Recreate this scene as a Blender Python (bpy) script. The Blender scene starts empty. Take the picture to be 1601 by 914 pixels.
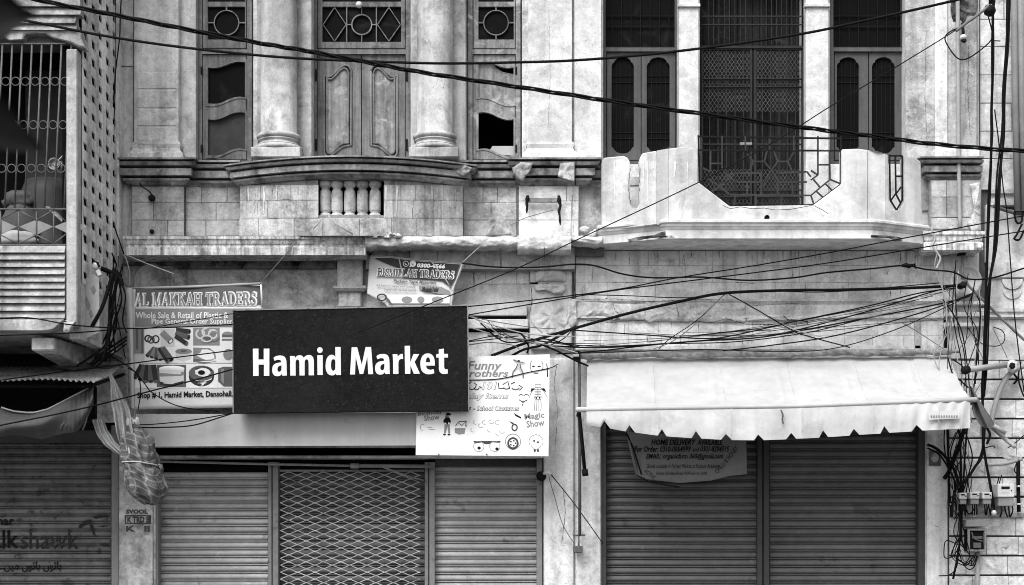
import bpy, math, random
from mathutils import Vector, Matrix
from mathutils.geometry import tessellate_polygon
random.seed(7)
R = math.radians
sc = bpy.context.scene
# ------------------------------------------------------------------ camera, sky, sun, exposure
D = 14.0; EYE = 1.6; HOR = 845.0; PPM = 173.07; CX = 800.5
cam = bpy.data.cameras.new('camera'); camo = bpy.data.objects.new('camera', cam); sc.collection.objects.link(camo)
camo.location = (0, -D, EYE); camo.rotation_euler = (R(90), 0, 0)
cam.sensor_width = 36; cam.lens = 36*D/(1601/PPM); cam.shift_y = (HOR-457)/1601
cam.clip_start = .05; cam.clip_end = 2000
cam.dof.use_dof = True; cam.dof.focus_distance = D; cam.dof.aperture_fstop = 4.0
sc.camera = camo
ELEV, ROT = 52, 207
w = bpy.data.worlds.new('World'); sc.world = w; w.use_nodes = True
wn = w.node_tree.nodes; wl = w.node_tree.links
bg = wn['Background']; bg.inputs['Strength'].default_value = .12
sky = wn.new('ShaderNodeTexSky'); sky.sky_type = 'NISHITA'; sky.sun_disc = False
sky.sun_elevation = R(ELEV); sky.sun_rotation = R(ROT); sky.dust_density = 3
bw = wn.new('ShaderNodeRGBToBW'); wl.new(sky.outputs[0], bw.inputs[0]); wl.new(bw.outputs[0], bg.inputs[0])
sd = Vector((math.sin(R(ROT))*math.cos(R(ELEV)), math.cos(R(ROT))*math.cos(R(ELEV)), math.sin(R(ELEV))))
sun = bpy.data.lights.new('sun', 'SUN'); sun.energy = 1.5; sun.angle = R(35); sun.color = (1, 1, 1)
suno = bpy.data.objects.new('sun', sun); sc.collection.objects.link(suno)
suno.rotation_euler = (-sd).to_track_quat('-Z', 'Y').to_euler()
vs = sc.view_settings; vs.view_transform = 'Standard'; vs.look = 'None'; vs.exposure = 1.3; vs.gamma = 1
sc.cycles.filter_width = 1.0

# ------------------------------------------------------------------ helpers
def P(px, py, y=0.0):
    s = (D+y)/(D*PPM)
    return Vector(((px-CX)*s, y, EYE+(HOR-py)*s))
def X(px, y=0.0): return P(px, 0, y).x
def Z(py, y=0.0): return P(0, py, y).z
col = sc.collection
def tagp(o, label=None, cat=None, group=None, kind=None):
    if label: o['label'] = label
    if cat: o['category'] = cat
    if group: o['group'] = group
    if kind: o['kind'] = kind
    return o
def empty(name, loc, label, cat, group=None):
    o = bpy.data.objects.new(name, None); col.objects.link(o); o.location = loc
    return tagp(o, label, cat, group)
def link(name, me, mat, parent=None):
    o = bpy.data.objects.new(name, me); col.objects.link(o)
    if mat is not None and not me.materials: me.materials.append(mat)
    if parent is not None:
        o.parent = parent
        if parent.parent is None: o.matrix_parent_inverse = Matrix.Translation(-parent.location)
    return o
class MB:
    def __init__(s): s.v = []; s.f = []; s.sm = []
    def add(s, vs_, fs, smooth=False):
        b = len(s.v); s.v += [tuple(v) for v in vs_]; s.f += [tuple(b+i for i in f) for f in fs]; s.sm += [smooth]*len(fs); return s
    def box(s, x0, x1, y0, y1, z0, z1):
        if x0 > x1: x0, x1 = x1, x0
        if z0 > z1: z0, z1 = z1, z0
        return s.add([(x0,y0,z0),(x1,y0,z0),(x1,y1,z0),(x0,y1,z0),(x0,y0,z1),(x1,y0,z1),(x1,y1,z1),(x0,y1,z1)],
                     [(0,1,5,4),(1,2,6,5),(2,3,7,6),(3,0,4,7),(4,5,6,7),(3,2,1,0)])
    def pbox(s, a, b, c, d, y, t):
        "box whose front face spans pixels a..b, c..d at depth y and is t thick"
        p = P(a, c, y); q = P(b, d, y); return s.box(p.x, q.x, y, y+t, q.z, p.z)
    def bevbox(s, x0, x1, y0, y1, z0, z1, e=.006, jit=0):
        j = lambda: random.uniform(-jit, jit)
        fr = [(x0+e+j(),y0,z0+e+j()),(x1-e+j(),y0,z0+e+j()),(x1-e+j(),y0,z1-e+j()),(x0+e+j(),y0,z1-e+j())]
        bk = [(x0,y0+e,z0),(x1,y0+e,z0),(x1,y0+e,z1),(x0,y0+e,z1)]
        bb = [(x0,y1,z0),(x1,y1,z0),(x1,y1,z1),(x0,y1,z1)]
        fs = [(0,1,2,3)]
        for k in range(4):
            n = (k+1) % 4; fs += [(k, k+4, n+4, n), (k+4, k+8, n+8, n+4)]
        fs = [tuple(f) for f in fs]
        return s.add(fr+bk+bb, fs)
    def plate(s, outer, holes=(), y=0, t=.05, mp=None):
        "flat piece with holes; outlines in pixels at depth y, or mapped by mp(px,py)->Vector"
        mp = mp or (lambda a, b: P(a, b, y))
        loops = [[(p[0], p[1]) for p in outer]] + [[(p[0], p[1]) for p in h] for h in holes]
        flat = [p for l in loops for p in l]
        tris = tessellate_polygon([[Vector((a, b, 0)) for a, b in l] for l in loops])
        f3 = [mp(a, b) for a, b in flat]; n = len(flat)
        b3 = [Vector((v.x, v.y+t, v.z)) for v in f3]
        fs = []
        for tr in tris:
            a, b, c = (f3[i] for i in tr)
            nn = (b-a).cross(c-a)
            tr = tuple(tr) if nn.y < 0 else tuple(reversed(tr))
            fs.append(tr)
            if t: fs.append(tuple(i+n for i in reversed(tr)))
        if t:
            k = 0
            for l in loops:
                m = len(l)
                for i in range(m):
                    a = k+i; b = k+(i+1) % m
                    fs.append((a, b, b+n, a+n))
                k += m
        return s.add(f3+(b3 if t else []), fs)
    def tube(s, pts, r, n=6, cap=True):
        pts = [Vector(p) for p in pts]; rings = []; up = Vector((0, 0, 1)); prev = None
        for i, p in enumerate(pts):
            d = (pts[min(i+1, len(pts)-1)]-pts[max(i-1, 0)])
            if d.length < 1e-9: d = Vector((0, 0, 1))
            d.normalize()
            if prev is None:
                a = d.cross(up if abs(d.z) < .9 else Vector((1, 0, 0))).normalized()
            else:
                a = (prev-d*prev.dot(d)).normalized()
            prev = a; b = d.cross(a)
            rr = r[i] if isinstance(r, (list, tuple)) else r
            rings.append([p+(a*math.cos(2*math.pi*k/n)+b*math.sin(2*math.pi*k/n))*rr for k in range(n)])
        vs_ = [v for g in rings for v in g]; fs = []
        for i in range(len(rings)-1):
            for k in range(n):
                fs.append((i*n+k, i*n+(k+1) % n, (i+1)*n+(k+1) % n, (i+1)*n+k))
        if cap: fs += [tuple(range(n-1, -1, -1)), tuple((len(rings)-1)*n+k for k in range(n))]
        return s.add(vs_, fs, True)
    def lathe(s, cx, cy, prof, n=24, axis='z', smooth=True):
        vs_ = []
        for r, h in prof:
            for k in range(n):
                a = 2*math.pi*k/n
                vs_.append((cx+r*math.cos(a), cy+r*math.sin(a), h) if axis == 'z' else (cx+r*math.cos(a), h, cy+r*math.sin(a)))
        fs = []
        for i in range(len(prof)-1):
            for k in range(n): fs.append((i*n+k, i*n+(k+1) % n, (i+1)*n+(k+1) % n, (i+1)*n+k))
        fs += [tuple(range(n)), tuple((len(prof)-1)*n+k for k in range(n))]
        return s.add(vs_, fs, smooth)
    def sweep(s, path, prof):
        "moulding: path = plan points (x, y) left to right, prof = (out, z) from top to bottom; out is towards the viewer"
        n = len(path); rings = []
        for i, (x, y) in enumerate(path):
            ns = []
            for a, b in ((i-1, i), (i, i+1)):
                if a >= 0 and b < n:
                    dx, dy = path[b][0]-path[a][0], path[b][1]-path[a][1]; L = math.hypot(dx, dy) or 1
                    ns.append((dy/L, -dx/L))
            if len(ns) == 2:
                mx, my = ns[0][0]+ns[1][0], ns[0][1]+ns[1][1]; q = mx*mx+my*my
                m = (2*mx/q, 2*my/q) if q > .2 else ns[0]
            else: m = ns[0]
            rings.append([(x+m[0]*o, y+m[1]*o, z) for o, z in prof])
        k = len(prof); fs = []
        for i in range(n-1):
            for j in range(k-1): fs.append((i*k+j, i*k+j+1, (i+1)*k+j+1, (i+1)*k+j))
        fs += [tuple(range(k)), tuple((n-1)*k+j for j in reversed(range(k)))]
        return s.add([v for g in rings for v in g], fs)
    def grid(s, fn, nu, nv, smooth=True, t=0):
        vs_ = [fn(i/nu, j/nv) for j in range(nv+1) for i in range(nu+1)]
        fs = [(j*(nu+1)+i, j*(nu+1)+i+1, (j+1)*(nu+1)+i+1, (j+1)*(nu+1)+i) for j in range(nv) for i in range(nu)]
        fs = [tuple(reversed(f)) for f in fs]
        s.add(vs_, fs, smooth)
        if t:
            vb = [Vector(v)+Vector((0, t, 0)) for v in vs_]
            fb = [tuple(reversed(f)) for f in fs]
            s.add(vb, fb, smooth)
            b = len(s.v)-len(vb); a = b-len(vs_)
            edge = [i for i in range(nu+1)]+[j*(nu+1)+nu for j in range(1, nv+1)]+[nv*(nu+1)+i for i in range(nu-1, -1, -1)]+[j*(nu+1) for j in range(nv-1, 0, -1)]
            for q in range(len(edge)):
                e0, e1 = edge[q], edge[(q+1) % len(edge)]
                s.f.append((a+e0, a+e1, b+e1, b+e0)); s.sm.append(False)
        return s
    def mesh(s, name):
        me = bpy.data.meshes.new(name); me.from_pydata(s.v, [], s.f)
        me.polygons.foreach_set('use_smooth', s.sm); me.update(); return me
    def build(s, name, mat, parent=None, bevel=0):
        o = link(name, s.mesh(name), mat, parent)
        if bevel:
            b = o.modifiers.new('edge', 'BEVEL'); b.width = bevel; b.segments = 1; b.limit_method = 'ANGLE'
        return o
def crom(pts, n=6):
    pts = [Vector(p) for p in pts]
    if len(pts) < 3: return pts
    e = [pts[0]*2-pts[1]]+pts+[pts[-1]*2-pts[-2]]; out = []
    for i in range(1, len(e)-2):
        for k in range(n):
            t = k/n; a, b, c, d = e[i-1], e[i], e[i+1], e[i+2]
            out.append(.5*((2*b)+(c-a)*t+(2*a-5*b+4*c-d)*t*t+(3*b-a-3*c+d)*t**3))
    return out+[pts[-1]]
def polyx(tab, x):
    "piecewise linear table"
    if x <= tab[0][0]: return tab[0][1]
    for (a, b), (c, d) in zip(tab, tab[1:]):
        if x <= c: return b+(d-b)*(x-a)/(c-a)
    return tab[-1][1]
def circ(cx, cy, rx, ry=None, n=20, a0=0, a1=360):
    ry = ry or rx
    m = n if a1-a0 >= 360 else n+1
    return [(cx+rx*math.cos(R(a0+(a1-a0)*k/n)), cy+ry*math.sin(R(a0+(a1-a0)*k/n))) for k in range(m)]
from mathutils import noise as _mn
def nz(x, y, z=0): return _mn.noise(Vector((x, y, z)))

# ------------------------------------------------------------------ materials (black-and-white world: greys only)
def M(name, base, var=.2, scale=1.3, streak=0., fine=.12, rough=.85, bump=.25, bscale=55, dark=None, light=None,
      metal=0., rnd=0., trans=0., spec=.3, streakscale=7., grain=0., grime=.5):
    m = bpy.data.materials.new(name); m.use_nodes = True; nt = m.node_tree; nd = nt.nodes; lk = nt.links
    b = nd['Principled BSDF']; b.inputs['Roughness'].default_value = rough; b.inputs['Metallic'].default_value = metal
    b.inputs['Specular IOR Level'].default_value = spec if base > .25 else spec*.45
    geo = nd.new('ShaderNodeNewGeometry')
    def noise(sc_, det=6, vec=None, ro=.6, dist=0):
        n = nd.new('ShaderNodeTexNoise'); n.inputs['Scale'].default_value = sc_; n.inputs['Detail'].default_value = det
        n.inputs['Roughness'].default_value = ro; n.inputs['Distortion'].default_value = dist
        lk.new(vec or geo.outputs['Position'], n.inputs['Vector']); return n.outputs[0]
    def ma(op, a, c=None, cl=False):
        n = nd.new('ShaderNodeMath'); n.operation = op; n.use_clamp = cl
        for i, q in enumerate((a, c)):
            if q is None: continue
            if isinstance(q, (int, float)): n.inputs[i].default_value = q
            else: lk.new(q, n.inputs[i])
        return n.outputs[0]
    def stretch(v, lo, hi):
        n = nd.new('ShaderNodeMapRange'); n.inputs[1].default_value = lo; n.inputs[2].default_value = hi; n.inputs[3].default_value = 0; n.inputs[4].default_value = 1
        lk.new(v, n.inputs[0]); return n.outputs[0]
    def mapped(sx, sy, sz):
        n = nd.new('ShaderNodeMapping'); n.inputs['Scale'].default_value = (sx, sy, sz); lk.new(geo.outputs['Position'], n.inputs[0]); return n.outputs[0]
    def mixv(a, c, f):
        n = nd.new('ShaderNodeMix'); n.data_type = 'FLOAT'
        for i, q in ((0, f), (2, a), (3, c)):
            if isinstance(q, (int, float)): n.inputs[i].default_value = q
            else: lk.new(q, n.inputs[i])
        return n.outputs[0]
    A = stretch(noise(scale, 8, ro=.65), .3, .7); B = stretch(noise(scale*9, 6, ro=.7), .3, .7)
    v = ma('MULTIPLY_ADD', A, var*2); nd_ = v.node; nd_.inputs[2].default_value = 1-var
    f = ma('MULTIPLY_ADD', B, fine*2); f.node.inputs[2].default_value = -fine; v = ma('ADD', v, f)
    if streak:
        S = stretch(noise(streakscale, 5, mapped(1, 1, .07), .6), .35, .65)
        f = ma('MULTIPLY_ADD', S, streak*2); f.node.inputs[2].default_value = -streak; v = ma('ADD', v, f)
    if rnd:
        oi = nd.new('ShaderNodeObjectInfo')
        f = ma('MULTIPLY_ADD', oi.outputs['Random'], rnd*2); f.node.inputs[2].default_value = -rnd; v = ma('ADD', v, f)
    if grain:
        G = stretch(noise(220, 2, ro=.8), .3, .7)
        f = ma('MULTIPLY_ADD', G, grain*2); f.node.inputs[2].default_value = -grain; v = ma('ADD', v, f)
    v = ma('MULTIPLY', v, base, False)
    if dark:      # (colour, threshold, softness, scale)
        mk = stretch(noise(dark[3], 9, ro=.72, dist=.4), dark[1]-.045, dark[1]-.045+dark[2]); v = mixv(v, dark[0], mk)
    if light:
        mk = stretch(noise(light[3], 9, mapped(1, 1, 1.3), ro=.7, dist=.6), light[1]-.035, light[1]-.035+light[2]); v = mixv(v, light[0], mk)
    if bump >= .3 and rough > .75:
        pk = ma('MULTIPLY', stretch(noise(34, 4, ro=.6), .60, .70), stretch(noise(2.1, 3), .5, .66)); v = ma('MULTIPLY', v, ma('SUBTRACT', 1., ma('MULTIPLY', pk, .6)))
        gm = ma('MULTIPLY', stretch(noise(3.3, 11, ro=.78, dist=.3), .46, .60), stretch(noise(.75, 2), .38, .58))
        v = ma('MULTIPLY', v, ma('SUBTRACT', 1., ma('MULTIPLY', gm, grime)))
        dr = ma('MULTIPLY', stretch(noise(11, 6, mapped(1, 1, .05), .6), .54, .70), stretch(noise(1.1, 3, mapped(1, 1, .6)), .42, .6))
        v = ma('MULTIPLY', v, ma('SUBTRACT', 1., ma('MULTIPLY', dr, grime)))
        cp = stretch(noise(5.2, 13, ro=.78), .545, .565); v = ma('MULTIPLY', v, ma('SUBTRACT', 1., ma('MULTIPLY', cp, .13)))
        cq = stretch(noise(14, 10, ro=.8), .57, .60); v = ma('MULTIPLY', v, ma('SUBTRACT', 1., ma('MULTIPLY', cq, .15)))
        cs = stretch(noise(75, 6, ro=.8), .35, .65); v = ma('MULTIPLY', v, ma('ADD', .88, ma('MULTIPLY', cs, .24)))
        hl = stretch(noise(6.5, 8, ro=.7), .60, .68); v = ma('MULTIPLY', v, ma('ADD', 1., ma('MULTIPLY', hl, .22)))
    v = ma('MAXIMUM', v, .004); v = ma('MINIMUM', v, .88)
    lk.new(v, b.inputs['Base Color'])
    if bump:
        h = ma('ADD', ma('MULTIPLY', noise(bscale, 5, ro=.65), .5), ma('MULTIPLY', B, .28))
        bn = nd.new('ShaderNodeBump'); bn.inputs['Strength'].default_value = bump; bn.inputs['Distance'].default_value = .02
        lk.new(h, bn.inputs['Height']); lk.new(bn.outputs[0], b.inputs['Normal'])
    if trans:
        tr = nd.new('ShaderNodeBsdfTranslucent'); lk.new(v, tr.inputs[0]); mx = nd.new('ShaderNodeMixShader'); mx.inputs[0].default_value = trans
        lk.new(b.outputs[0], mx.inputs[1]); lk.new(tr.outputs[0], mx.inputs[2]); lk.new(mx.outputs[0], nd['Material Output'].inputs[0])
    return m
def flat(name, v, rough=.6, spec=.25):
    return M(name, v, var=.06, scale=6, fine=.05, bump=0, rough=rough, spec=spec)
MT = {}
MT['asphalt'] = M('asphalt', .05, .25, 2, bump=.5, bscale=120)
MT['paving'] = M('paving_concrete', .22, .25, 1.2, bump=.3)
MT['plaster_grey'] = M('stained_plaster', .38, .28, 1.6, streak=.26, fine=.24, dark=(.12, .57, .2, 2.3), light=(.60, .60, .12, 3.1), bump=.6)
MT['plaster_lower'] = M('sooty_plaster', 0.48, .32, 1.9, streak=.10, fine=.30, dark=(.09, .53, .2, 2.2), light=(.6, .55, .12, 3.7), bump=.55)
MT['plaster_mid'] = M('worn_plaster', 0.52, .22, 1.5, streak=.22, fine=.2, dark=(.2, .60, .16, 2.9), light=(.62, .60, .14, 2.6), bump=.5)
MT['plaster_white'] = M('limewashed_plaster', 0.58, .14, 1.5, streak=.16, fine=.16, dark=(.26, .62, .14, 3.3), light=(.66, .54, .2, 2.0), bump=.35, grime=.35)
MT['plaster_bright'] = M('white_plaster', 0.52, .09, 1.5, streak=.10, fine=.12, dark=(.34, .64, .12, 4.5), light=(.66, .52, .16, 2.4), bump=.3, grime=.3)
MT['plaster_rough'] = M('rough_broken_plaster', 0.52, .14, 3, streak=.1, fine=.25, dark=(.25, .62, .12, 7), bump=.6, bscale=30, grime=.35)
MT['balcony'] = M('balcony_plaster', 0.47, .14, 1.8, streak=.2, fine=.14, dark=(.3, .60, .2, 3.0), light=(.64, .54, .15, 2.4), bump=.25, grime=.35)
MT['column'] = M('column_stone', 0.4, .16, 1.9, streak=.2, fine=.12, dark=(.17, .66, .12, 3.0), light=(.46, .6, .2, 2.3), bump=.3)
MT['stone'] = M('ashlar_stone', 0.42, .2, 2.4, streak=.2, fine=.2, dark=(.15, .60, .2, 3.2), light=(.56, .6, .16, 3.6), rnd=.14, bump=.55)
MT['stone_pale'] = M('pale_ashlar_stone', 0.66, .12, 2.0, streak=.14, fine=.14, dark=(.26, .62, .16, 3.5), light=(.72, .56, .15, 3.0), rnd=.03, bump=.35, grime=.35)
MT['stone_dark'] = M('damp_ashlar_stone', 0.42, .24, 2.4, streak=.12, fine=.2, dark=(.14, .58, .2, 3.5), rnd=.14, bump=.5)
MT['stone_right'] = M('rusticated_stone', 0.56, .12, 2.2, streak=.12, fine=.16, dark=(.24, .62, .12, 5.0), light=(.8, .56, .12, 4.2), rnd=.05, bump=.5, grime=.4)
MT['joint'] = M('mortar_joint', .13, .3, 5, bump=.5)
MT['joint_pale'] = M('pale_mortar', 0.26, .3, 5, bump=.5)
MT['cornice'] = M('weathered_cornice', 0.27, .3, 2.4, streak=.34, fine=.25, dark=(.05, .56, .14, 4.2), light=(.5, .62, .1, 4.6), bump=.6)
MT['ledge'] = M('streaked_ledge', .52, .2, 2.0, streak=.5, fine=.2, dark=(.06, .62, .1, 5.0), bump=.5, streakscale=30)
MT['wood'] = M('painted_wood', .13, .22, 2.5, streak=.34, fine=.22, rough=.6, dark=(.045, .62, .12, 4), light=(.24, .62, .12, 5), bump=.3, streakscale=22)
MT['wood_pale'] = M('peeling_painted_wood', .19, .25, 2.5, streak=.32, fine=.26, rough=.65, dark=(.07, .62, .1, 4), light=(.38, .57, .12, 5), bump=.35, streakscale=22)
MT['wood_dark'] = M('dark_wood', .10, .2, 2.5, streak=.22, fine=.14, rough=.5, light=(.2, .66, .12, 4), bump=.2, streakscale=22)
MT['door_black'] = M('blackened_door', .016, .4, 2.5, streak=.4, fine=.3, rough=.7, bump=.2, light=(.05, .6, .15, 4), spec=.15)
MT['glass_dark'] = M('dusty_dark_glass', 0.003, .4, 3, fine=.3, rough=.5, bump=.03, spec=.08, light=(.018, .60, .2, 3.5))
MT['glass_grey'] = M('dusty_grey_glass', .045, .35, 2, fine=.2, rough=.5, bump=.03, spec=.12)
MT['concrete'] = M('tenement_concrete', 0.27, .22, 2.2, streak=.18, fine=.25, dark=(.10, .62, .12, 4), light=(.5, .58, .12, 4), bump=.5)
MT['post'] = M('pale_post_plaster', 0.33, .15, 2.2, streak=.22, fine=.18, dark=(.16, .62, .12, 4), bump=.4)
MT['soot_and_shade'] = M('soot_and_shade_plaster', .16, .5, 2.6, fine=.4, dark=(.015, .52, .12, 3.4), light=(.4, .62, .1, 4), bump=.6)  # dark stains and broken edges; on the frieze it paints the ledge's shade
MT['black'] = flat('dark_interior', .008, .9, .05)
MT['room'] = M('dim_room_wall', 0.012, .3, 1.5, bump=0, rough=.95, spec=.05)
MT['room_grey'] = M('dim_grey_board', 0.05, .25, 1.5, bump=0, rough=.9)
MT['iron'] = M('black_iron', .010, .3, 9, fine=.3, rough=.7, bump=.2, light=(.04, .62, .1, 12), spec=.15)
MT['iron_grey'] = M('grey_painted_iron', 0.19, .3, 9, fine=.25, rough=.5, bump=.2, dark=(.06, .6, .1, 9))
MT['iron_mid'] = M('rusty_iron', .085, .3, 9, fine=.3, rough=.7, bump=.3, spec=.2)
MT['mesh_iron'] = M('expanded_metal', .026, .3, 6, fine=.2, rough=.7, bump=0, spec=.15)
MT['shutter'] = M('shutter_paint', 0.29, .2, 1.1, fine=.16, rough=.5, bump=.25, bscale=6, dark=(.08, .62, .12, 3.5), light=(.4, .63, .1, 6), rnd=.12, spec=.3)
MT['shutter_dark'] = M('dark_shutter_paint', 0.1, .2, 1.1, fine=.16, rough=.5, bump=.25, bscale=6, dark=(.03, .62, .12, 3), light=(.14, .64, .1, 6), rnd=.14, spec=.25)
MT['shutter_dirty'] = M('dirty_shutter_paint', 0.115, .3, 1.5, streak=.15, fine=.25, rough=.6, bump=.25, bscale=6, dark=(.04, .6, .08, 9), rnd=.14, spec=.2)
MT['steel'] = M('painted_steel', .16, .15, 2, streak=.1, fine=.12, rough=.5, bump=.1, dark=(.06, .64, .1, 6))
MT['steel_dark'] = M('dark_painted_steel', 0.045, .2, 2, streak=.1, fine=.15, rough=.5, bump=.1)
MT['fascia'] = M('grey_fascia_sheet', 0.34, .1, 1.2, streak=.06, fine=.05, rough=.5, bump=.12, bscale=8, light=(.62, .70, .02, 12), dark=(.2, .66, .1, 4))
MT['galv'] = M('galvanised_sheet', 0.4, .3, 3, streak=.2, fine=.25, rough=.6, bump=.2, dark=(.10, .58, .1, 5), metal=.0)
MT['canvas'] = M('white_canvas', 0.4, .12, 1.3, streak=.05, fine=.05, rough=.95, bump=.22, bscale=18, trans=.06, dark=(.32, .64, .14, 2.4))
MT['canvas_valance'] = M('white_canvas_valance', 0.46, .12, 2.2, streak=.10, fine=.07, rough=.95, bump=.2, bscale=22, trans=.05, dark=(.36, .62, .12, 3.5))
MT['canvas_roll'] = M('grey_canvas_roll', 0.26, .25, 4, fine=.2, rough=.9, bump=.3)
MT['cloth_grey'] = M('grey_cloth', 0.075, .25, 3, fine=.15, rough=.9, bump=.2)
MT['cloth_dark'] = M('dark_cloth', .10, .25, 3, fine=.15, rough=.95, bump=.2)
MT['cloth_pale'] = M('pale_cloth', 0.36, .2, 4, fine=.12, rough=.95, bump=.2, dark=(.25, .62, .12, 8))
MT['black_paint'] = M('black_sign_paint', 0.008, .4, 1.6, fine=.4, rough=.6, bump=.1, bscale=90, light=(.022, .58, .10, 40), spec=.12, grain=.8)
MT['white_paint'] = flat('white_lettering', 0.6)
MT['white_board'] = M('white_flex_board', 0.66, .02, 2, fine=.02, rough=.5, bump=.02)
MT['flex_pale'] = M('pale_flex_print', 0.5, .06, 2.5, fine=.05, rough=.5, bump=.04)
MT['flex_grey'] = M('grey_flex_print', 0.2, .1, 2.5, fine=.06, rough=.5, bump=.04)
MT['flex_mid'] = M('mid_flex_print', 0.09, .15, 3.5, fine=.06, rough=.5, bump=.04)
MT['flex_dark'] = M('dark_flex_print', 0.025, .2, 3.5, fine=.06, rough=.5, bump=.04)
MT['ink'] = flat('black_ink', .010, .8, .1)
MT['ink_grey'] = flat('grey_ink', 0.2)
MT['ink_mid'] = flat('mid_grey_ink', 0.05)
MT['cotton_banner'] = M('grey_cotton_banner', 0.17, .1, 2.5, fine=.1, rough=.95, bump=.15)
MT['stencil'] = M('worn_stencil_paint', .05, .4, 7, fine=.3, rough=.8, bump=.1)
MT['faded'] = M('faded_shutter_lettering', 0.02, .3, 9, fine=.4, rough=.7, bump=.1, light=(.08, .6, .1, 16))
MT['cable'] = M('black_cable', .006, .3, 8, fine=.2, rough=.6, bump=0, spec=.12)
MT['cable_grey'] = M('grey_cable', .12, .2, 8, fine=.2, rough=.6, bump=0)
MT['cable_pale'] = M('pale_cable', 0.3, .2, 8, fine=.2, rough=.6, bump=0)
MT['pipe_pale'] = M('pale_plastic_pipe', 0.28, .12, 5, fine=.12, rough=.5, bump=.05)
MT['meter'] = M('pale_meter_case', 0.5, .12, 8, fine=.12, rough=.4, bump=.05)
MT['meter_grey'] = M('grey_meter_case', .2, .15, 8, fine=.12, rough=.5, bump=.05)
MT['porcelain'] = flat('white_porcelain', 0.55, .2, .6)
MT['leaf'] = M('dark_leaf', .012, .3, 20, rough=.6, bump=.1, spec=.1)
MT['bark'] = M('tree_bark', .10, .3, 12, bump=.7)

MT['strip'] = M('fluted_screen_concrete', 0.6, .2, 2.2, streak=.25, fine=.2, dark=(.16, .62, .12, 4), bump=.4)
MT['rail'] = M('worn_black_rail', .035, .4, 9, fine=.4, rough=.6, bump=.1, spec=.2)
MT['ink_soft'] = flat('soft_grey_ink', 0.4)
MT['bars'] = M('dull_grille_iron', .10, .3, 9, fine=.3, rough=.6, bump=.1)
MT['grille'] = M('galvanised_grille', .34, .3, 9, fine=.3, rough=.5, bump=.1, dark=(.1, .62, .1, 6))
MT['bar_dark'] = M('dark_glazing_iron', .011, .3, 9, fine=.3, rough=.8, bump=0, spec=.08)
MT['flex_black'] = M('dark_banner_print', .03, .3, 4, fine=.15, rough=.5, bump=.05)
def check_cloth(name):
    m = M(name, .10, .35, 5, fine=.2, rough=.95, bump=.2); nt = m.node_tree; nd = nt.nodes; lk = nt.links
    b = nd['Principled BSDF']; src = b.inputs['Base Color'].links[0].from_socket
    uv = nd.new('ShaderNodeUVMap'); outs = []
    sp = nd.new('ShaderNodeSeparateXYZ'); lk.new(uv.outputs[0], sp.inputs[0])
    def band(o, n, wd):
        a = nd.new('ShaderNodeMath'); a.operation = 'MULTIPLY'; a.inputs[1].default_value = n; lk.new(o, a.inputs[0])
        f = nd.new('ShaderNodeMath'); f.operation = 'FRACT'; lk.new(a.outputs[0], f.inputs[0])
        l = nd.new('ShaderNodeMath'); l.operation = 'LESS_THAN'; l.inputs[1].default_value = wd; lk.new(f.outputs[0], l.inputs[0]); return l.outputs[0]
    def comb(a, c, op):
        n = nd.new('ShaderNodeMath'); n.operation = op
        for i, q in enumerate((a, c)):
            if isinstance(q, float): n.inputs[i].default_value = q
            else: lk.new(q, n.inputs[i])
        return n.outputs[0]
    s1 = comb(band(sp.outputs[0], 9, .16), band(sp.outputs[1], 11, .16), 'MAXIMUM')
    s2 = comb(band(sp.outputs[0], 4.5, .4), band(sp.outputs[1], 5.5, .4), 'ADD')
    v = comb(src, comb(comb(s2, -.22, 'MULTIPLY'), 1., 'ADD'), 'MULTIPLY')
    v = comb(v, comb(s1, .09, 'MULTIPLY'), 'ADD')
    lk.new(v, b.inputs['Base Color']); return m
MT['check'] = check_cloth('checked_cloth')

# ------------------------------------------------------------------ writing
def font_mesh(s, bold=0, shear=0):
    c = bpy.data.curves.new('lettering', 'FONT'); c.body = s; c.resolution_u = 2; c.offset = bold; c.shear = shear
    o = bpy.data.objects.new('tmp', c); col.objects.link(o)
    dg = bpy.context.evaluated_depsgraph_get(); me = bpy.data.meshes.new_from_object(o.evaluated_get(dg))
    vs_ = [(v.co.x, v.co.y) for v in me.vertices]; fs = [tuple(p.vertices) for p in me.polygons]
    col.objects.unlink(o); bpy.data.objects.remove(o); bpy.data.curves.remove(c); bpy.data.meshes.remove(me)
    return vs_, fs
def orient(me):
    "all print faces the street"
    for p in me.polygons:
        if p.normal.y > 0: p.flip()
def put2d(vs_, fs, box, mp, name, mat, parent, rot=0, arc=None):
    x0 = min(v[0] for v in vs_); x1 = max(v[0] for v in vs_); y0 = min(v[1] for v in vs_); y1 = max(v[1] for v in vs_)
    a, b, c, d = box; cx, cy = (a+b)/2, (c+d)/2; out = []
    for x, y in vs_:
        px = a+(x-x0)/(x1-x0)*(b-a); py = d-(y-y0)/(y1-y0)*(d-c)
        if rot:
            dx, dy = px-cx, py-cy; cr, sr = math.cos(R(rot)), math.sin(R(rot)); px, py = cx+dx*cr-dy*sr, cy+dx*sr+dy*cr
        if arc: py += arc(px)
        out.append(mp(px, py))
    me = bpy.data.meshes.new(name); me.from_pydata([tuple(v) for v in out], [], fs); me.update()
    for p in me.polygons: pass
    o = link(name, me, mat, parent)
    return o
def text(s, box, mp, mat, parent, bold=0, shear=0, rot=0, arc=None, name='lettering'):
    vs_, fs = font_mesh(s, bold, shear)
    return put2d(vs_, fs, box, mp, name, mat, parent, rot, arc)
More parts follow.
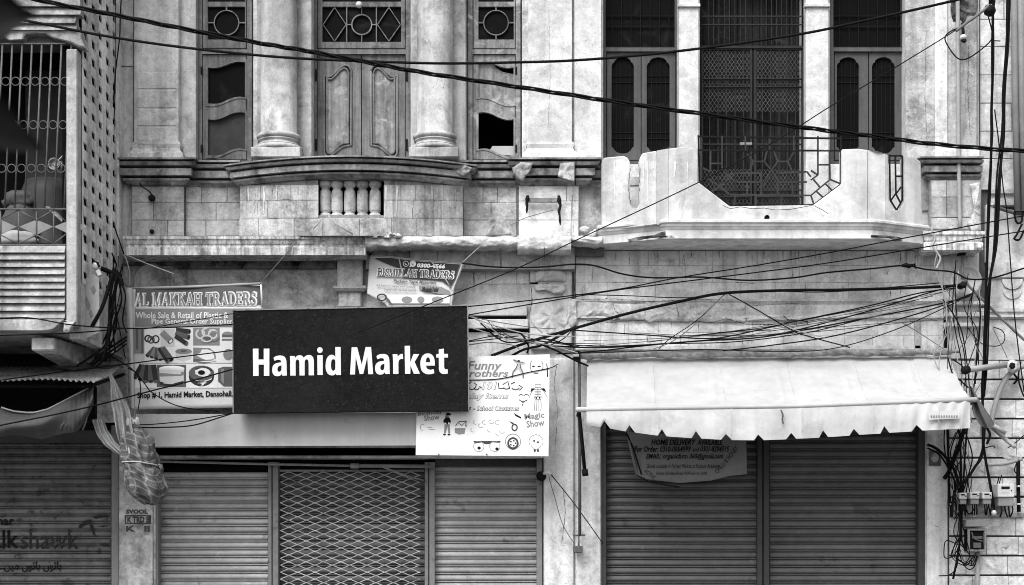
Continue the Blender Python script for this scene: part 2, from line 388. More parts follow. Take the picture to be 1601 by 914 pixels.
# engraved-style serif capitals drawn as strokes (thick, thin, bracketed ends)
TK, TN = .2, .08
def arcp(cx, cy, rx, ry, a0, a1, n=8): return [(cx+rx*math.cos(R(a0+(a1-a0)*k/n)), cy+ry*math.sin(R(a0+(a1-a0)*k/n))) for k in range(n+1)]
SER = {
 'A': (.95, [([(.1,0),(.47,1)],TN), ([(.47,1),(.83,0)],TK), ([(.25,.33),(.68,.33)],TN), ([(0,.03),(.25,.03)],TN), ([(.62,.03),(1,.03)],TN)]),
 'L': (.75, [([(.2,0),(.2,1)],TK), ([(0,.03),(.7,.03),(.72,.28)],TN), ([(0,.97),(.4,.97)],TN)]),
 'M': (1.15, [([(.15,0),(.15,1)],TN), ([(.15,1),(.55,.05)],TK), ([(.55,.05),(.95,1)],TN), ([(.98,0),(.98,1)],TK), ([(0,.03),(.3,.03)],TN), ([(.8,.03),(1.15,.03)],TN), ([(0,.97),(.2,.97)],TN), ([(.95,.97),(1.15,.97)],TN)]),
 'K': (.98, [([(.2,0),(.2,1)],TK), ([(.25,.38),(.8,1)],TN), ([(.42,.55),(.85,0)],TK), ([(0,.03),(.4,.03)],TN), ([(0,.97),(.4,.97)],TN), ([(.65,.97),(.95,.97)],TN), ([(.65,.03),(1,.03)],TN)]),
 'H': (1.0, [([(.2,0),(.2,1)],TK), ([(.8,0),(.8,1)],TK), ([(.2,.5),(.8,.5)],TN), ([(0,.03),(.4,.03)],TN), ([(0,.97),(.4,.97)],TN), ([(.6,.03),(1,.03)],TN), ([(.6,.97),(1,.97)],TN)]),
 'T': (.85, [([(.42,0),(.42,1)],TK), ([(0,.78),(.03,.97),(.82,.97),(.85,.78)],TN), ([(.22,.03),(.62,.03)],TN)]),
 'R': (.95, [([(.2,0),(.2,1)],TK), ([(0,.03),(.4,.03)],TN), ([(0,.97),(.45,.97)]+arcp(.45,.73,.28,.24,90,-90)+[(.2,.49)],.12), ([(.48,.48),(.85,0)],TK), ([(.75,.03),(1,.03)],TN)]),
 'D': (.95, [([(.2,0),(.2,1)],TK), ([(0,.97),(.4,.97)]+arcp(.4,.5,.45,.47,90,-90,12)+[(0,.03)],.13)]),
 'E': (.8, [([(.2,0),(.2,1)],TK), ([(0,.97),(.7,.97),(.72,.75)],TN), ([(0,.03),(.72,.03),(.75,.27)],TN), ([(.2,.5),(.55,.5)],TN), ([(.55,.38),(.55,.62)],TN)]),
 'S': (.7, [(arcp(.35,.74,.26,.22,20,200)+arcp(.35,.27,.28,.24,80,-160)[0:],.14), ([(.63,.7),(.63,.98)],TN), ([(.05,.02),(.05,.32)],TN)]),
 'B': (.85, [([(.2,0),(.2,1)],TK), ([(0,.97),(.4,.97)]+arcp(.42,.75,.24,.22,90,-90)+[(.2,.53)],.12), ([(.2,.53),(.45,.53)]+arcp(.47,.28,.28,.25,90,-90)+[(0,.03)],.12)]),
 'I': (.45, [([(.22,0),(.22,1)],TK), ([(0,.03),(.44,.03)],TN), ([(0,.97),(.44,.97)],TN)]),
 ' ': (.35, [])}
def ribbon(pts, wd):
    "a flat stroke as quads"
    vs_ = []; n = len(pts)
    for i, p in enumerate(pts):
        a = pts[max(i-1, 0)]; b = pts[min(i+1, n-1)]; dx, dy = b[0]-a[0], b[1]-a[1]; L = math.hypot(dx, dy) or 1
        nx, ny = -dy/L*wd/2, dx/L*wd/2
        if i in (0, n-1):
            pass
        vs_ += [(p[0]+nx, p[1]+ny), (p[0]-nx, p[1]-ny)]
    return vs_, [(2*i, 2*i+1, 2*i+3, 2*i+2) for i in range(n-1)]
def serif(s, box, mp, mat, parent, grow=0, shear=0, name='lettering'):
    vs_ = []; fs = []; x = 0
    for ch in s:
        w_, st = SER[ch]
        for pts, wd in st:
            v, f = ribbon([(p[0]+x, p[1]) for p in pts], wd+grow*2)
            if grow:
                v2 = []
                n = len(v)//2
                for i, q in enumerate(v):
                    k = i//2
                    if k in (0, n-1):
                        a = pts[0] if k == 0 else pts[-1]; b = pts[1] if k == 0 else pts[-2]
                        L = math.hypot(a[0]-b[0], a[1]-b[1]); q = (q[0]+(a[0]-b[0])/L*grow, q[1]+(a[1]-b[1])/L*grow)
                    v2.append(q)
                v = v2
            b0 = len(vs_); vs_ += v; fs += [tuple(b0+i for i in q) for q in f]
        x += w_+.07
    vs_ = [(a+b*shear, b) for a, b in vs_]
    return put2d(vs_, fs, box, mp, name, mat, parent)
def strokes(name, lines, wd, mp, mat, parent):
    "flat painted strokes given in pixels"
    vs_ = []; fs = []
    for pts in lines:
        v, f = ribbon(pts, wd); b0 = len(vs_); vs_ += v; fs += [tuple(b0+i for i in q) for q in f]
    me = bpy.data.meshes.new(name); me.from_pydata([tuple(mp(*v)) for v in vs_], [], fs); me.update()
    return link(name, me, mat, parent)
def shape(name, polys, mp, mat, parent):
    m = MB()
    for p in polys: m.plate(p, y=0, t=0, mp=mp)
    return m.build(name, mat, parent)
def on(y): return lambda a, b: P(a, b, y)
# ================================================================== ground
def struct(name, mb, mat):
    return tagp(mb.build(name, mat), kind='structure')
struct('ground', MB().box(-300, 300, -300, 300, -.3, -.004), MT['asphalt'])
struct('road', MB().box(-60, 60, -12.2, -2.6, -.002, .0), MT['asphalt'])
struct('pavement', MB().box(-60, 60, -2.45, .6, 0, .12).box(-60, 60, -16, -12.35, 0, .12), MT['paving'])
struct('kerb', MB().box(-60, 60, -2.6, -2.45, 0, .135).box(-60, 60, -12.35, -12.2, 0, .135), MT['joint_pale'])
TOP = -300       # walls go on this far (pixels) above the frame
GR = 1100        # and down to here, into the pavement

# ------------------------------------------------------------------ shared builders
def masonry(parent, x0, x1, rows, dep, mat, wmin=38, wmax=70, gap=.6, gy=None, thick=.05, jit=.0025, xs=None, name='stone', e=.004, ragged=.35):
    dp = dep if callable(dep) else (lambda px: dep)
    for ri, (r0, r1) in enumerate(zip(rows, rows[1:])):
        if xs and ri in xs: cuts = [x0]+xs[ri]+[x1]
        else:
            cuts = [x0]; x = x0+random.uniform(.4, 1)*(wmin+wmax)/2
            while x < x1-wmin*.5: cuts.append(x); x += random.uniform(wmin, wmax)
            cuts.append(x1)
        for a, b in zip(cuts, cuts[1:]):
            j = random.uniform(-jit, jit); g = gap/2; h = (gy or gap)/2
            def mp(px, py, o=0):
                v = P(px, py, dp(px)+j+o); return v
            q = [(a+g, r0+h), (b-g, r0+h), (b-g, r1-h), (a+g, r1-h)]; s_ = .7
            q2 = [(a+g+s_, r0+h+s_), (b-g-s_, r0+h+s_), (b-g-s_, r1-h-s_), (a+g+s_, r1-h-s_)]
            q2 = [(u+random.uniform(-ragged, ragged)*.6, v+random.uniform(-ragged, ragged)) for u, v in q2]
            vs_ = [mp(*p) for p in q2]+[mp(p[0], p[1], e) for p in q]+[mp(p[0], p[1], thick) for p in q]
            fs = [(0, 3, 2, 1)]
            for k in range(4):
                n = (k+1) % 4; fs += [(k, n, n+4, k+4), (k+4, n+4, n+8, k+8)]
            MB().add(vs_, fs).build(name, mat, parent)
SLAT = {}
def shutter(parent, px0, px1, py0, y, mat, pitch=12.2, label=None, frame=None, prow=914):
    "rolling shutter: one slat object per visible slat, the part under the frame joined"
    sh = MB().pbox(px0, px1, py0-8, py0+.5, y+.03, .03).build('rolling_shutter', MT['black'], parent)
    if label: sh['label'] = label
    p = pitch/PPM*(D+y)/D
    prof = [(-.014, 0), (.002, .02), (.011, .10), (.018, .26), (.020, .42), (.017, .56), (.006, .67), (-.008, .69), (-.008, .74), (.002, .76), (.010, .80), (.010, .885), (-.014, .90), (-.014, 1.0)]
    def slat_mb(k0, n):
        m = MB()
        for k in range(n):
            vs_ = []
            for o, t in prof:
                z = (1-t)*p-(k+1)*p
                vs_ += [(X(px0, y), -o, z), (X(px1, y), -o, z)]
            m.add(vs_, [(2*i, 2*i+2, 2*i+3, 2*i+1) for i in range(len(prof)-1)], True)
        return m
    me = slat_mb(0, 1).mesh('slat'); me.materials.append(mat)
    n = int((prow+6-py0)/pitch)+1; ztop = Z(py0, y)
    for i in range(n):
        o = link('slat', me, None, sh); o.location = (0, y+random.uniform(-.0015, .0015), ztop-i*p)
    rest = int((ztop-n*p-.14)/p)
    if rest > 0:
        o = slat_mb(0, rest).build('lower_curtain', mat, sh); o.location = (0, y, ztop-n*p); o['kind'] = 'stuff'
    return sh

# ================================================================== MARKET BUILDING (centre, columns)
mk = empty('market_building', P(550, GR, 0), 'weathered colonial market building with columned upper floor and curved balcony ledge over shuttered shops', 'building')
W = on(0)
# --- upper wall with openings
uo = [(176, TOP), (941, TOP), (941, 395), (176, 395)]
MB().plate(uo, [[(306, -60), (396, -60), (396, 258), (306, 258)], [(488, -60), (642, -60), (642, 256), (488, 256)], [(729, -60), (816, -60), (816, 258), (729, 258)]], 0, .35).build('upper_wall', MT['plaster_mid'], mk)
# lower wall: rough, sooty on the left, bright on the right
MB().plate([(186, 395), (532, 395), (532, 716), (243, 716), (243, GR+30), (186, GR+30)], [], 0, .35).build('lower_wall', MT['plaster_lower'], mk)
MB().plate([(532, 395), (899, 395), (899, GR+30), (850, GR+30), (850, 716), (532, 716)], [], 0, .35).build('lower_wall', MT['plaster_white'], mk)
# dark rooms behind the shop and the upper openings
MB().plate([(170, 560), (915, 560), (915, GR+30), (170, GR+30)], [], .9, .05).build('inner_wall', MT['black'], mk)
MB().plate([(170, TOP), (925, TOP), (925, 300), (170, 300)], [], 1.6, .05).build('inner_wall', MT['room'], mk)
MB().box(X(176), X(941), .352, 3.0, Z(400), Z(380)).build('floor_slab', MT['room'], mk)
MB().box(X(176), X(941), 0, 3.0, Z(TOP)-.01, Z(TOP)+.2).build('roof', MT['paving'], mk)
# roughcast strip beside the left building and pilasters
def pilaster(px0, px1, y, mat, base=True, parent=mk, by=(222, 251)):
    p = MB().pbox(px0, px1, TOP, by[1], y, -y+.01).build('pilaster', mat, parent)
    if base:
        z = [Z(q, y) for q in (by[0], by[0]+4, by[0]+10, by[0]+14, by[0]+19, by[1]-3, by[1])]
        path = [(X(px0, y), 0), (X(px0, y), y), (X(px1, y), y), (X(px1, y), 0)]
        MB().sweep(path, [(0, z[0]), (.012, z[0]), (.02, z[1]), (.012, z[2]), (.02, z[3]), (.05, z[4]), (.055, z[5]), (.055, z[6]), (0, z[6])]).build('pilaster_base', mat, p)
    return p
pilaster(210, 279, -.09, MT['plaster_mid']); pilaster(826, 894, -.09, MT['plaster_bright'])
MB().pbox(898, 940, TOP, 250, -.06, .07).build('pilaster', MT['plaster_bright'], mk)
# shallow panel blocks on the pilaster faces
for a, b, c, d in ((214, 275, 112, 138), (214, 275, 141, 168), (214, 275, 170, 196), (214, 275, 199, 222)):
    MB().bevbox(X(a, -.1), X(b, -.1), -.094-random.uniform(0, .003), -.05, Z(d, -.1), Z(c, -.1), .004).build('stone', MT['plaster_mid'], mk)
# columns
def column(px, r_px, y):
    c = P(px, 0, y); r = r_px*(D+y)/D/PPM
    col_ = MB().lathe(c.x, y, [(r, Z(236, y)), (r*.995, Z(100, y)), (r*.97, Z(-60, y)), (r*.93, Z(TOP, y)+.02)], 32).build('column', MT['column'], mk)
    k = (D+y)/D/PPM; zb = Z(250, y)
    pr = [(36, 26), (37.5, 24.5), (38, 23), (37, 21.5), (34.5, 20.5), (33.5, 19), (34, 17), (37, 15), (39.5, 13), (40.5, 10.5), (40, 8), (38.5, 6.5)]
    pr = [(28.6, 41), (29, 39), (31, 38.6), (33.6, 37.6), (35, 35.5), (35, 33.2), (33.6, 31.4), (30, 30.8), (30, 29.2), (33, 29), (33.4, 27.6), (31.5, 27.2), (30.6, 25.5), (31.5, 23), (34, 21.4), (34.2, 20.2), (32.5, 20), (35, 19.6), (37.8, 18), (38.6, 15.6), (37.6, 13), (33, 12.4)]
    MB().lathe(c.x, y, [(a*k*r_px/29, zb+b*k) for a, b in reversed(pr)], 36).build('column_base', MT['column'], col_)
    MB().box(c.x-38*k, c.x+38*k, y-.2, .05, zb-.02, zb+12*k).build('plinth', MT['column'], col_, .006)
column(436, 28.5, -.16); column(680, 28.5, -.16)
for a, b in ((402, 412), (460, 487), (643, 655), (704, 728)):
    MB().pbox(a, b, TOP, 250, -.045, .05).build('jamb_pilaster', MT['column'], mk, .004)

# --- windows
def casing(parent, px0, px1, py0, py1, y, wd, mat, t=.07, name='window_frame'):
    return MB().plate([(px0, py0), (px1, py0), (px1, py1), (px0, py1)], [[(px0+wd, py0+wd), (px1-wd, py0+wd), (px1-wd, py1-wd), (px0+wd, py1-wd)]], y, t).build(name, mat, parent, .004)
def wave(x0, x1, yl, yr, amp, n=14):
    "S-shaped edge from left (x0, yl) to right (x1, yr)"
    return [(x0+(x1-x0)*i/n, yl+(yr-yl)*(.5-.5*math.cos(math.pi*i/n))+amp*math.sin(2*math.pi*i/n)) for i in range(n+1)]
def side_window(px0, px1, flip, mat, label):
    w_ = MB().plate([(px0+2, -60), (px1-2, -60), (px1-2, 256), (px0+2, 256)], [[(px0+10, -50), (px1-10, -50), (px1-10, 76), (px0+10, 76)], [(px0+10, 84), (px1-10, 84), (px1-10, 250), (px0+10, 250)]], .09, .08).build('window', mat, mk, .004)
    w_['label'] = label
    f = (lambda a: px0+px1-a) if flip else (lambda a: a)
    q = lambda pts: [(f(a), b) for a, b in pts]
    a0, a1 = px0+16, px1-12
    if not flip: a0, a1 = px0+18, px1-12
    xa, xb = (px0+19, px1-13)
    # transom light with a round muntin
    MB().plate([(px0+11, -49), (px1-11, -49), (px1-11, 75), (px0+11, 75)], [[(xa, 10), (xb, 10), (xb, 61), (xa, 61)], [(xa, -42), (xb, -42), (xb, 2), (xa, 2)]], .11, .035).build('transom_sash', mat, w_, .003)
    MB().plate([(xa-3, -44), (xb+3, -44), (xb+3, 63), (xa-3, 63)], [], .135, .006).build('pane', MT['glass_dark'], w_)
    cx, cy = (xa+xb)/2, 35; rr = 20
    m = MB().plate(circ(cx, cy, rr, n=28), [circ(cx, cy, rr-1.5, n=28)], .112, .02)
    for a, b, c, d in ((xa, cx-rr+.5, cy-1, cy+1), (cx+rr-.5, xb, cy-1, cy+1), (cx-1, cx+1, 10, cy-rr+.5), (cx-1, cx+1, cy+rr-.5, 61)): m.pbox(a, b, c, d, .113, .018)
    m.build('glazing_ring', MT['wood'], w_)
    # lower leaf with two wavy-edged lights
    h1 = wave(xa, xb, 105, 97, 1.6)+list(reversed(wave(xa, xb, 161, 152, 2.0)))
    h2 = wave(xa, xb, 186, 176, 1.8)+list(reversed(wave(xa, xb, 242, 233, 2.2)))
    if flip: h1 = [(xa+xb-a, b) for a, b in h1]; h2 = [(xa+xb-a, b) for a, b in h2]
    lf = MB().plate([(px0+11, 85), (px1-11, 85), (px1-11, 249), (px0+11, 249)], [h1, h2], .105, .04).build('window_leaf', mat, w_, .004)
    for i, h in enumerate((h1, h2)):
        cx_ = sum(p[0] for p in h)/len(h); cy_ = sum(p[1] for p in h)/len(h)
        big = [(cx_+(a-cx_)*1.14, cy_+(b-cy_)*1.12) for a, b in h]
        MB().plate(big, [h], .098, .012).build('bead', mat, w_)
    if not flip:
        MB().plate([(xa-2, 92), (xb+2, 92), (xb+2, 166), (xa-2, 166)], [], .138, .006).build('pane', MT['glass_dark'], w_)
        MB().plate([(xa-2, 170), (xb+2, 170), (xb+2, 246), (xa-2, 246)], [], .138, .006).build('pane', MT['glass_grey'], w_)
    else:   # upper light boarded, a corner left open; lower light open
        MB().plate([(xa-2, 90), (xa+21, 96), (xa+28, 106), (xa+38, 112), (xb+2, 116), (xb+2, 166), (xa-2, 166)], [], .138, .01).build('board', MT['wood_pale'], w_)
        MB().plate([(xa+22, 228), (xb+1, 228), (xb+1, 243), (xa+14, 240)], [], .16, .02).build('ledge_slip', MT['canvas'], w_)
    for yy in (110, 232): MB().pbox(f(px0+9)-1.5, f(px0+9)+1.5, yy-6, yy+6, .085, .01).build('hinge', MT['iron'], w_)
    return w_
side_window(306, 396, False, MT['wood'], 'left side window with two dark wavy lights')
side_window(729, 816, True, MT['wood_pale'], 'peeling side window with its lower light open')
# door with transom
dr = MB().plate([(488, -60), (642, -60), (642, 256), (488, 256)], [[(496, -52), (634, -52), (634, 76), (496, 76)], [(496, 84), (634, 84), (634, 262), (496, 262)][:0] or [(496, 84), (634, 84), (634, 251), (496, 251)]], .13, .09).build('balcony_door', MT['wood'], mk, .004)
MB().plate([(497, -51), (633, -51), (633, 75), (497, 75)], [[(504, 10), (627, 10), (627, 65), (504, 65)], [(504, -44), (627, -44), (627, 2), (504, 2)]], .15, .035).build('transom_sash', MT['wood'], dr, .003)
MB().plate([(500, -46), (630, -46), (630, 68), (500, 68)], [], .178, .006).build('pane', MT['glass_dark'], dr)
m = MB()
def bar2(m, a, b, wd, y, t):
    v, f_ = ribbon([a, b], wd); m.plate([v[0], v[2], v[3], v[1]], [], y, t)
for c_ in (523, 608):
    for a, b in (((c_-18, 38), (c_, 11)), ((c_, 11), (c_+18, 38)), ((c_+18, 38), (c_, 64)), ((c_, 64), (c_-18, 38))): bar2(m, a, b, 1.3, .152, .02)
for x_ in (542, 588.5): m.pbox(x_-.9, x_+.9, 10, 65, .153, .018)
m.plate(circ(565.5, 38, 16.5, n=28), [circ(565.5, 38, 14.6, n=28)], .152, .02)
for a, b, c, d in ((543, 549.5, 37.2, 38.8), (581.5, 588, 37.2, 38.8), (564.7, 566.3, 10, 22), (564.7, 566.3, 54, 65)): m.pbox(a, b, c, d, .153, .018)
m.build('glazing_bar', MT['wood'], dr)
def leafpanel(x0, x1, flip):
    W0 = [(0, 117), (.06, 119.5), (.14, 120.5), (.28, 118.5), (.45, 112), (.6, 106), (.75, 102.5), (.88, 103), (.95, 106), (1, 111)]
    W1 = [(0, 238), (.04, 242), (.12, 244.5), (.25, 243.5), (.42, 238), (.6, 231.5), (.78, 228), (1, 227)]
    C_ = lambda L: [(x0+(x1-x0)*p.x, p.y) for p in crom([Vector((u_, v_, 0)) for u_, v_ in L], 3)]
    top, bot = C_(W0), C_(W1)
    if flip: top = [(x0+x1-a_, b_) for a_, b_ in reversed(top)]; bot = [(x0+x1-a_, b_) for a_, b_ in reversed(bot)]
    return top+list(reversed(bot))
    top = wave(x0, x1, 117, 103, -1.5)
    bot = wave(x0, x1, 241, 229, 2) if not flip else [(x0+x1-a, b) for a, b in reversed(wave(x0, x1, 241, 229, 2))]
    return top+list(reversed(bot))
for x0, x1, pa, pb, fl in ((497, 564.6, 507, 549, False), (565.8, 633, 580, 621, True)):
    pn = leafpanel(pa, pb, fl)
    lf = MB().plate([(x0, 85), (x1, 85), (x1, 250), (x0, 250)], [pn], .155, .04).build('door_leaf', MT['wood'], dr, .003)
    cx_, cy_ = (pa+pb)/2, 172
    def sc_p(k, l): return [(cx_+(a-cx_)*k, cy_+(b-cy_)*l) for a, b in pn]
    def loop(k): return [P(cx_+(a_-cx_)*(1-k/21.), cy_+(b_-cy_)*(1-k/66.), .152) for a_, b_ in pn+[pn[0]]]
    MB().tube(loop(-.3), .011, 8).build('moulding', MT['wood'], lf); MB().tube(loop(4.2), .010, 8).build('inner_moulding', MT['wood'], lf)
    MB().plate(sc_p(.76, .925), [], .160, .012).build('door_panel', MT['wood_pale'], dr, .004)
    MB().plate(sc_p(1.02, 1.01), [], .186, .01).build('panel_back', MT['wood_dark'], dr)
for x_ in (494, 636):
    for y_ in (117, 226): MB().pbox(x_-1.5, x_+1.5, y_-9, y_+9, .12, .02).build('hinge', MT['iron'], dr)
MB().lathe(X(561, .11), Z(6, .11), [(.03, .135), (.03, .12), (.018, .105), (.008, .1)], 14, 'y').build('ceiling_rose', MT['porcelain'], dr)

# --- window-sill cornice: steps round the pilaster, runs on as the curved balcony ledge, steps back again
def crown(y, top, bot, d=.13):
    z = lambda f: Z(top+(bot-top)*f, y)
    return [(-.1, z(0)), (d, z(0)), (d, z(.07)), (d-.13, z(.075)), (d-.13, z(.15)), (d-.015, z(.15)), (d-.03, z(.27)), (d-.17, z(.275)), (d-.17, z(.375)), (d-.055, z(.38)), (d-.055, z(.66)), (d-.18, z(.665)), (d-.18, z(.76)), (d-.08, z(.76)), (d-.085, z(.84)), (d-.11, z(.90)), (d-.125, z(.97)), (d-.14, z(1)), (-.1, z(1))]
def pp(px, y): return (X(px, y), y)
MB().sweep([pp(204, .02), pp(204, -.1), pp(286, -.1), (X(286, -.1), -.0), pp(380, 0)], crown(-.1, 252, 290, .15)).build('sill_cornice', MT['cornice'], mk)
MB().sweep([pp(716, 0), (X(818, -.1), 0), pp(818, -.1), pp(899, -.1)], crown(-.1, 252, 290, .15)).build('sill_cornice', MT['cornice'], mk)
MB().sweep([pp(900.5, -.1), pp(913, -.1), (X(913, -.1), -.02), pp(942, -.02)], crown(-.1, 252, 290, .15)).build('sill_cornice', MT['cornice'], mk)
def bow(px): return -.17-.30*max(0, 1-((px-549)/178.)**2)
bpath = [(X(378, bow(378)), .0)]+[pp(x_, bow(x_)) for x_ in [378+i*(720-378)/16 for i in range(17)]]+[(X(720, bow(720)), .0)]
def bcrown(d=.15):
    y = -.17; return crown(y, 262, 291, d)
MB().sweep(bpath, bcrown()).build('balcony_ledge', MT['cornice'], mk)
MB().add([(a, b, Z(263, -.17)) for a, b in bpath], [tuple(range(len(bpath)))]).build('balcony_floor', MT['cornice'], mk)
# broken corner of the ledge patched with mortar
def lump(name, pts, y, t, mat, parent, amp=.012, seed=0, n=18):
    "rough mortar lump inside an outline: bulging, uneven face"
    m = MB(); cx_ = sum(p[0] for p in pts)/len(pts); cy_ = sum(p[1] for p in pts)/len(pts)
    rings = [1, .93, .8, .6, .3]; vs_ = []; N = len(pts)
    dense = []
    for i in range(N):
        a = pts[i]; b = pts[(i+1) % N]; k = max(1, int(math.hypot(b[0]-a[0], b[1]-a[1])/3))
        dense += [(a[0]+(b[0]-a[0])*j/k, a[1]+(b[1]-a[1])*j/k) for j in range(k)]
    N = len(dense); vs_ += [P(a, b, y) for a, b in dense]
    for r in rings:
        for a, b in dense:
            u = cx_+(a-cx_)*r; v = cy_+(b-cy_)*r
            if r == 1: u += nz(a*.4, b*.4, seed)*1.2; v += nz(a*.4, b*.4, seed+9)*1.2
            o = t*(1-r**6)*(.75)+t*.35+amp*nz(u*.13, v*.13, seed+3)*2.2+amp*.6*nz(u*.45, v*.45, seed)
            vs_.append(P(u, v, y-max(o, .002)))
    vs_.append(P(cx_, cy_, y-t))
    fs = []
    for r in range(len(rings)):
        for i in range(N): fs.append((r*N+i, r*N+(i+1) % N, (r+1)*N+(i+1) % N, (r+1)*N+i))
    L = len(rings)*N
    for i in range(N): fs.append((L+i, L+(i+1) % N, len(vs_)-1))
    o = MB().add(vs_, fs, True).build(name, mat, parent)
    return o
lump('mortar_patch', [(700, 258), (722, 254), (738, 262), (733, 270), (724, 276), (712, 270)], -.30, .03, MT['cornice'], mk)
lump('mortar_patch', [(801, 262), (815, 253), (833, 254), (830, 266), (822, 275), (818, 284), (808, 279), (802, 270)], -.23, .02, MT['plaster_grey'], mk, seed=4)
lump('mortar_patch', [(876, 255), (898, 253), (898, 284), (872, 276), (874, 265)], -.235, .008, MT['plaster_grey'], mk, seed=7)
# parapet stones
bm_ = on(0)
MB().pbox(208, 286, 286, 372, -.085, .1).build('pedestal', MT['joint_pale'], mk)
masonry(mk, 206, 288, [291, 316, 344, 369], -.1, MT['stone'], xs={0: [], 1: [240], 2: [262]})
MB().pbox(286, 384, 286, 372, -.004, .02).build('wall_recess', MT['joint_pale'], mk)
masonry(mk, 290, 377, [291, 317, 344, 369], -.018, MT['stone_dark'], thick=.017, xs={1: [338], 2: [322]})
MB().pbox(716, 822, 286, 372, -.004, .02).build('wall_recess', MT['joint_pale'], mk)
masonry(mk, 724, 808, [291, 317, 344, 369], -.018, MT['stone'], thick=.017, xs={0: [755, 778], 1: [768], 2: []})
MB().pbox(812, 903, 286, 372, -.085, .1).build('pedestal', MT['joint_pale'], mk)
masonry(mk, 811, 905, [290, 314, 344, 369], -.1, MT['stone_pale'], xs={0: [886], 1: [894], 2: [893]})
MB().pbox(905, 945, 286, 372, -.02, .03).build('wall_recess', MT['plaster_grey'], mk)
# curved parapet
def bowin(px): return bow(px)+.02
core = MB()
xsb = [378+i*(722-378)/20 for i in range(21)]
for seg, (pa, pb) in (((378, 497), (286, 342)), ((601, 722), (286, 342)), ((378, 722), (341, 372))):
    xs_ = [seg[0]+(seg[1]-seg[0])*i/10 for i in range(11)]
    # a solid run back to the wall
    zt, zb = Z(pa, -.3), Z(pb, -.3)
    vs_ = []
    for x_ in xs_:
        y_ = bowin(x_); xx = X(x_, y_); vs_ += [(xx, y_, zt), (xx, y_, zb), (xx, .0, zt), (xx, .0, zb)]
    fs = []
    for i in range(10):
        a = i*4; fs += [(a, a+1, a+5, a+4), (a+2, a+6, a+7, a+3), (a, a+4, a+6, a+2), (a+1, a+3, a+7, a+5)]
    fs += [(0, 2, 3, 1), (40, 41, 43, 42)]
    core.add(vs_, fs)
core.build('parapet', MT['joint_pale'], mk)
masonry(mk, 375, 498, [289, 313, 341], bow, MT['stone'], gap=.45, e=.003, xs={0: [407, 455], 1: [418, 463]}, thick=.019)
masonry(mk, 600, 724, [289, 313, 341], bow, MT['stone'], gap=.45, e=.003, xs={0: [650, 694], 1: [645, 690]}, thick=.019)
masonry(mk, 374, 724, [341, 369], bow, MT['stone'], gap=.45, e=.003, xs={0: [404, 460, 505, 562, 612, 652, 690]}, thick=.019)
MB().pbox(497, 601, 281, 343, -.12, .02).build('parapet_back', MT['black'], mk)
# balusters
def baluster(px):
    y = -.36; c = P(px, 0, y); k = (D+y)/D/PPM; z0 = Z(341, y)
    pr = [(8.5, 0), (9, 3), (9, 8), (6, 11), (7.3, 14), (8.4, 19), (8.8, 27), (8.4, 34), (7.6, 41), (6.6, 44), (7.6, 46), (6.2, 48), (8, 51), (9, 53), (9, 58)]
    pr = [(9, 0), (9.2, 4), (8, 6.5), (5.8, 8), (8, 10), (8.7, 13), (8.9, 24), (8.6, 36), (8, 42), (6, 44.5), (5.6, 46), (7.5, 48), (9.4, 50), (9.6, 57)]
    return MB().lathe(c.x, y, [(a*k*1.05, z0+b*k) for a, b in pr], 18).build('baluster', MT['stone_dark'], mk)
for x_ in (509, 527, 547, 567, 586.5): baluster(x_)

# --- the long string-course ledge
zl = lambda q: Z(q, -.4)
MB().sweep([(X(192, -.4), .02), pp(192, -.4), pp(571, -.4)], [(-.4, zl(370)), (0, zl(369)), (0, zl(373)), (-.012, zl(375)), (-.02, zl(380)), (-.03, zl(382)), (-.03, zl(384)), (-.012, zl(386)), (-.012, zl(398)), (-.05, zl(398)), (-.4, zl(397))]).build('string_course', MT['ledge'], mk)
def rough_ledge(px0, px1, pt, pb, y0, mat, name, seed=0, parent=mk, drop=7, depth=None):
    depth = depth if depth is not None else -y0
    def fn(u, v):
        # v runs: back of top -> lip -> down the face -> under
        x_ = px0+(px1-px0)*u
        low = pb+drop*nz(x_*.022, seed)+3*nz(x_*.08, seed+5)
        top = pt+1.8*nz(x_*.05, seed+8)
        if v < .34: t = v/.34; return P(x_, 0, y0+depth*(1-t)-.0).xy.to_3d()+Vector((0, 0, Z(top, y0)+.012*nz(x_*.2, t*3, seed)))
        if v < .84:
            t = (v-.34)/.5; b = .018*math.sin(math.pi*t)+.012*nz(x_*.06, t*2.6, seed+2)+.006*nz(x_*.3, t*6, seed+4)
            return P(x_, top+(low-top)*t, y0-b)
        t = (v-.84)/.16; p = P(x_, low, y0); return Vector((X(x_, y0), y0+depth*t, p.z+.01*t))
    return MB().grid(fn, int((px1-px0)/3), 26).build(name, mat, parent)
rough_ledge(571, 812, 369, 385, -.4, MT['plaster_rough'], 'broken_ledge', 3)
rough_ledge(809, 893, 368, 391, -.42, MT['plaster_rough'], 'broken_ledge', 11, drop=5)
rough_ledge(892, 941, 369, 380, -.36, MT['plaster_rough'], 'broken_ledge', 15, drop=3)
# heap of lime mortar on the ledge
for hx in range(9):
    x_ = 573+hx*6.2; hh = 7+4*random.random()
    lump('mortar_heap', [(x_-5, 372), (x_-4, 372-hh*.6), (x_-1, 372-hh), (x_+3, 372-hh*.8), (x_+6, 372-hh*.5), (x_+6, 373)], -.38-.012*(hx % 3), .04, MT['plaster_rough'], mk, seed=hx, amp=.02)
# stone course under the broken ledge
MB().pbox(572, 899, 388, 421, -.14, .145).build('under_course', MT['joint_pale'], mk)
masonry(mk, 572, 899, [386, 421], -.155, MT['stone'], xs={0: [604, 640, 684, 727, 783, 843]}, thick=.015)
MB().pbox(899, 945, 380, 398, -.16, .165).build('under_course', MT['joint'], mk)
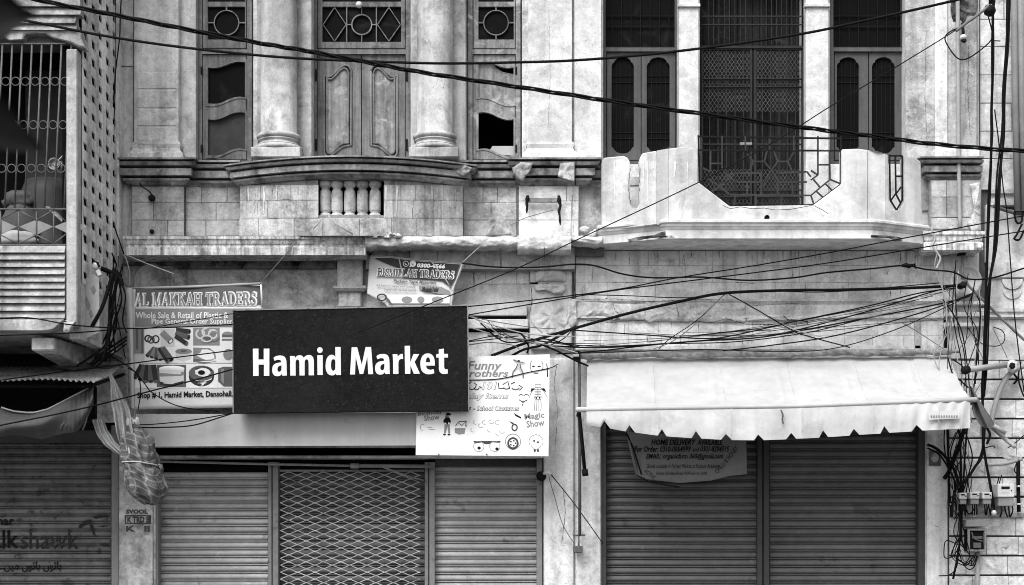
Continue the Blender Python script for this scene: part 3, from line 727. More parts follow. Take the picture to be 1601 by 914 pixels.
# stains, relief and painted ledge shade on the lower wall
MB().pbox(527, 567, 404, 448, -.13, .13).build('console', MT['plaster_mid'], mk, .01)
MB().sweep([(X(526, -.1), 0), pp(526, -.1), pp(568, -.1), (X(568, -.1), 0)], [(-.1, Z(447, -.1)), (.03, Z(447, -.1)), (.03, Z(451, -.1)), (0, Z(455, -.1)), (-.1, Z(455, -.1))]).build('console_base', MT['plaster_mid'], mk)
MB().pbox(529, 565, 455, 480, -.07, .07).build('console_shaft', MT['plaster_lower'], mk, .01)
MB().lathe(X(237, -.04), Z(440, -.04), [(.165, .0), (.165, -.05), (.15, -.065), (.14, -.065), (.13, -.04), (0.02, -.045)], 36, 'y').build('medallion', MT['plaster_lower'], mk)
MB().pbox(266, 273, 408, 480, -.02, .02).build('wall_rib', MT['plaster_lower'], mk, .006)
MB().pbox(192, 274, 403, 414, -.05, .05).build('frieze_shade_band', MT['soot_and_shade'], mk, .006)  # sooty blotches plus the ledge's shadow, painted into the band's dark colour
MB().pbox(274, 527, 403, 419, -.06, .06).build('frieze_shade_band', MT['soot_and_shade'], mk, .01)
masonry(mk, 572, 740, [421, 452, 480], -.012, MT['plaster_white'], thick=.011, jit=.002, wmin=34, wmax=60)
masonry(mk, 740, 828, [421, 444], -.012, MT['plaster_white'], thick=.011, jit=.002, wmin=38, wmax=50)
# pilaster with a battered scroll ornament
MB().pbox(829, 894, 408, 545, -.06, .06).build('pilaster', MT['plaster_bright'], mk, .012)
lump('scroll_ornament', circ(861, 434, 25, 20, 18, 180, 360)+[(884, 440), (838, 440)], -.06, .045, MT['plaster_bright'], mk, seed=2)
lump('scroll_ornament', [(834, 446), (845, 443), (884, 444), (885, 452), (880, 459), (868, 460), (850, 452), (836, 455)], -.06, .04, MT['plaster_bright'], mk, seed=5)
lump('scroll_ornament', [(836, 470), (870, 468), (880, 480), (888, 500), (884, 520), (850, 522), (830, 505)], -.055, .015, MT['plaster_bright'], mk, seed=6)
lump('broken_edge', [(888, 470), (901, 468), (903, 505), (893, 512), (886, 500)], -.05, .03, MT['plaster_rough'], mk, seed=9)
MB().pbox(829, 841, 441, 443.5, -.07, .02).build('crack_slot', MT['black'], mk)
# old shop hoarding between the signs: two pale boards with slots
MB().pbox(700, 824, 475, 493, -.06, .06).build('hoarding_board', MT['plaster_bright'], mk, .006)
MB().pbox(700, 823, 493, 498.5, -.02, .03).build('slot', MT['black'], mk)
MB().pbox(700, 826, 498.5, 513, -.07, .07).build('hoarding_board', MT['plaster_white'], mk, .006)
MB().pbox(700, 827, 513, 520, -.02, .03).build('slot', MT['black'], mk)
MB().pbox(700, 826, 519, 560, -.025, .025).build('hoarding_board', MT['plaster_mid'], mk, .004)
# iron bracket on the pedestal, left clip
MB().pbox(821, 875, 309, 316, -.16, .02).build('fixing_rail', MT['iron_grey'], mk, .003)
for x_, y0, y1 in ((824, 306, 333), (875, 306, 352)):
    pts = [P(x_+random.uniform(-1.5, 1.5), y0+(y1-y0)*i/6, -.17-.01*(i % 2)) for i in range(7)]
    MB().tube(pts, [.014, .022, .012, .016, .01, .012, .005]).build('rusted_hanger', MT['iron'], mk)
MB().lathe(X(238, -.1), Z(310, -.1), [(.03, -.1), (.03, -.13), (.012, -.15)], 10, 'y').build('pipe_stub', MT['iron'], mk)
MB().lathe(X(238, -.1), Z(362, -.1), [(.02, -.1), (.02, -.12)], 10, 'y').build('pipe_stub', MT['iron'], mk)
MB().tube(crom([P(216, 283, -.12), P(222, 291, -.14), P(232, 298, -.14), P(240, 307, -.14)]), .006).build('wire_stub', MT['iron'], mk)
# patch of darker stone leaning in the right recess
lump('mortar_patch', [(760, 368), (763, 345), (771, 328), (776, 329), (790, 345), (799, 366)], -.02, .02, MT['stone'], mk, seed=12)
for x_, y_ in ((900, 358), (921, 362), (931, 364), (912, 366)):
    lump('rubble', circ(x_+14, y_, 9, 5, 8), -.1, .05, MT['plaster_rough'], mk, seed=x_)

# --- shop front
MB().pbox(243, 851, 697, 716, .33, .05).build('lintel', MT['black'], mk)
MB().box(X(240), X(852), 0.0, .4, Z(712), Z(700)).build('lintel', MT['steel_dark'], mk)
fb = MB().plate([(212, 647), (409, 647), (409, 697), (212, 698)], [], -.41, .004).build('fascia_sheet', MT['fascia'], mk)
MB().plate([(407, 646), (655, 645), (656, 696), (407, 697)], [], -.417, .004).build('fascia_sheet', MT['fascia'], mk)
MB().box(X(214, -.4), X(650, -.4), -.405, -.01, Z(651, -.41), Z(655, -.41)).build('fascia_top', MT['fascia'], mk)
shutter(mk, 247, 419, 738, .16, MT['shutter'])
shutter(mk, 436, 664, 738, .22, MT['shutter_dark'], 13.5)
shutter(mk, 680, 839, 728, .16, MT['shutter'])
for a, b in ((419, 435), (664, 680)):
    g = MB().pbox(a, b, 722, GR, .07, .12).build('shutter_post', MT['steel'], mk, .004)
    MB().pbox(a+5.5, a+7, 724, GR, .066, .006).build('post_groove', MT['black'], g)
MB().pbox(839, 848, 712, GR, .02, .15).build('shutter_guide', MT['steel'], mk, .004)
MB().pbox(239, 247, 716, GR, .02, .15).build('shutter_guide', MT['steel'], mk, .004)
MB().pbox(680, 840, 716, 728, .10, .05).build('shutter_hood', MT['steel_dark'], mk, .004)
MB().pbox(247, 664, 712, 738, .30, .05).build('shutter_hood', MT['black'], mk)
rp = MB().tube([P(240, 721, -.02), P(400, 725, -.02), P(552, 728, -.02)], .012).build('cross_pipe', MT['iron_grey'], mk)
MB().tube([P(548, 728, -.02), P(561, 728.3, -.02)], .024, 8).build('pipe_coupling', MT['iron_grey'], rp)
MB().tube([P(560, 728, -.02), P(674, 729, -.02)], .017, 8).build('pipe_end', MT['steel'], rp)
MB().tube([P(596, 729, -.03), P(640, 745, .03), P(663, 751, .06)], .008).build('stay_rod', MT['iron_grey'], mk)
# expanded-metal grille in front of the middle shutter: each zigzag strip by itself
gr = MB().pbox(437, 663, 734, 737, .1, .02).build('security_grille', MT['iron_grey'], mk)
px_w, row = 27.2, 5.42
yg = .11
def zig(phase):
    q = []; k = 0; x_ = 438.0
    while x_ <= 663:
        up = (k+phase) % 2; zz = (.42 if up else -.42)*row/PPM
        q += [Vector((X(max(438, x_-1.6), yg), yg, zz)), Vector((X(min(663, x_+1.6), yg), yg, zz))]
        x_ += px_w/2; k += 1
    return q
m0 = MB().tube(zig(0), .0042, 4)  .mesh('grille_strip'); m1 = MB().tube(zig(1), .0042, 4).mesh('grille_strip')
for q in (m0, m1): q.materials.append(MT['grille'])
for i in range(34):
    o = link('grille_strip', (m0, m1)[i % 2], None, gr); o.location = (random.uniform(-.002, .002), random.uniform(-.004, .002), Z(740+i*row, yg))
mm = MB()
for i in range(34, 70):
    z_ = Z(740+i*row, yg)
    mm.tube([v+Vector((0, 0, z_)) for v in zig(i % 2)], .0042, 4)
mm.build('lower_strips', MT['grille'], gr)['kind'] = 'stuff'
# side pillar of the shops
MB().pbox(186, 239, 670, GR, -.03, .03).build('pillar_face', MT['plaster_grey'], mk, .006)
for s_, b_ in (('SVOOL', (197, 231, 796, 803)), ('K TRD B', (199, 234, 807, 817)), ('K   II', (197, 234, 822, 831))):
    text(s_, b_, on(-.0335), MT['stencil'], mk, bold=.045, name='stencilled_lettering')
MB().plate([(195, 805), (236, 805), (236, 819), (195, 819)], [[(197.5, 806.5), (232, 806.5), (234, 817), (197, 817.5)]], -.0332, 0).build('stencil_border', MT['stencil'], mk)
# fissure between the two buildings, damp patch
MB().pbox(895.5, 898, 290, GR, -.012, .005).build('wall_joint', MT['joint'], mk)
MB().pbox(851, 897, 560, GR, -.025, .025).build('pillar_face', MT['plaster_white'], mk, .008)

# ================================================================== BALCONY BUILDING (right)
bb = empty('balcony_building', P(1200, GR, 0), 'pale plastered house with a broken-edged concrete balcony over two dark shutters', 'building')
MB().plate([(941.5, TOP), (1531, TOP), (1531, 400), (941.5, 400)], [[(943, -60), (1061, -60), (1061, 256), (943, 256)], [(1094, -60), (1259, -60), (1259, 330), (1094, 330)], [(1297, -60), (1416, -60), (1416, 256), (1297, 256)]], .0, .35).build('upper_wall', MT['plaster_white'], bb)
MB().plate([(899.5, 400), (1531, 400), (1531, 560), (1481, 560), (1481, GR+30), (1447, GR+30), (1447, 560), (940, 560), (940, GR+30), (899.5, GR+30)], [], 0, .35).build('lower_wall', MT['plaster_white'], bb)
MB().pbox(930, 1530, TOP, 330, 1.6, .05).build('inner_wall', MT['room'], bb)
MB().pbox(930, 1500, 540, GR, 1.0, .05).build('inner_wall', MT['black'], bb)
MB().box(X(942), X(1531), .352, 3.0, Z(410), Z(385)).build('floor_slab', MT['room'], bb)
MB().box(X(942), X(1531), 0, 3.0, Z(TOP)-.01, Z(TOP)+.2).build('roof', MT['paving'], bb)
for a, b in ((1062, 1093), (1260, 1296)):
    m = MB().pbox(a, b, TOP, 330, -.05, .2).build('mullion_pier', MT['plaster_bright'], bb, .008)
    MB().pbox(a-2, b+2, 5, 10, -.075, .06).build('pier_band', MT['plaster_mid'], m, .004)
MB().pbox(1416, 1463, TOP, 330, -.02, .03).build('pilaster', MT['plaster_grey'], bb, .01)
MB().pbox(1463, 1486, TOP, 238, -.05, .06).build('pilaster', MT['plaster_white'], bb, .03)
MB().pbox(1484, 1530, TOP, 234, -.10, .11).build('pilaster', MT['plaster_grey'], bb, .02)
z = lambda q: Z(q, -.1)
MB().sweep([(X(1466, -.1), 0), pp(1466, -.1), pp(1530, -.1)], [(-.02, z(230)), (.02, z(232)), (.03, z(236)), (.03, z(247)), (-.02, z(247))]).build('pilaster_base', MT['plaster_white'], bb)
lump('dark_stain_patch', [(1487, -2), (1528, -2), (1530, 8), (1524, 26), (1512, 22), (1508, 36), (1500, 30), (1490, 34), (1486, 16)], -.10, .006, MT['soot_and_shade'], bb)
MB().sweep([(X(1450, -.12), 0), pp(1450, -.12), pp(1534, -.12)], crown(-.12, 248, 281, .10)).build('sill_cornice', MT['cornice'], bb)
MB().pbox(1455, 1534, 281, 368, -.1, .11).build('pedestal', MT['plaster_grey'], bb)
masonry(bb, 1456, 1532, [282, 308, 340, 358], -.115, MT['stone'], xs={0: [1480, 1504], 1: [1480, 1504], 2: []}, thick=.014)
lump('mortar_patch', [(1517, 288), (1532, 284), (1534, 360), (1520, 362), (1512, 350), (1520, 338), (1524, 310)], -.125, .02, MT['plaster_rough'], bb, seed=3)
MB().pbox(1440, 1456, 250, 360, .02, .03).build('side_recess', MT['steel_dark'], bb)
z = lambda q: Z(q, -.34)
MB().sweep([(X(1443, -.34), 0), pp(1443, -.34), pp(1540, -.34), (X(1540, -.34), .02)], [(-.3, z(361)), (0, z(361)), (0, z(366)), (-.015, z(368)), (-.02, z(375)), (-.03, z(376)), (-.012, z(379)), (-.012, z(390)), (-.3, z(390))]).build('string_course', MT['ledge'], bb)
# windows left and right of the door
def scallop(x0, x1, y0, y1):
    w_ = x1-x0; c_ = w_*.14
    top = [(x0, y0+14), (x0+.06*w_, y0+9), (x0+.1*w_, y0+9)]+[(x0+w_*(.5-.36*math.cos(math.pi*i/10)), y0+7-7*math.sin(math.pi*i/10)) for i in range(1, 10)]+[(x1-.1*w_, y0+9), (x1-.06*w_, y0+9), (x1, y0+14)]
    bot = [(x1, y1-12), (x1-.07*w_, y1-10)]+[(x1-w_*(.5-.36*math.cos(math.pi*i/10)), y1-8+7*math.sin(math.pi*i/10)) for i in range(1, 10)]+[(x0+.07*w_, y1-10), (x0, y1-12)]
    return top+bot
def arch_window(px0, px1, panes, label, mat):
    w_ = MB().plate([(px0, -60), (px1, -60), (px1, 256), (px0, 256)], [[(px0+6, -54), (px1-6, -54), (px1-6, 73), (px0+6, 73)], [(px0+7, 80), (px1-4, 80), (px1-4, 251), (px0+7, 251)]], .12, .09).build('window', mat, bb, .004)
    w_['label'] = label
    MB().plate([(px0+5, -55), (px1-5, -55), (px1-5, 75), (px0+5, 75)], [], .17, .008).build('pane', MT['glass_dark'], w_)
    x0, x1 = px0+8, px1-5; mid = (x0+x1)/2
    for (a, b), (pa, pb) in zip(((x0, mid-.6), (mid+.6, x1)), panes):
        h = scallop(pa, pb, 89, 241)
        MB().plate([(a, 81), (b, 81), (b, 250), (a, 250)], [h], .145, .04).build('window_leaf', mat, w_, .004)
        MB().plate([(pa-2, 86), (pb+2, 86), (pb+2, 244), (pa-2, 244)], [], .175, .006).build('pane', MT['glass_dark'], w_)
        bars = MB()
        for q in (118, 128, 206, 216): bars.pbox(pa, pb, q, q+1.2, .165, .006)
        for q in range(4): xx = pa+(pb-pa)*(q+1)/5; bars.pbox(xx, xx+1, 89, 241, .168, .006)
        bars.build('glazing_bar', MT['bar_dark'], w_)
    bars = MB()
    for q in (24, 41): bars.pbox(px0+7, px1-7, q, q+1.4, .15, .008)
    for q in range(7): xx = px0+8+(px1-px0-16)*(q+.5)/7; bars.pbox(xx, xx+1.2, -54, 73, .152, .008)
    bars.build('grille_bar', MT['bar_dark'], w_)
    return w_
WD = MT['wood_dark2'] = M('grey_brown_wood', .075, .15, 2.5, streak=.15, fine=.1, rough=.5, bump=.15, streakscale=22)
arch_window(941, 1061, ((956, 991), (1011, 1047)), 'arched twin casement beside the left end of the balcony', WD)
arch_window(1297, 1416, ((1308, 1343), (1363, 1399)), 'arched twin casement beside the right end of the balcony', WD)
# balcony door: grille leaves over a dark timber door
bd = MB().plate([(1094, -60), (1259, -60), (1259, 326), (1094, 326)], [[(1097, -56), (1256, -56), (1256, 330-6), (1097, 330-6)]], .06, .08).build('balcony_door', MT['iron'], bb, .003)
MB().plate([(1096, -58), (1257, -58), (1257, 326), (1096, 326)], [], .30, .04).build('timber_backing', MT['door_black'], bd)
for i in range(14):
    xx = 1096+161*i/14; MB().plate([(xx+.6, -58), (xx+10.9, -58), (xx+10.9, 326), (xx+.6, 326)], [], .285+random.uniform(0, .004), .014).build('plank', MT['door_black'], bd)
for a, b in ((1096, 1176), (1179, 1257)):
    lf = MB().plate([(a, 74), (b, 74), (b, 324), (a, 324)], [[(a+3.4, 77.5), (b-3.4, 77.5), (b-3.4, 320), (a+3.4, 320)]], .075, .03).build('gate_leaf', MT['mesh_iron'], bd)
    for q in (121.5, 134, 213, 224, 296, 306):
        MB().pbox(a+3, b-3, q, q+2, .07, .02).build('gate_rail', MT['mesh_iron'], bd)
    for i in range(1, 6):
        xx = a+(b-a)*i/6; MB().pbox(xx-.7, xx+.7, 77, 321, .078, .012).build('gate_bar', MT['mesh_iron'], bd)
mesh_mb = MB()
def exmesh(x0, x1, y0, y1, y, cw=6.0, ch=4.6, r=.0022):
    m = MB(); rows = int((y1-y0)/ch)
    for j in range(rows):
        pts = []; x_ = x0; k = 0
        while x_ <= x1:
            up = ((k+j) % 2); pts.append(P(x_, y0+j*ch+(ch*.92 if up else 0.08*ch), y)); x_ += cw/2; k += 1
        for a, b in zip(pts, pts[1:]):
            h = Vector((0, 0, r*1.35)); m.add([a-h, b-h, b+h, a+h], [(0, 1, 2, 3)])
    return m
for a, b in ((1099, 1174), (1182, 1254)):
    o = exmesh(a, b, 78, 176, .092).build('expanded_mesh', MT['iron_mid'], bd); o['kind'] = 'stuff'
    o = exmesh(a, b, 264, 320, .092).build('expanded_mesh', MT['iron_mid'], bd); o['kind'] = 'stuff'
    for i in range(1, 9):
        xx = a+(b-a)*i/9; MB().pbox(xx-.5, xx+.5, -56, 70, .1, .01).build('grille_bar', MT['mesh_iron'], bd)
for q in (24, 37): MB().pbox(1097, 1256, q, q+1.8, .095, .012).build('grille_rail', MT['mesh_iron'], bd)
MB().pbox(1097, 1256, 71, 75, .065, .05).build('transom_bar', MT['mesh_iron'], bd)
MB().pbox(1157, 1176, 222, 226, .05, .02).build('door_bolt', MT['iron_grey'], bd)
# lower window-wall under the side windows, seen between balcony posts
MB().pbox(944, 1060, 276, 289, -.012, .02).build('apron_band', MT['plaster_grey'], bb)

# --- the concrete balcony
dtab = [(938, -.30), (1027, -.565), (1045, -.53), (1357, -.53), (1371, -.555), (1384, -.53), (1447, -.30)]
bdep = lambda px: polyx(dtab, px)
bmap = lambda a, b: P(a, b, bdep(a))
bal = MB().plate([(1045, 232), (1068, 229), (1091, 231), (1091.5, 284), (1141, 322), (1272, 320), (1316, 287), (1316, 233), (1340, 232), (1357, 234), (1357, 348), (1045, 348)], [], 0, .11, bmap).build('balcony_wall', MT['balcony'], bb, .008)
MB().plate([(941, 251), (944, 246), (975, 243), (981, 246), (985, 252), (985, 316), (988, 324), (996, 326), (1000, 318), (999, 296), (1001, 270), (999, 250), (1004, 239), (1027, 235), (1027, 351), (941, 362)], [], 0, .11, bmap).build('balcony_wall', MT['balcony'], bb, .01)
MB().plate([(1027, 235), (1045, 232), (1045, 348), (1027, 351)], [], 0, .11, bmap).build('balcony_wall', MT['balcony'], bb)
MB().plate([(1357, 234), (1371, 236), (1384, 240), (1384, 351), (1357, 348)], [], 0, .11, bmap).build('balcony_wall', MT['balcony'], bb)
MB().plate([(1384, 240), (1389, 242), (1390, 314), (1395, 325), (1402, 330), (1409, 324), (1413, 314), (1411, 245), (1430, 246), (1440, 252), (1443, 363), (1384, 351)], [], 0, .11, bmap).build('balcony_wall', MT['balcony'], bb, .01)
plan = [(X(938, -.30), .0), pp(938, -.30), pp(1036, -.54), pp(1045, -.56), pp(1364, -.56), pp(1375, -.54), pp(1447, -.30), (X(1447, -.30), .0)]
z = lambda q: Z(q, -.56)
MB().sweep(plan, [(-.1, z(342)), (.02, z(343)), (.03, z(345)), (.03, z(348)), (.015, z(350)), (.01, z(353)), (.0, z(355)), (-.01, z(358)), (-.015, z(359)), (-.015, z(371)), (-.02, z(373)), (-.1, z(373))]).build('balcony_moulding', MT['balcony'], bb)
MB().add([(a, b, z(372.5)) for a, b in plan]+[(a, b, z(345)) for a, b in plan], [tuple(reversed(range(8))), tuple(range(8, 16))]).build('balcony_slab', MT['plaster_white'], bb)
lump('broken_concrete', [(981, 374), (984, 379), (1002, 374), (1027, 371), (1045, 369), (1070, 371), (1070, 368), (1052, 366), (1040, 361), (1034, 362), (1024, 367), (1003, 369)], -.53, .012, MT['soot_and_shade'], bb, seed=2, amp=.012)
lump('broken_concrete', [(1360, 367), (1388, 368), (1408, 371), (1411, 376), (1402, 377), (1390, 372), (1361, 370)], -.54, .01, MT['soot_and_shade'], bb, seed=5, amp=.012)
MB().lathe(X(1199, -.56), Z(340, -.56), [(.022, -.55), (.022, -.575), (.015, -.575), (.015, -.56)], 12, 'y').build('drain_spout', MT['iron'], bb)
cr = [(1130, 321), (1142, 326), (1158, 323), (1176, 326), (1195, 325), (1212, 328), (1236, 327), (1258, 323), (1272, 320)]
strokes('crack', [cr, [(1272, 321), (1286, 328), (1295, 334)]], .9, lambda a, b: P(a, b, -.5635), MT['ink'], bb)
# balcony railing of welded flat bars
rl = empty('balcony_railing', P(1204, 320, -.5), 'black welded railing of angular bars filling the gap in the balcony wall', 'railing')
yr = -.50
def bars(name, segs, wd, parent, y=yr, mat=None, t=.012):
    for a, b in segs:
        m = MB(); bar2(m, a, b, wd, y+random.uniform(0, .003), t); m.build(name, mat or MT['iron'], parent)
frame_ = [((1092, 211), (1093.5, 284)), ((1093.5, 284), (1140, 321.5)), ((1140, 321.5), (1272, 320)), ((1272, 320), (1315.5, 287)), ((1315.5, 287), (1315, 212)), ((1090, 234.5), (1316, 235)), ((1092, 213), (1316, 216))]
bars('railing_frame', frame_, 2.6, rl, mat=MT['iron'])
inner = [((1096, 212), (1096, 284)), ((1279, 212), (1279, 273)), ((1279, 273), (1268, 281)), ((1268, 266), (1279, 273)), ((1297, 235), (1298, 280)), ((1298, 280), (1268, 305)), ((1268, 305), (1273, 320)), ((1298, 280), (1315, 287)), ((1280, 257), (1297, 257)), ((1272, 280), (1282, 292)), ((1290, 286), (1302, 298)), ((1277, 299), (1288, 309)), ((1279, 235), (1297, 235)),
         ((1129, 235), (1129, 262)), ((1111, 235), (1111, 268)), ((1111, 255), (1129, 255)), ((1165, 212), (1166, 235)), ((1203, 212), (1203, 235)), ((1241, 212), (1241, 235)), ((1129, 212), (1129, 235)),
         ((1168, 240), (1178, 252)), ((1178, 252), (1195, 252)), ((1195, 252), (1206, 266)), ((1195, 252), (1199, 236)), ((1206, 266), (1216, 252)), ((1216, 252), (1232, 252)), ((1232, 252), (1241, 238)), ((1216, 252), (1210, 236)), ((1232, 252), (1238, 266)), ((1178, 252), (1172, 266)),
         ((1131, 268), (1150, 284)), ((1150, 284), (1190, 284)), ((1150, 270), (1190, 270)), ((1150, 270), (1131, 276)), ((1190, 270), (1190, 303)), ((1206, 266), (1218, 284)), ((1218, 284), (1262, 284)), ((1218, 270), (1262, 268)), ((1206, 266), (1193, 290)), ((1262, 268), (1268, 276)),
         ((1106, 278), (1125, 291)), ((1125, 291), (1140, 278)), ((1125, 291), (1142, 304)), ((1142, 304), (1268, 305)), ((1168, 284), (1168, 304)), ((1182, 304), (1182, 320)), ((1216, 286), (1216, 305)), ((1222, 305), (1222, 320)), ((1250, 305), (1250, 320)), ((1150, 304), (1147, 320)), ((1113, 299), (1128, 289)), ((1099, 262), (1111, 268)), ((1238, 284), (1240, 304))]
bars('railing_bar', inner, 2.3, rl, mat=MT['rail'])
sl = empty('slot_railing', P(1401, 320, -.45), 'narrow black railing of three bars filling the slot near the balcony\'s right end', 'railing')
bars('railing_bar', [((1391, 241), (1392, 312)), ((1411, 243), (1411, 312)), ((1400, 243), (1401, 303)), ((1392, 312), (1402, 328)), ((1411, 312), (1402, 328)), ((1391, 243), (1411, 243)), ((1400, 303), (1393, 313)), ((1401, 303), (1408, 316)), ((1401, 303), (1409, 292)), ((1401, 275), (1411, 275))], 2.4, sl, -.44)

# --- wall under the balcony: courses, broken plaster band
MB().pbox(899.5, 1476, 384, 548, -.018, .02).build('wall_core', MT['joint_pale'], bb)
masonry(bb, 900, 1475, [392, 415, 441, 468], -.03, MT['stone_pale'], wmin=46, wmax=80, gap=.4, thick=.012, jit=.001, e=.002)
MB().sweep([(X(900, -.03), -.02), pp(900, -.04), pp(1475, -.04)], [(0, Z(467, -.04)), (.035, Z(468, -.04)), (.035, Z(471, -.04)), (.01, Z(474, -.04)), (0, Z(476, -.04)), (0, Z(492, -.04)), (.02, Z(494, -.04)), (.02, Z(497, -.04)), (-.02, Z(498, -.04))]).build('band_moulding', MT['plaster_white'], bb)
for i, (a, b, c, d) in enumerate(((902, 960, 469, 496), (958, 1010, 474, 500), (1008, 1085, 470, 502), (1083, 1166, 471, 503), (1168, 1262, 492, 501))):
    n = 9
    pts = [(a+(b-a)*k/n, c+2*nz(k, i)) for k in range(n+1)]+[(b-(b-a)*k/n, d+4*nz(k*1.3, i+7)) for k in range(n+1)]
    lump('plaster_remnant', pts, -.045, .022, MT['plaster_rough'], bb, seed=i, amp=.008)
masonry(bb, 900, 1475, [498, 524, 548], -.028, MT['stone_pale'], wmin=42, wmax=52, gap=.4, thick=.012, jit=.001, e=.002)
MB().pbox(900, 1470, 540, 546, -.045, .03).build('thin_ledge', MT['plaster_white'], bb)
MB().pbox(1476, 1530, 395, 470, -.05, .05).build('pilaster', MT['plaster_white'], bb, .01)
MB().lathe(X(1508, -.06), Z(440, -.06), [(.142, -.04), (.142, -.11), (.132, -.12), (.12, -.12), (.115, -.09), (.02, -.095)], 40, 'y').build('medallion', MT['plaster_white'], bb)
MB().pbox(1476, 1541, 470, 476, -.075, .08).build('pilaster_band', MT['plaster_white'], bb, .004)
MB().pbox(1476, 1541, 488, 494, -.07, .07).build('pilaster_band', MT['plaster_white'], bb, .004)
MB().pbox(1476, 1541, 504, 510, -.08, .08).build('pilaster_band', MT['plaster_white'], bb, .004)
MB().pbox(1477, 1481, 500, 556, -.02, .03).build('wall_crack', MT['black'], bb)
MB().pbox(1430, 1440, 495, 545, -.045, .02).build('drain_channel', MT['plaster_grey'], bb, .003)
# shop front of the right house
MB().box(X(938), X(1449), .02, .4, Z(662), Z(560)).build('lintel', MT['steel_dark'], bb)
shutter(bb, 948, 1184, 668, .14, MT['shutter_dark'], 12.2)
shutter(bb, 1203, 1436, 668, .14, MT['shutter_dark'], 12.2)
MB().pbox(939, 948, 655, GR, .02, .13).build('shutter_guide', MT['steel_dark'], bb, .004)
g = MB().pbox(1184, 1203, 655, GR, .06, .1).build('shutter_post', MT['steel_dark'], bb, .004)
MB().pbox(1192, 1194, 655, GR, .056, .006).build('post_groove', MT['black'], g)
MB().pbox(1436, 1448, 655, GR, .02, .13).build('shutter_guide', MT['steel_dark'], bb, .004)
MB().pbox(1449, 1482, 555, GR, -.03, .03).build('pier_face', MT['plaster_white'], bb, .006)
MB().pbox(901, 939, 560, GR, -.02, .02).build('pier_face', MT['plaster_white'], bb, .006)

# ================================================================== CORNER BUILDING (far right, rusticated)
cb = empty('rusticated_building', P(1570, GR, 0), 'pale house wall with deep horizontal stone joints, cables and electricity meters', 'building')
MB().plate([(1531.5, TOP), (1880, TOP), (1880, GR+30), (1482, GR+30), (1482, 560), (1531.5, 560)], [], .02, .35).build('wall', MT['joint'], cb)
masonry(cb, 1532, 1880, [-58, -14, 30, 73, 117, 161, 205, 248], -.01, MT['stone_right'], wmin=70, wmax=110, gap=1.0, thick=.025)
masonry(cb, 1532, 1880, [248, 297], -.01, MT['stone_right'], wmin=90, wmax=110, gap=.8, thick=.025)
z = lambda q: Z(q, 0)
MB().sweep([pp(1545, .0), pp(1880, .0)], [(0, z(296)), (.03, z(298)), (.03, z(303)), (.0, z(305)), (.0, z(310)), (.04, z(312)), (.05, z(322)), (0, z(324))]).build('band_moulding', MT['plaster_grey'], cb)
MB().plate([(1544, 318), (1568, 325), (1610, 332), (1880, 332), (1880, 410), (1541, 410), (1541, 322)], [], -.03, .05).build('plaster_panel', MT['plaster_bright'], cb, .006)
MB().sweep([pp(1541, -.02), pp(1880, -.02)], [(0, z(410)), (.03, z(411)), (.03, z(420)), (.02, z(434)), (0, z(436))]).build('band_moulding', MT['plaster_white'], cb)
MB().plate([(1541, 434), (1880, 434), (1880, 482), (1541, 482)], [], -.005, .02).build('plaster_panel', MT['plaster_white'], cb)
for cy_, rr in ((436, 16), (452, 15)):
    MB().plate(circ(1583, cy_, rr, n=20, a0=0, a1=180), [], -.03+(cy_-436)*.0008, .03).build('scallop_ornament', MT['plaster_white'], cb, .008)
MB().sweep([pp(1531, -.02), pp(1880, -.02)], [(0, z(482)), (.03, z(483)), (.03, z(488)), (.01, z(490)), (.01, z(494)), (.03, z(496)), (0, z(499))]).build('band_moulding', MT['plaster_white'], cb)
MB().plate([(1531, 499), (1880, 499), (1880, 562), (1531, 562)], [], -.008, .02).build('plaster_panel', MT['plaster_white'], cb)
rows = [562.5+30.6*i for i in range(18)]
masonry(cb, 1484, 1880, rows, -.03, MT['stone_right'], wmin=45, wmax=80, gap=.4, gy=2.9, thick=.045, e=.006, jit=.005, ragged=1.1)
MB().pbox(1486, 1601, 801, 809, -.06, .05).build('meter_shelf', MT['plaster_grey'], cb, .006)
def lum(px, py, w_, h_, s_): lump('plaster_scar', [(px+a*w_, py+b*h_) for a, b in ((0, .5), (.2, 0), (.6, .1), (1, .4), (.9, .9), (.4, 1))], -.03, .006, MT['plaster_rough'], cb, seed=s_)
for i, (a, b) in enumerate(((1567, 708), (1560, 845))): lum(a, b, 26, 12, i)

def crack(pts, y, parent, wd=.8, seed=0):
    q = []
    for (x0, y0), (x1, y1) in zip(pts, pts[1:]):
        n = max(2, int(math.hypot(x1-x0, y1-y0)/3))
        for i in range(n): t = i/n; q.append((x0+(x1-x0)*t+1.3*nz(i*.7+seed, x0), y0+(y1-y0)*t+1.3*nz(i*.7, y0, seed)))
    q.append(pts[-1]); vs_ = []; m = len(q)
    for i, p in enumerate(q):
        a_ = q[max(i-1, 0)]; c_ = q[min(i+1, m-1)]; dx, dy = c_[0]-a_[0], c_[1]-a_[1]; L = math.hypot(dx, dy) or 1
        w2 = wd*(.35+.65*abs(nz(i*.5, seed, 3))*2)/2*(1 if 0 < i < m-1 else .2)
        vs_ += [P(p[0]-dy/L*w2, p[1]+dx/L*w2, y), P(p[0]+dy/L*w2, p[1]-dx/L*w2, y)]
    MB().add(vs_, [(2*i, 2*i+1, 2*i+3, 2*i+2) for i in range(m-1)]).build('crack', MT['ink'], parent)
rr_ = random.Random(11)
for i in range(34):
    x_ = rr_.uniform(905, 1470); y_ = rr_.choice((394, 397, 416, 420, 442, 446, 500, 504, 525)); L = rr_.uniform(8, 22)
    crack([(x_, y_), (x_+rr_.uniform(-1, 1), y_+L)], -.034, bb, rr_.uniform(.7, 1.5), i)
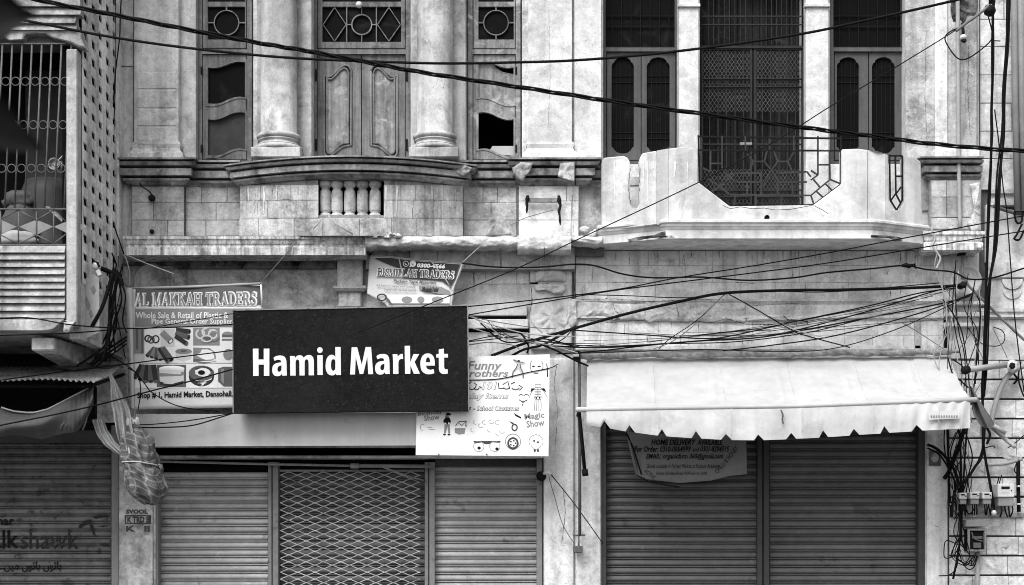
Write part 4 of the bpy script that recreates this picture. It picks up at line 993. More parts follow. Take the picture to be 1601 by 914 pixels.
for i, (p, w_) in enumerate((([(902, 468), (960, 467), (1010, 471), (1085, 468), (1166, 469)], 1.3), ([(1083, 502), (1110, 505), (1135, 498), (1168, 507), (1210, 507)], 1.6), ([(1168, 478), (1240, 474), (1262, 476)], 1.1), ([(1224, 492), (1232, 500), (1262, 502), (1264, 510)], 2.0),
    ([(958, 474), (962, 486), (970, 492)], 1.2), ([(1057, 473), (1060, 488), (1062, 500)], 1.3), ([(903, 498), (950, 504), (1010, 500)], 1.1), ([(1168, 416), (1230, 418), (1300, 415)], .8), ([(1300, 441), (1360, 443)], .8), ([(940, 441), (1010, 442)], .8), ([(1150, 441), (1180, 443)], 1.2))):
    crack(p, -.085, bb, w_, i+50)
for i, (p, y, par, w_) in enumerate((([(740, 418), (742, 442)], -.015, mk, 1.2), ([(783, 400), (784, 420)], -.158, mk, 1.2), ([(604, 396), (605, 420)], -.158, mk, 1.3), ([(640, 392), (641, 404)], -.158, mk, .9), ([(851, 385), (852, 408)], -.45, mk, 1.6), ([(846, 442), (886, 446)], -.08, mk, 1.2),
    ([(830, 445), (832, 470), (828, 490)], -.065, mk, 1.5), ([(896, 290), (895, 330), (897, 368)], -.12, mk, .9), ([(430, 313), (455, 311)], -.40, mk, 1.5), ([(898, 400), (897, 440), (901, 470)], -.065, mk, 1.5), ([(870, 570), (866, 600), (872, 640), (868, 700)], -.03, mk, .8), ([(880, 760), (884, 800), (878, 850)], -.03, mk, .9), ([(1458, 560), (1460, 600), (1456, 640)], -.035, bb, .8), ([(1460, 820), (1470, 826)], -.035, bb, 1.0), ([(1330, 350), (1340, 345)], -.6, bb, .6), ([(986, 262), (982, 290), (986, 320)], -.47, bb, 1.0), ([(1001, 262), (999, 290), (1000, 300)], -.5, bb, 1.2), ([(1475, 480), (1478, 540)], -.06, bb, 1.4),
    ([(858, 15), (860, 120), (857, 200)], -.1, mk, .5), ([(1448, 40), (1446, 150), (1450, 230)], -.025, bb, .6), ([(1515, 60), (1513, 140), (1516, 200)], -.105, bb, .8))):
    crack(p, y, par, w_, i+80)
# ================================================================== TENEMENT (left, projecting)
tb = empty('tenement_building', P(60, GR, -1.0), 'shabby tenement at the street corner with perforated side screen, barred window and louvred apron', 'building')
YF = -1.5; XS = X(121, YF)      # street face and side face
q = on(YF)
# top louvres and broken plaster lintel
for c, d, b in ((-300, -60, 125), (-58, -38, 125), (-37, -14, 125), (-13, 10, 125), (11, 23, 126), (23.6, 36, 118), (36.6, 47, 120)):
    zt, zb = Z(c, YF), Z(d, YF)
    MB().add([(X(-420, YF), YF+.02, zt), (X(b, YF), YF+.02, zt), (X(b, YF), YF-.012, zb), (X(-420, YF), YF-.012, zb), (X(-420, YF), YF+.1, zt), (X(b, YF), YF+.1, zt), (X(b, YF), YF+.1, zb), (X(-420, YF), YF+.1, zb)],
             [(0, 3, 2, 1), (4, 5, 6, 7), (0, 1, 5, 4), (3, 7, 6, 2), (1, 2, 6, 5), (0, 4, 7, 3)]).build('louvre', MT['concrete'], tb)
MB().plate([(-420, 46), (126, 46), (127, 60), (133, 74), (122, 72), (113, 67), (100, 63), (86, 60), (78, 56), (70, 52), (54, 51), (38, 53), (36, 61), (12, 62), (9, 58), (-4, 60), (-420, 60)], [], YF+.01, .14).build('broken_lintel', MT['post'], tb, .01)
MB().pbox(-420, 121, 56, 70, YF+.1, .2).build('lintel_back', MT['joint'], tb)
MB().pbox(103.5, 120.5, 76, 509, YF, .13).build('corner_post', MT['post'], tb, .008)
lump('post_foot', [(100, 504), (118, 502), (113, 516), (108, 521), (99, 519)], YF, .03, MT['post'], tb)
# room behind
zf, zc = Z(384, YF), Z(40, YF)
x0, x1 = X(-420, YF), XS-.03
MB().add([(x0, -.1, zf), (x1, -.1, zf), (x1, -.1, zc), (x0, -.1, zc)], [(0, 3, 2, 1)]).build('room_wall', MT['room'], tb)
MB().box(x0, x1, YF+.14, -.1, zf-.14, zf).build('floor_slab', MT['room'], tb)
MB().box(x0, x1, YF+.14, -.1, zc, zc+.1).build('ceiling_slab', MT['room'], tb)
MB().box(x0, XS+.05, YF+.1, .3, Z(TOP)-.02, Z(TOP)+.2).build('roof', MT['paving'], tb)
MB().plate([(40, 110), (101, 110), (101, 300), (70, 330), (40, 330)], [], -.6, .02).build('room_board', MT['room_grey'], tb)
# louvred apron
yy = [383, 395, 406, 417.5, 429, 440.5, 451.5, 462.5, 474, 486, 498]
for a, b in zip(yy, yy[1:]):
    zt, zb = Z(a, YF), Z(b-.5, YF); j = random.uniform(-.002, .002)
    MB().add([(X(-420, YF), YF+.025+j, zt), (X(101, YF), YF+.025+j, zt), (X(101, YF), YF-.008+j, zb), (X(-420, YF), YF-.008+j, zb), (X(-420, YF), YF+.1, zt), (X(101, YF), YF+.1, zt), (X(101, YF), YF+.1, zb), (X(-420, YF), YF+.1, zb)],
             [(0, 3, 2, 1), (4, 5, 6, 7), (0, 1, 5, 4), (3, 7, 6, 2), (1, 2, 6, 5), (0, 4, 7, 3)]).build('louvre', MT['concrete'], tb)
MB().plate([(-420, 499), (100, 499), (84, 514), (70, 517), (-420, 517)], [], YF-.02, .16).build('edge_beam', MT['concrete'], tb, .006)
MB().box(x0, XS, YF+.12, .0, Z(517, YF), Z(499, YF)).build('balcony_slab', MT['plaster_lower'], tb)
# cantilever beam end
bx0, bx1 = X(49, YF+.1), X(85, YF+.1)
MB().add([(bx0, YF+.1, Z(525, YF)), (bx1, YF+.1, Z(525, YF)), (bx1, YF+.1, Z(545, YF)), (bx0, YF+.1, Z(545, YF)), (bx0, .0, Z(512, YF)), (bx1, 0, Z(512, YF)), (bx1, 0, Z(560, YF)), (bx0, 0, Z(560, YF)), (bx0, YF+.25, Z(515, YF)), (bx1, YF+.25, Z(515, YF))],
         [(0, 3, 2, 1), (1, 2, 6, 5), (3, 7, 6, 2), (0, 4, 7, 3), (0, 1, 5, 4)]).build('cantilever_beam', MT['plaster_lower'], tb, .01)
# side screen of fluted strips with slanting holes
SW = (-YF)/6.2
zb_, zt_ = Z(438, YF), Z(TOP, 0)
pit = .1515
for k in range(6):
    ya, yb = YF+.13+k*.228, YF+.13+(k+1)*.228
    if k == 5: yb = -.005
    m = MB(); nrow = int((zt_-zb_)/pit)+1
    holes = k < 5
    cy_ = (ya+yb)/2; hw = .072; x = XS+.004*(k % 2)
    for r in range(nrow):
        a, b = zb_+r*pit, zb_+(r+1)*pit; cz = (a+b)/2
        o = [(x, ya, a), (x, yb, a), (x, yb, b), (x, ya, b)]
        if not holes: m.add(o, [(0, 1, 2, 3)]); continue
        sc2 = .8+.25*random.random()
        h = [(x, cy_-hw*.6, cz-.034*sc2), (x, cy_+hw, cz-.036*sc2), (x, cy_+hw*.6, cz+.030*sc2), (x, cy_-hw, cz+.036*sc2)]
        hb = [(x-.012, p[1], p[2]) for p in h]
        m.add(o+h+hb, [(0, 1, 5, 4), (1, 2, 6, 5), (2, 3, 7, 6), (3, 0, 4, 7), (4, 5, 9, 8), (5, 6, 10, 9), (6, 7, 11, 10), (7, 4, 8, 11)])
    m.build('screen_strip', MT['strip'], tb)
    MB().box(XS-.02, XS+.016, yb-.012, yb+.006, zb_, zt_).build('screen_rib', MT['strip'], tb)
MB().box(XS-.10, XS-.004, YF+.13, .0, Z(560, 0), zb_).build('side_wall', MT['plaster_lower'], tb)
MB().box(XS-.16, XS-.1, YF+.13, .0, zb_, zt_).build('screen_backing', MT['black'], tb)
MB().pbox(174, 208, TOP, 400, -.03, .04).build('corner_strip', MT['plaster_mid'], tb)
MB().pbox(150, 200, 400, 660, -.02, .03).build('corner_wall', MT['plaster_lower'], tb)
# barred window grille
wg = MB().pbox(-60, 103, 66.5, 68.5, YF+.04, .015).build('window_grille', MT['bars'], tb)
for i in range(-4, 8):
    tx, bx = 4+15.4*i, -8+15.5*i
    if bx > 102: continue
    MB().tube([P(tx, 68, YF+.05), P(bx, 326, YF+.05)], .008, 5).build('grille_bar', MT['bars'], wg)
for ry in (127, 195, 263):
    for i in range(-3, 7):
        t = (ry-68)/258; c_ = (4+15.4*i)*(1-t)+(-8+15.5*i)*t+7.7
        pts = [P(c_+6.4*math.cos(a*math.pi/8), ry+6.4*math.sin(a*math.pi/8), YF+.05) for a in range(17)]
        MB().tube(pts, .0045, 4, False).build('grille_ring', MT['bars'], wg)
MB().pbox(-60, 103, 325, 327, YF+.035, .015).build('grille_rail', MT['bars'], wg)
MB().pbox(-60, 103, 381, 383, YF+.035, .015).build('grille_rail', MT['bars'], wg)
for x_ in (1, 29, 57, 84): MB().tube([P(x_, 326, YF+.05), P(x_, 382, YF+.05)], .006, 5).build('grille_bar', MT['bars'], wg)
for a, b in (((1, 342), (29, 328)), ((29, 328), (57, 344)), ((57, 344), (84, 328)), ((84, 328), (103, 346)), ((1, 367), (29, 381)), ((29, 381), (57, 367)), ((57, 367), (84, 381)), ((84, 381), (103, 366))):
    MB().tube([P(a[0], a[1], YF+.05), P(b[0], b[1], YF+.05)], .006, 5).build('grille_brace', MT['bars'], wg)
for c_ in (0, 57, 111):
    MB().plate([(c_-27, 354), (c_, 343), (c_+26, 354), (c_, 367)], [], YF+.052, .006).build('diamond_plate', MT['meter_grey'], wg)
# ground floor: shutter, jamb, dark recess
MB().plate([(-420, 545), (172, 545), (172, 672), (-420, 672)], [], .02, .3).build('shop_lintel', MT['black'], tb)
sh = shutter(tb, -420, 174, 690, .12, MT['shutter_dirty'], 11.7)
MB().pbox(174, 186, 664, GR, .0, .12).build('shutter_guide', MT['steel'], tb, .006)
MB().pbox(-420, 176, 664, 692, .04, .04).build('shutter_hood', MT['steel_dark'], tb, .004)
yl = .12-.0235
text('nar', (-4, 22, 811, 821), on(yl), MT['ink'], tb, bold=.02)
text('alk', (-13, 29, 828, 857), on(yl), MT['ink'], tb, bold=.015)
text('shawk', (31, 123, 827, 858), on(yl), MT['faded'], tb, bold=.005)
URD = text('...\uFB9F\uFBFF\uFEE3 \uFB9E\uFEEE\uFE97\uFE8E\uFE91 \uFB9E\uFEEE\uFE97\uFE8E\uFE91', (-3, 96, 877, 894), on(yl), MT['ink'], tb, bold=.02)
shape('painted_emblem', [[(122, 824), (127, 817), (138, 812), (144, 812), (142, 816), (133, 820), (126, 826)], [(140, 815), (146, 822), (148, 834), (152, 838), (146, 836), (141, 826)], [(144, 808), (156, 804), (172, 808), (160, 808), (150, 811)], [(150, 822), (160, 824), (172, 821), (160, 821)], [(154, 850), (164, 848), (172, 852), (162, 853)]], on(yl), MT['faded'], tb)

# things behind the tenement's bars
def blob(name, cx_, cy_, y, rx, ry, rz, mat, parent, seed=0, amp=.12, nu=20, nv=14, flatb=0):
    def fn(u, v):
        a = 2*math.pi*u; b = math.pi*(v-.5); k = 1+amp*nz(math.cos(a)*1.6+seed, math.sin(a)*1.6, b*1.5)+amp*.5*nz(a*3, b*4, seed)
        cc = P(cx_, cy_, y)
        return Vector((cc.x+rx*k*math.cos(b)*math.cos(a), y+ry*k*math.cos(b)*math.sin(a), cc.z+rz*k*math.sin(b)))
    return MB().grid(fn, nu, nv).build(name, mat, parent)
sk = empty('cloth_sack', P(35, 382, -1.1), 'pale stuffed sack standing on the floor behind the barred window', 'sack')
blob('sack_body', 33, 352, -1.05, .17, .14, .19, MT['cloth_grey'], sk, 2)
blob('folded_top', 32, 314, -1.05, .15, .1, .085, MT['cloth_grey'], sk, 9, .35)
pn = empty('hanging_pan', P(92, 262, -1.2), 'pale round pan with handle hanging behind the window bars', 'pan')
MB().lathe(X(86, -1.2), Z(257, -1.2), [(.0, -1.2), (.045, -1.2), (.05, -1.23), (.046, -1.232), (.04, -1.205), (0, -1.205)], 20, 'y').build('pan_body', MT['galv'], pn)
MB().tube([P(90, 252, -1.2), P(102, 240, -1.2)], .008).build('handle', MT['galv'], pn)
blob('jug', 96, 262, -1.15, .05, .05, .05, MT['galv'], pn, 3, .03).name = 'pan_lid'
tk = empty('water_drum', P(80, 330, -.95), 'dark round drum in shadow behind the window bars', 'drum')
MB().lathe(X(78, -.85), -.85, [(.22, Z(384, -.95)), (.24, Z(350, -.95)), (.24, Z(300, -.95)), (.2, Z(280, -.95)), (.05, Z(275, -.95))], 20).build('drum_body', MT['steel_dark'], tk)
tagp(MB().plate([(70, 322), (76, 322), (101, 342), (97, 347)], [], -1.25, .03).build('wooden_slat', MT['wood_pale']), 'pale slat leaning behind the lower window grille', 'slat')
blob('tk', 22, 374, -1.2, .2, .08, .07, MT['cloth_pale'], None, 6, .25)
o = [x for x in bpy.data.objects if x.name == 'tk'][0]; o.name = 'cloth_bundle'; tagp(o, 'crumpled pale cloth heap lying low behind the diamond grille', 'cloth')

# ================================================================== canopy, cloths and bag on the left
ca = empty('corrugated_canopy', P(90, 590, -.7), 'rusty corrugated metal canopy over the left shop under the tenement beam', 'canopy')
def corr(u, v):
    y = -1.25+1.2*v; xl = X(-420, -1.25); xr = X(150, -1.25)*(1-v)+X(196, -.05)*v
    x = xl+(xr-xl)*u; zf_ = Z(594+5*max(0, (u-.9)*10)*.4, -1.25); zb2 = Z(573, -.05)
    return Vector((x, y+.02*nz(x*3, 1), zf_*(1-v)+zb2*v+.010*math.sin(x*2*math.pi/.047)+.02*nz(x*2.2, v*2)))
MB().grid(corr, 640, 6).build('canopy_sheet', MT['galv'], ca)
MB().tube([P(-300, 603, -1.1), P(146, 603, -1.1)], .018).build('canopy_rail', MT['iron'], ca)
for x_ in (-280, 60, 142): MB().tube([P(x_, 603, -1.1), (X(x_, -1.1), .0, Z(585, 0))], .015).build('canopy_strut', MT['iron'], ca)
lump('tar_patch', [(80, 572), (120, 566), (160, 568), (190, 571), (170, 577), (150, 575), (120, 580), (100, 576)], -.6, .02, MT['iron_mid'], ca, seed=3)
# sagging dark cloth
top = [(-300, 640), (-120, 650), (2, 637), (20, 643), (50, 646), (75, 640), (100, 627), (125, 614), (146, 603)]
bot = [(-300, 700), (2, 683), (20, 680), (50, 683), (64, 687), (85, 681), (100, 677), (123, 678), (140, 676)]
def sag(u, v):
    x_ = -300+446*u; t = polyx(top, x_); b = polyx(bot, x_)
    if x_ > 95: b = b+(t+10-b)*((x_-95)/51)**3*.7
    fold = .035*math.sin(v*5+x_*.05)+(.03*math.sin(x_*.9+v*2)*max(0, (x_-90)/56))
    return P(x_, t+(b-t)*v, -1.02+fold-.12*math.sin(math.pi*v))
sg = MB().grid(sag, 150, 14).build('sagging_cloth', MT['cloth_grey']); tagp(sg, 'grey cloth sheet sagging in a curve under the corrugated canopy', 'cloth')
hp = [P(2+144*i/14, polyx(top, 2+144*i/14)-.5, -1.03) for i in range(15)]
MB().tube(hp, .008).build('rolled_hem', MT['cloth_pale'], sg)
for i in range(6):
    MB().tube(crom([P(146, 604, -1.05), P(140-2*i, 630+i*3, -1.08), P(134-6.5*i, 660, -1.09), P(129-7*i, 672, -1.06)]), .007).build('gathered_fold', MT['cloth_dark'], sg)
tagp(MB().tube([P(-200, 660, -.8), P(140, 659, -.8)], .012).tube([P(150, 605, -.8), P(150, 660, -.8)], .01).build('awning_pole', MT['iron']), 'thin dark pole running across behind the sagging cloth', 'pole')
# pale hanging strip of canvas
hc = empty('hanging_canvas', P(180, 585, -1.0), 'pale strip of canvas hanging in folds from the canopy corner', 'cloth')
def strip_(u, v):
    c_ = polyx([(0, 172), (.15, 178), (.5, 190), (1, 199)], v); w_ = polyx([(0, 5), (.1, 9), (.4, 26), (.75, 27), (1, 16)], v)
    return P(c_+(u-.5)*w_+1.2*nz(v*5, u), 584+120*v, -1.02-.035*math.sin(u*13+v*2)*min(1, .2+v)-.03*math.sin(math.pi*u))
MB().grid(strip_, 30, 24).build('canvas_strip', MT['canvas_roll'], hc)
MB().plate([(201, 684), (207, 688), (214, 734), (203, 734), (199, 712)], [], -1.06, .01).build('loose_end', MT['cloth_pale'], hc)
MB().grid(lambda u, v: P(199+7*u+6*v, 698+30*v, -1.075-.01*math.sin(u*6)), 8, 8).build('loose_flap', MT['cloth_pale'], hc)
# folded rolled cloth left of the strip
rc = MB().grid(lambda u, v: P(polyx([(0, 152), (.3, 160), (.6, 172), (.85, 186), (1, 196)], v)+(u-.5)*polyx([(0, 18), (.4, 17), (.8, 12), (1, 6)], v), polyx([(0, 655), (.3, 676), (.6, 693), (.85, 705), (1, 712)], v)-(u-.5)*polyx([(0, 2), (.5, 9), (1, 5)], v), -1.0-.035*math.sin(math.pi*u)-.018*math.sin(u*17+v*5)), 26, 26)
tagp(rc.build('rolled_cloth', MT['canvas_roll']), 'rolled pale cloth draped from the pole end to the hanging strip', 'cloth')
# checked bundle hanging from the canopy corner
bg_ = empty('checked_bundle', P(215, 655, -.95), 'checked cloth bundle tied with cord and hanging between the shops', 'bundle')
def bun(u, v):
    c_ = P(polyx([(0, 206), (.2, 214), (.45, 219), (.7, 227), (1, 236)], v), 668+120*v, -.95)
    r = 1.12*polyx([(0, .06), (.1, .11), (.22, .13), (.38, .14), (.5, .12), (.62, .14), (.78, .15), (.9, .13), (1, .06)], v)
    a = 2*math.pi*u; k = 1+.20*nz(math.cos(a)*2, math.sin(a)*2, v*5)+.055*math.sin(a*6+v*9+4*nz(math.cos(a), v*4))+.035*math.sin(a*13-v*16+5*nz(math.sin(a), v*5, 3))+.03*math.sin(v*60+a*2)*max(0, 1-abs(v-.5)*5)
    return Vector((c_.x+r*k*math.cos(a), -.95+r*k*math.sin(a), c_.z+.02*nz(a, v*3)))
o = MB().grid(bun, 96, 84); me = o.mesh('bundle_cloth'); uvl = me.uv_layers.new(name='UVMap')
for lp in me.loops:
    i = lp.vertex_index; uvl.data[lp.index].uv = ((i % 97)/96+.05*nz((i//97)*.11, (i % 97)*.07), (i//97)/84+.07*math.sin((i % 97)*.13))
link('bundle_cloth', me, MT['check'], bg_)
for t in (.5,): MB().tube([Vector(bun(a/24, t+.05*math.sin(a/24*6.28)))+Vector(((.006*math.cos(a/24*6.28)), .006*math.sin(a/24*6.28), 0)) for a in range(25)], .006, 5).build('cord', MT['cloth_pale'], bg_)
blob('knot', 204, 660, -.98, .07, .05, .05, MT['cloth_pale'], bg_, 4, .4)
for i in range(4): MB().tube(crom([P(196+5*i, 642, -.95), P(201+3*i, 655, -1.0), P(206+2*i, 670, -1.02)]), .01).build('tie_strand', MT['cloth_grey'], bg_)
# pale print cloth pinned under the screen, and the plug above it
pc = MB().plate([(120.5, 440), (130, 437), (140, 432), (146, 428), (155, 434), (155.5, 519), (140, 526), (123, 534)], [], -1.25, .006).build('printed_cloth', MT['cloth_pale']); tagp(pc, 'pale printed cloth with faded diamond motifs hung on the tenement side wall', 'cloth')
for a, b, s_ in ((124, 450, 4), (130, 460, 5), (146, 452, 5), (138, 477, 5), (142, 490, 5), (135, 468, 4)):
    shape('printed_motif', [[(a-s_*.7, b), (a, b-s_*1.5), (a+s_*.7, b), (a, b+s_*1.5)]], on(-1.258), MT['ink_grey'], pc)
tagp(MB().plate([(112, 530), (118, 493), (121, 492), (119, 528), (114, 534)], [], -1.3, .006).build('torn_cloth', MT['cloth_pale']), 'narrow torn cloth scrap hanging left of the printed cloth', 'cloth')
pl = empty('cctv_camera', P(150, 416, -1.2), 'small white camera fitting fixed on the perforated side wall with a thick cable', 'camera')
MB().lathe(X(150, -1.25), Z(415, -1.25), [(.03, -1.2), (.035, -1.23), (.03, -1.26), (.02, -1.27)], 16, 'y').build('camera_dome', MT['porcelain'], pl)
MB().plate([(149, 423), (155, 419), (159, 429), (153, 432)], [], -1.26, .03).build('camera_body', MT['porcelain'], pl, .004)
MB().tube([P(146, 409, -1.24), P(153, 411, -1.27), P(155, 417, -1.27)], .01).build('camera_hood', MT['iron'], pl)

# ================================================================== SIGNS
# black market signboard
sg1 = empty('market_signboard', P(548, 645, -.5), 'black painted signboard reading Hamid Market in white letters', 'signboard')
MB().plate([(364.5, 485), (730.5, 477.5), (732.5, 641), (365.5, 645)], [], -.62, .12).build('board', MT['black_paint'], sg1)
for a, b in (((363.6, 484.5), (364.4, 645)), ((364, 484.6), (730.5, 477)), ((731, 477), (733, 641.5))):
    m = MB(); bar2(m, a, b, 1.6, -.628, .02); m.build('edge_trim', MT['iron_grey'], sg1)
def ft(parent, s, box, y, mat, bold=0, shear=0, rot=0, name='lettering', arc=None): return text(s, box, on(y), mat, parent, bold, shear, rot, arc, name)
GLY = {
 'H': [([(100,143),(185,143),(185,308),(265,308),(265,143),(350,143),(350,555),(268,555),(268,385),(187,385),(187,557),(105,557)], [])],
 'a': [([(413,285),(430,268),(458,254),(490,248),(525,247),(555,253),(582,268),(600,295),(609,335),(612,400),(612,470),(617,552),(545,552),(540,525),(526,543),(505,556),(475,562),(445,558),(420,545),(402,518),(394,485),(393,455),(400,415),(418,387),(445,368),(480,358),(528,352),(527,332),(518,317),(500,311),(470,311),(430,328)], [[(535,398),(510,402),(488,415),(475,437),(472,462),(479,484),(492,494),(507,495),(522,485),(533,465)]])],
 'm': [([(662,255),(735,255),(742,285),(755,266),(775,251),(800,243),(825,243),(850,253),(873,280),(890,262),(912,247),(940,240),(968,240),(993,251),(1012,272),(1022,305),(1026,350),(1028,548),(948,548),(946,360),(941,327),(930,310),(915,305),(900,311),(889,330),(885,360),(886,550),(808,550),(806,360),(801,327),(791,312),(777,307),(762,313),(752,330),(748,360),(749,552),(668,552),(666,330)], [])],
 'i': [([(1078,243),(1160,243),(1160,543),(1080,543)], []), (circ(1117,165,42,44,20), [])],
 'd': [([(1350,118),(1432,118),(1436,543),(1368,543),(1362,515),(1348,534),(1325,547),(1295,550),(1262,542),(1235,520),(1215,485),(1205,445),(1203,395),(1207,345),(1219,300),(1240,262),(1270,240),(1300,235),(1330,243),(1352,268)], [[(1325,303),(1308,307),(1295,322),(1287,350),(1284,400),(1289,442),(1300,468),(1318,480),(1335,475),(1347,455),(1352,430),(1352,350),(1349,325),(1340,308)]])],
 'M': [([(47,122),(130,122),(200,390),(258,118),(342,118),(372,530),(298,530),(285,265),(222,528),(168,528),(108,265),(97,535),(22,535)], [])],
 'r': [([(668,228),(740,228),(748,272),(758,250),(775,235),(795,225),(822,222),(828,298),(800,298),(778,306),(762,325),(756,350),(755,380),(757,527),(676,527),(674,320)], [])],
 'k': [([(850,100),(932,100),(935,350),(985,225),(1072,225),(1002,345),(1082,522),(990,525),(938,400),(937,525),(857,525)], [])],
 'e': [([(1308,400),(1175,400),(1182,432),(1203,456),(1245,465),(1292,455),(1302,515),(1260,528),(1220,533),(1180,528),(1142,512),(1113,483),(1095,440),(1088,385),(1091,330),(1103,285),(1125,248),(1158,223),(1195,215),(1235,219),(1268,238),(1291,268),(1303,305),(1309,350)], [[(1172,350),(1238,350),(1236,318),(1228,292),(1215,278),(1200,275),(1186,285),(1176,308)]])],
 't': [([(1368,155),(1445,142),(1448,222),(1508,222),(1508,278),(1450,278),(1450,420),(1456,445),(1470,457),(1503,455),(1505,520),(1475,527),(1440,528),(1405,518),(1382,495),(1371,460),(1368,278),(1330,278),(1330,228),(1368,222)], [])]}
for g_, ox, dx, dy in (('H',385,0,0),('a',385,0,0),('m',385,0,0),('i',385,0,0),('d',385,0,0),('M',545,0,0),('a',545,9,-24),('r',545,0,0),('k',545,0,0),('e',545,0,0),('t',545,0,0)):
    m = MB(); tr_ = lambda L: [(ox+(p[0]+dx)/9.703, 530+(p[1]+dy)/9.703) for p in L]
    for o_, h_ in GLY[g_]: m.plate(tr_(o_), [tr_(h) for h in h_], -.623, .0025)
    m.build('letter', MT['white_paint'], sg1)
for x_ in (400, 690): MB().box(X(x_, -.5)-.02, X(x_, -.5)+.02, -.5, .0, Z(600, -.5), Z(595, -.5)).build('bracket', MT['iron'], sg1)

# plastic-goods banner (left)
sg2 = empty('plastic_goods_banner', P(300, 640, -.35), 'printed flex banner of a plastic pipe trader with rows of product pictures', 'banner')
def d2(a, b): return -.34-.010*math.sin((b-445)*.035)-.012*math.sin(a*.045+b*.01)-.01*nz(a*.02, b*.03)+max(0, (208-a)*.006)
m2 = lambda a, b: P(a, b, d2(a, b))
def quadgrid(tl, tr, br, bl, nu, nv, dep, t=.006):
    def fn(u, v):
        a = tl[0]*(1-u)*(1-v)+tr[0]*u*(1-v)+br[0]*u*v+bl[0]*(1-u)*v; b = tl[1]*(1-u)*(1-v)+tr[1]*u*(1-v)+br[1]*u*v+bl[1]*(1-u)*v
        return P(a, b, dep(a, b))
    return MB().grid(fn, nu, nv, True, t)
quadgrid((197, 452), (410, 444), (410, 636), (208, 640), 40, 30, d2).build('flex_sheet', MT['flex_pale'], sg2)
up = lambda k: (lambda a, b: P(a, b, d2(a, b)-.003*k))
def gp(name, pts, k, mat, parent=sg2, u=None):
    "print patch that follows the sheet: outline resampled"
    dn = []
    for i in range(len(pts)):
        a = pts[i]; b = pts[(i+1) % len(pts)]; n = max(1, int(math.hypot(b[0]-a[0], b[1]-a[1])/9))
        dn += [(a[0]+(b[0]-a[0])*j/n, a[1]+(b[1]-a[1])*j/n) for j in range(n)]
    x0 = min(p[0] for p in dn); x1 = max(p[0] for p in dn)
    m = MB(); m.plate(dn, [], 0, 0, (u or up)(k)); return m.build(name, mat, parent)
def prect(name, a, b, c, d, k, mat, parent=sg2, u=None, skew=0):
    u = u or up
    return MB().grid(lambda s, t: u(k)(a+(b-a)*s, c+(d-c)*t+skew*s), max(2, int((b-a)/8)), max(2, int((d-c)/8))).build(name, mat, parent)
prect('header_band', 206, 408, 450, 479.5, 1.2, MT['flex_mid'], skew=-3.5)
prect('header_light', 206, 408, 479.5, 482, 1.3, MT['white_board'])
prect('caption_band', 211, 408, 483, 510, 1.2, MT['flex_grey'])
serif('AL MAKKAH TRADERS', (209.5, 402.5, 456.5, 481.5), lambda a, b: P(a, b-(a-209)*.012, d2(a, b)-.006), MT['white_board'], sg2, grow=.075)
serif('AL MAKKAH TRADERS', (212.5, 399.5, 458.5, 479.5), lambda a, b: P(a, b-(a-209)*.012, d2(a, b)-.009), MT['flex_grey'], sg2)
text('Whole Sale & Retail of Plastic &', (212, 357, 487.5, 497.5), up(2.5), MT['white_board'], sg2, bold=.018)
text('Pipe General Order Supplier', (237, 364, 497.5, 508.5), up(2.5), MT['white_board'], sg2, bold=.018)
# product pictures
def ell(cx_, cy_, rx, ry, a0=0, a1=360, n=18): return circ(cx_, cy_, rx, ry, n, a0, a1)
def picbg(a, b, c, d, mat='flex_pale', k=1.4): return prect('picture_ground', a, b, c, d, k, MT[mat])
picbg(226, 364, 513, 543, 'white_board'); picbg(226, 364, 543, 567, 'white_board'); picbg(206, 364, 569, 606, 'white_board')
picbg(208, 225, 513, 552, 'flex_grey')
for i in range(4): prect('pipe', 209+4*i, 212+4*i, 513, 543+3*i, 1.8, MT['flex_mid' if i % 2 else 'flex_grey'])
def ring(cx_, cy_, rx, ry, wd, k, mat):
    o = ell(cx_, cy_, rx, ry); h = ell(cx_, cy_, rx-wd, ry-wd)
    return MB().plate(o, [h], 0, 0, up(k)).build('ring', MT[mat], sg2)
ring(231.5, 529, 6, 6, 2.4, 1.8, 'flex_dark'); ring(236, 531, 6, 6, 2.2, 2.1, 'flex_mid'); ring(243.5, 530, 6, 6.5, 2, 2.4, 'flex_dark')
def pipe(a, b, wd, k, mat, hollow=True):
    v, f_ = ribbon([a, b], wd); gp('pipe', [v[0], v[2], v[3], v[1]], k, MT[mat])
    an = math.atan2(b[1]-a[1], b[0]-a[0]); e = [(b[0]+wd*.28*math.cos(t)*math.cos(an)-wd*.5*math.sin(t)*math.sin(an), b[1]+wd*.28*math.cos(t)*math.sin(an)+wd*.5*math.sin(t)*math.cos(an)) for t in [i*math.pi/8 for i in range(16)]]
    gp('pipe_end', e, k+.4, MT['flex_dark' if mat != 'flex_dark' else 'flex_mid'])
    if hollow: gp('pipe_bore', [(b[0]+(p[0]-b[0])*.65, b[1]+(p[1]-b[1])*.65) for p in e], k+.8, MT['white_board' if mat == 'flex_grey' else 'ink'])
picbg(251, 273, 514, 542, 'flex_pale', 1.6)
pipe((253, 519), (267, 533), 10, 1.9, 'flex_grey')
pipe((275, 516), (296, 518), 8, 1.9, 'flex_dark'); pipe((274, 520), (295, 527), 8, 2.2, 'flex_mid', False); pipe((274, 525), (292, 537), 7, 2.6, 'flex_dark', False)
picbg(302, 343.5, 512, 540, 'flex_grey', 1.6)
for i in range(7): ring(323+12*math.cos(math.pi*(1.05+i*.15)), 526+7*math.sin(math.pi*(1.05+i*.15)), 8, 8, 3, 1.9+.25*i, 'flex_pale' if i % 2 else 'flex_grey')
ring(323, 529, 9, 6, 2.5, 4.0, 'flex_pale'); gp('coil_core', ell(325, 529, 5, 3), 4.4, MT['flex_mid'])
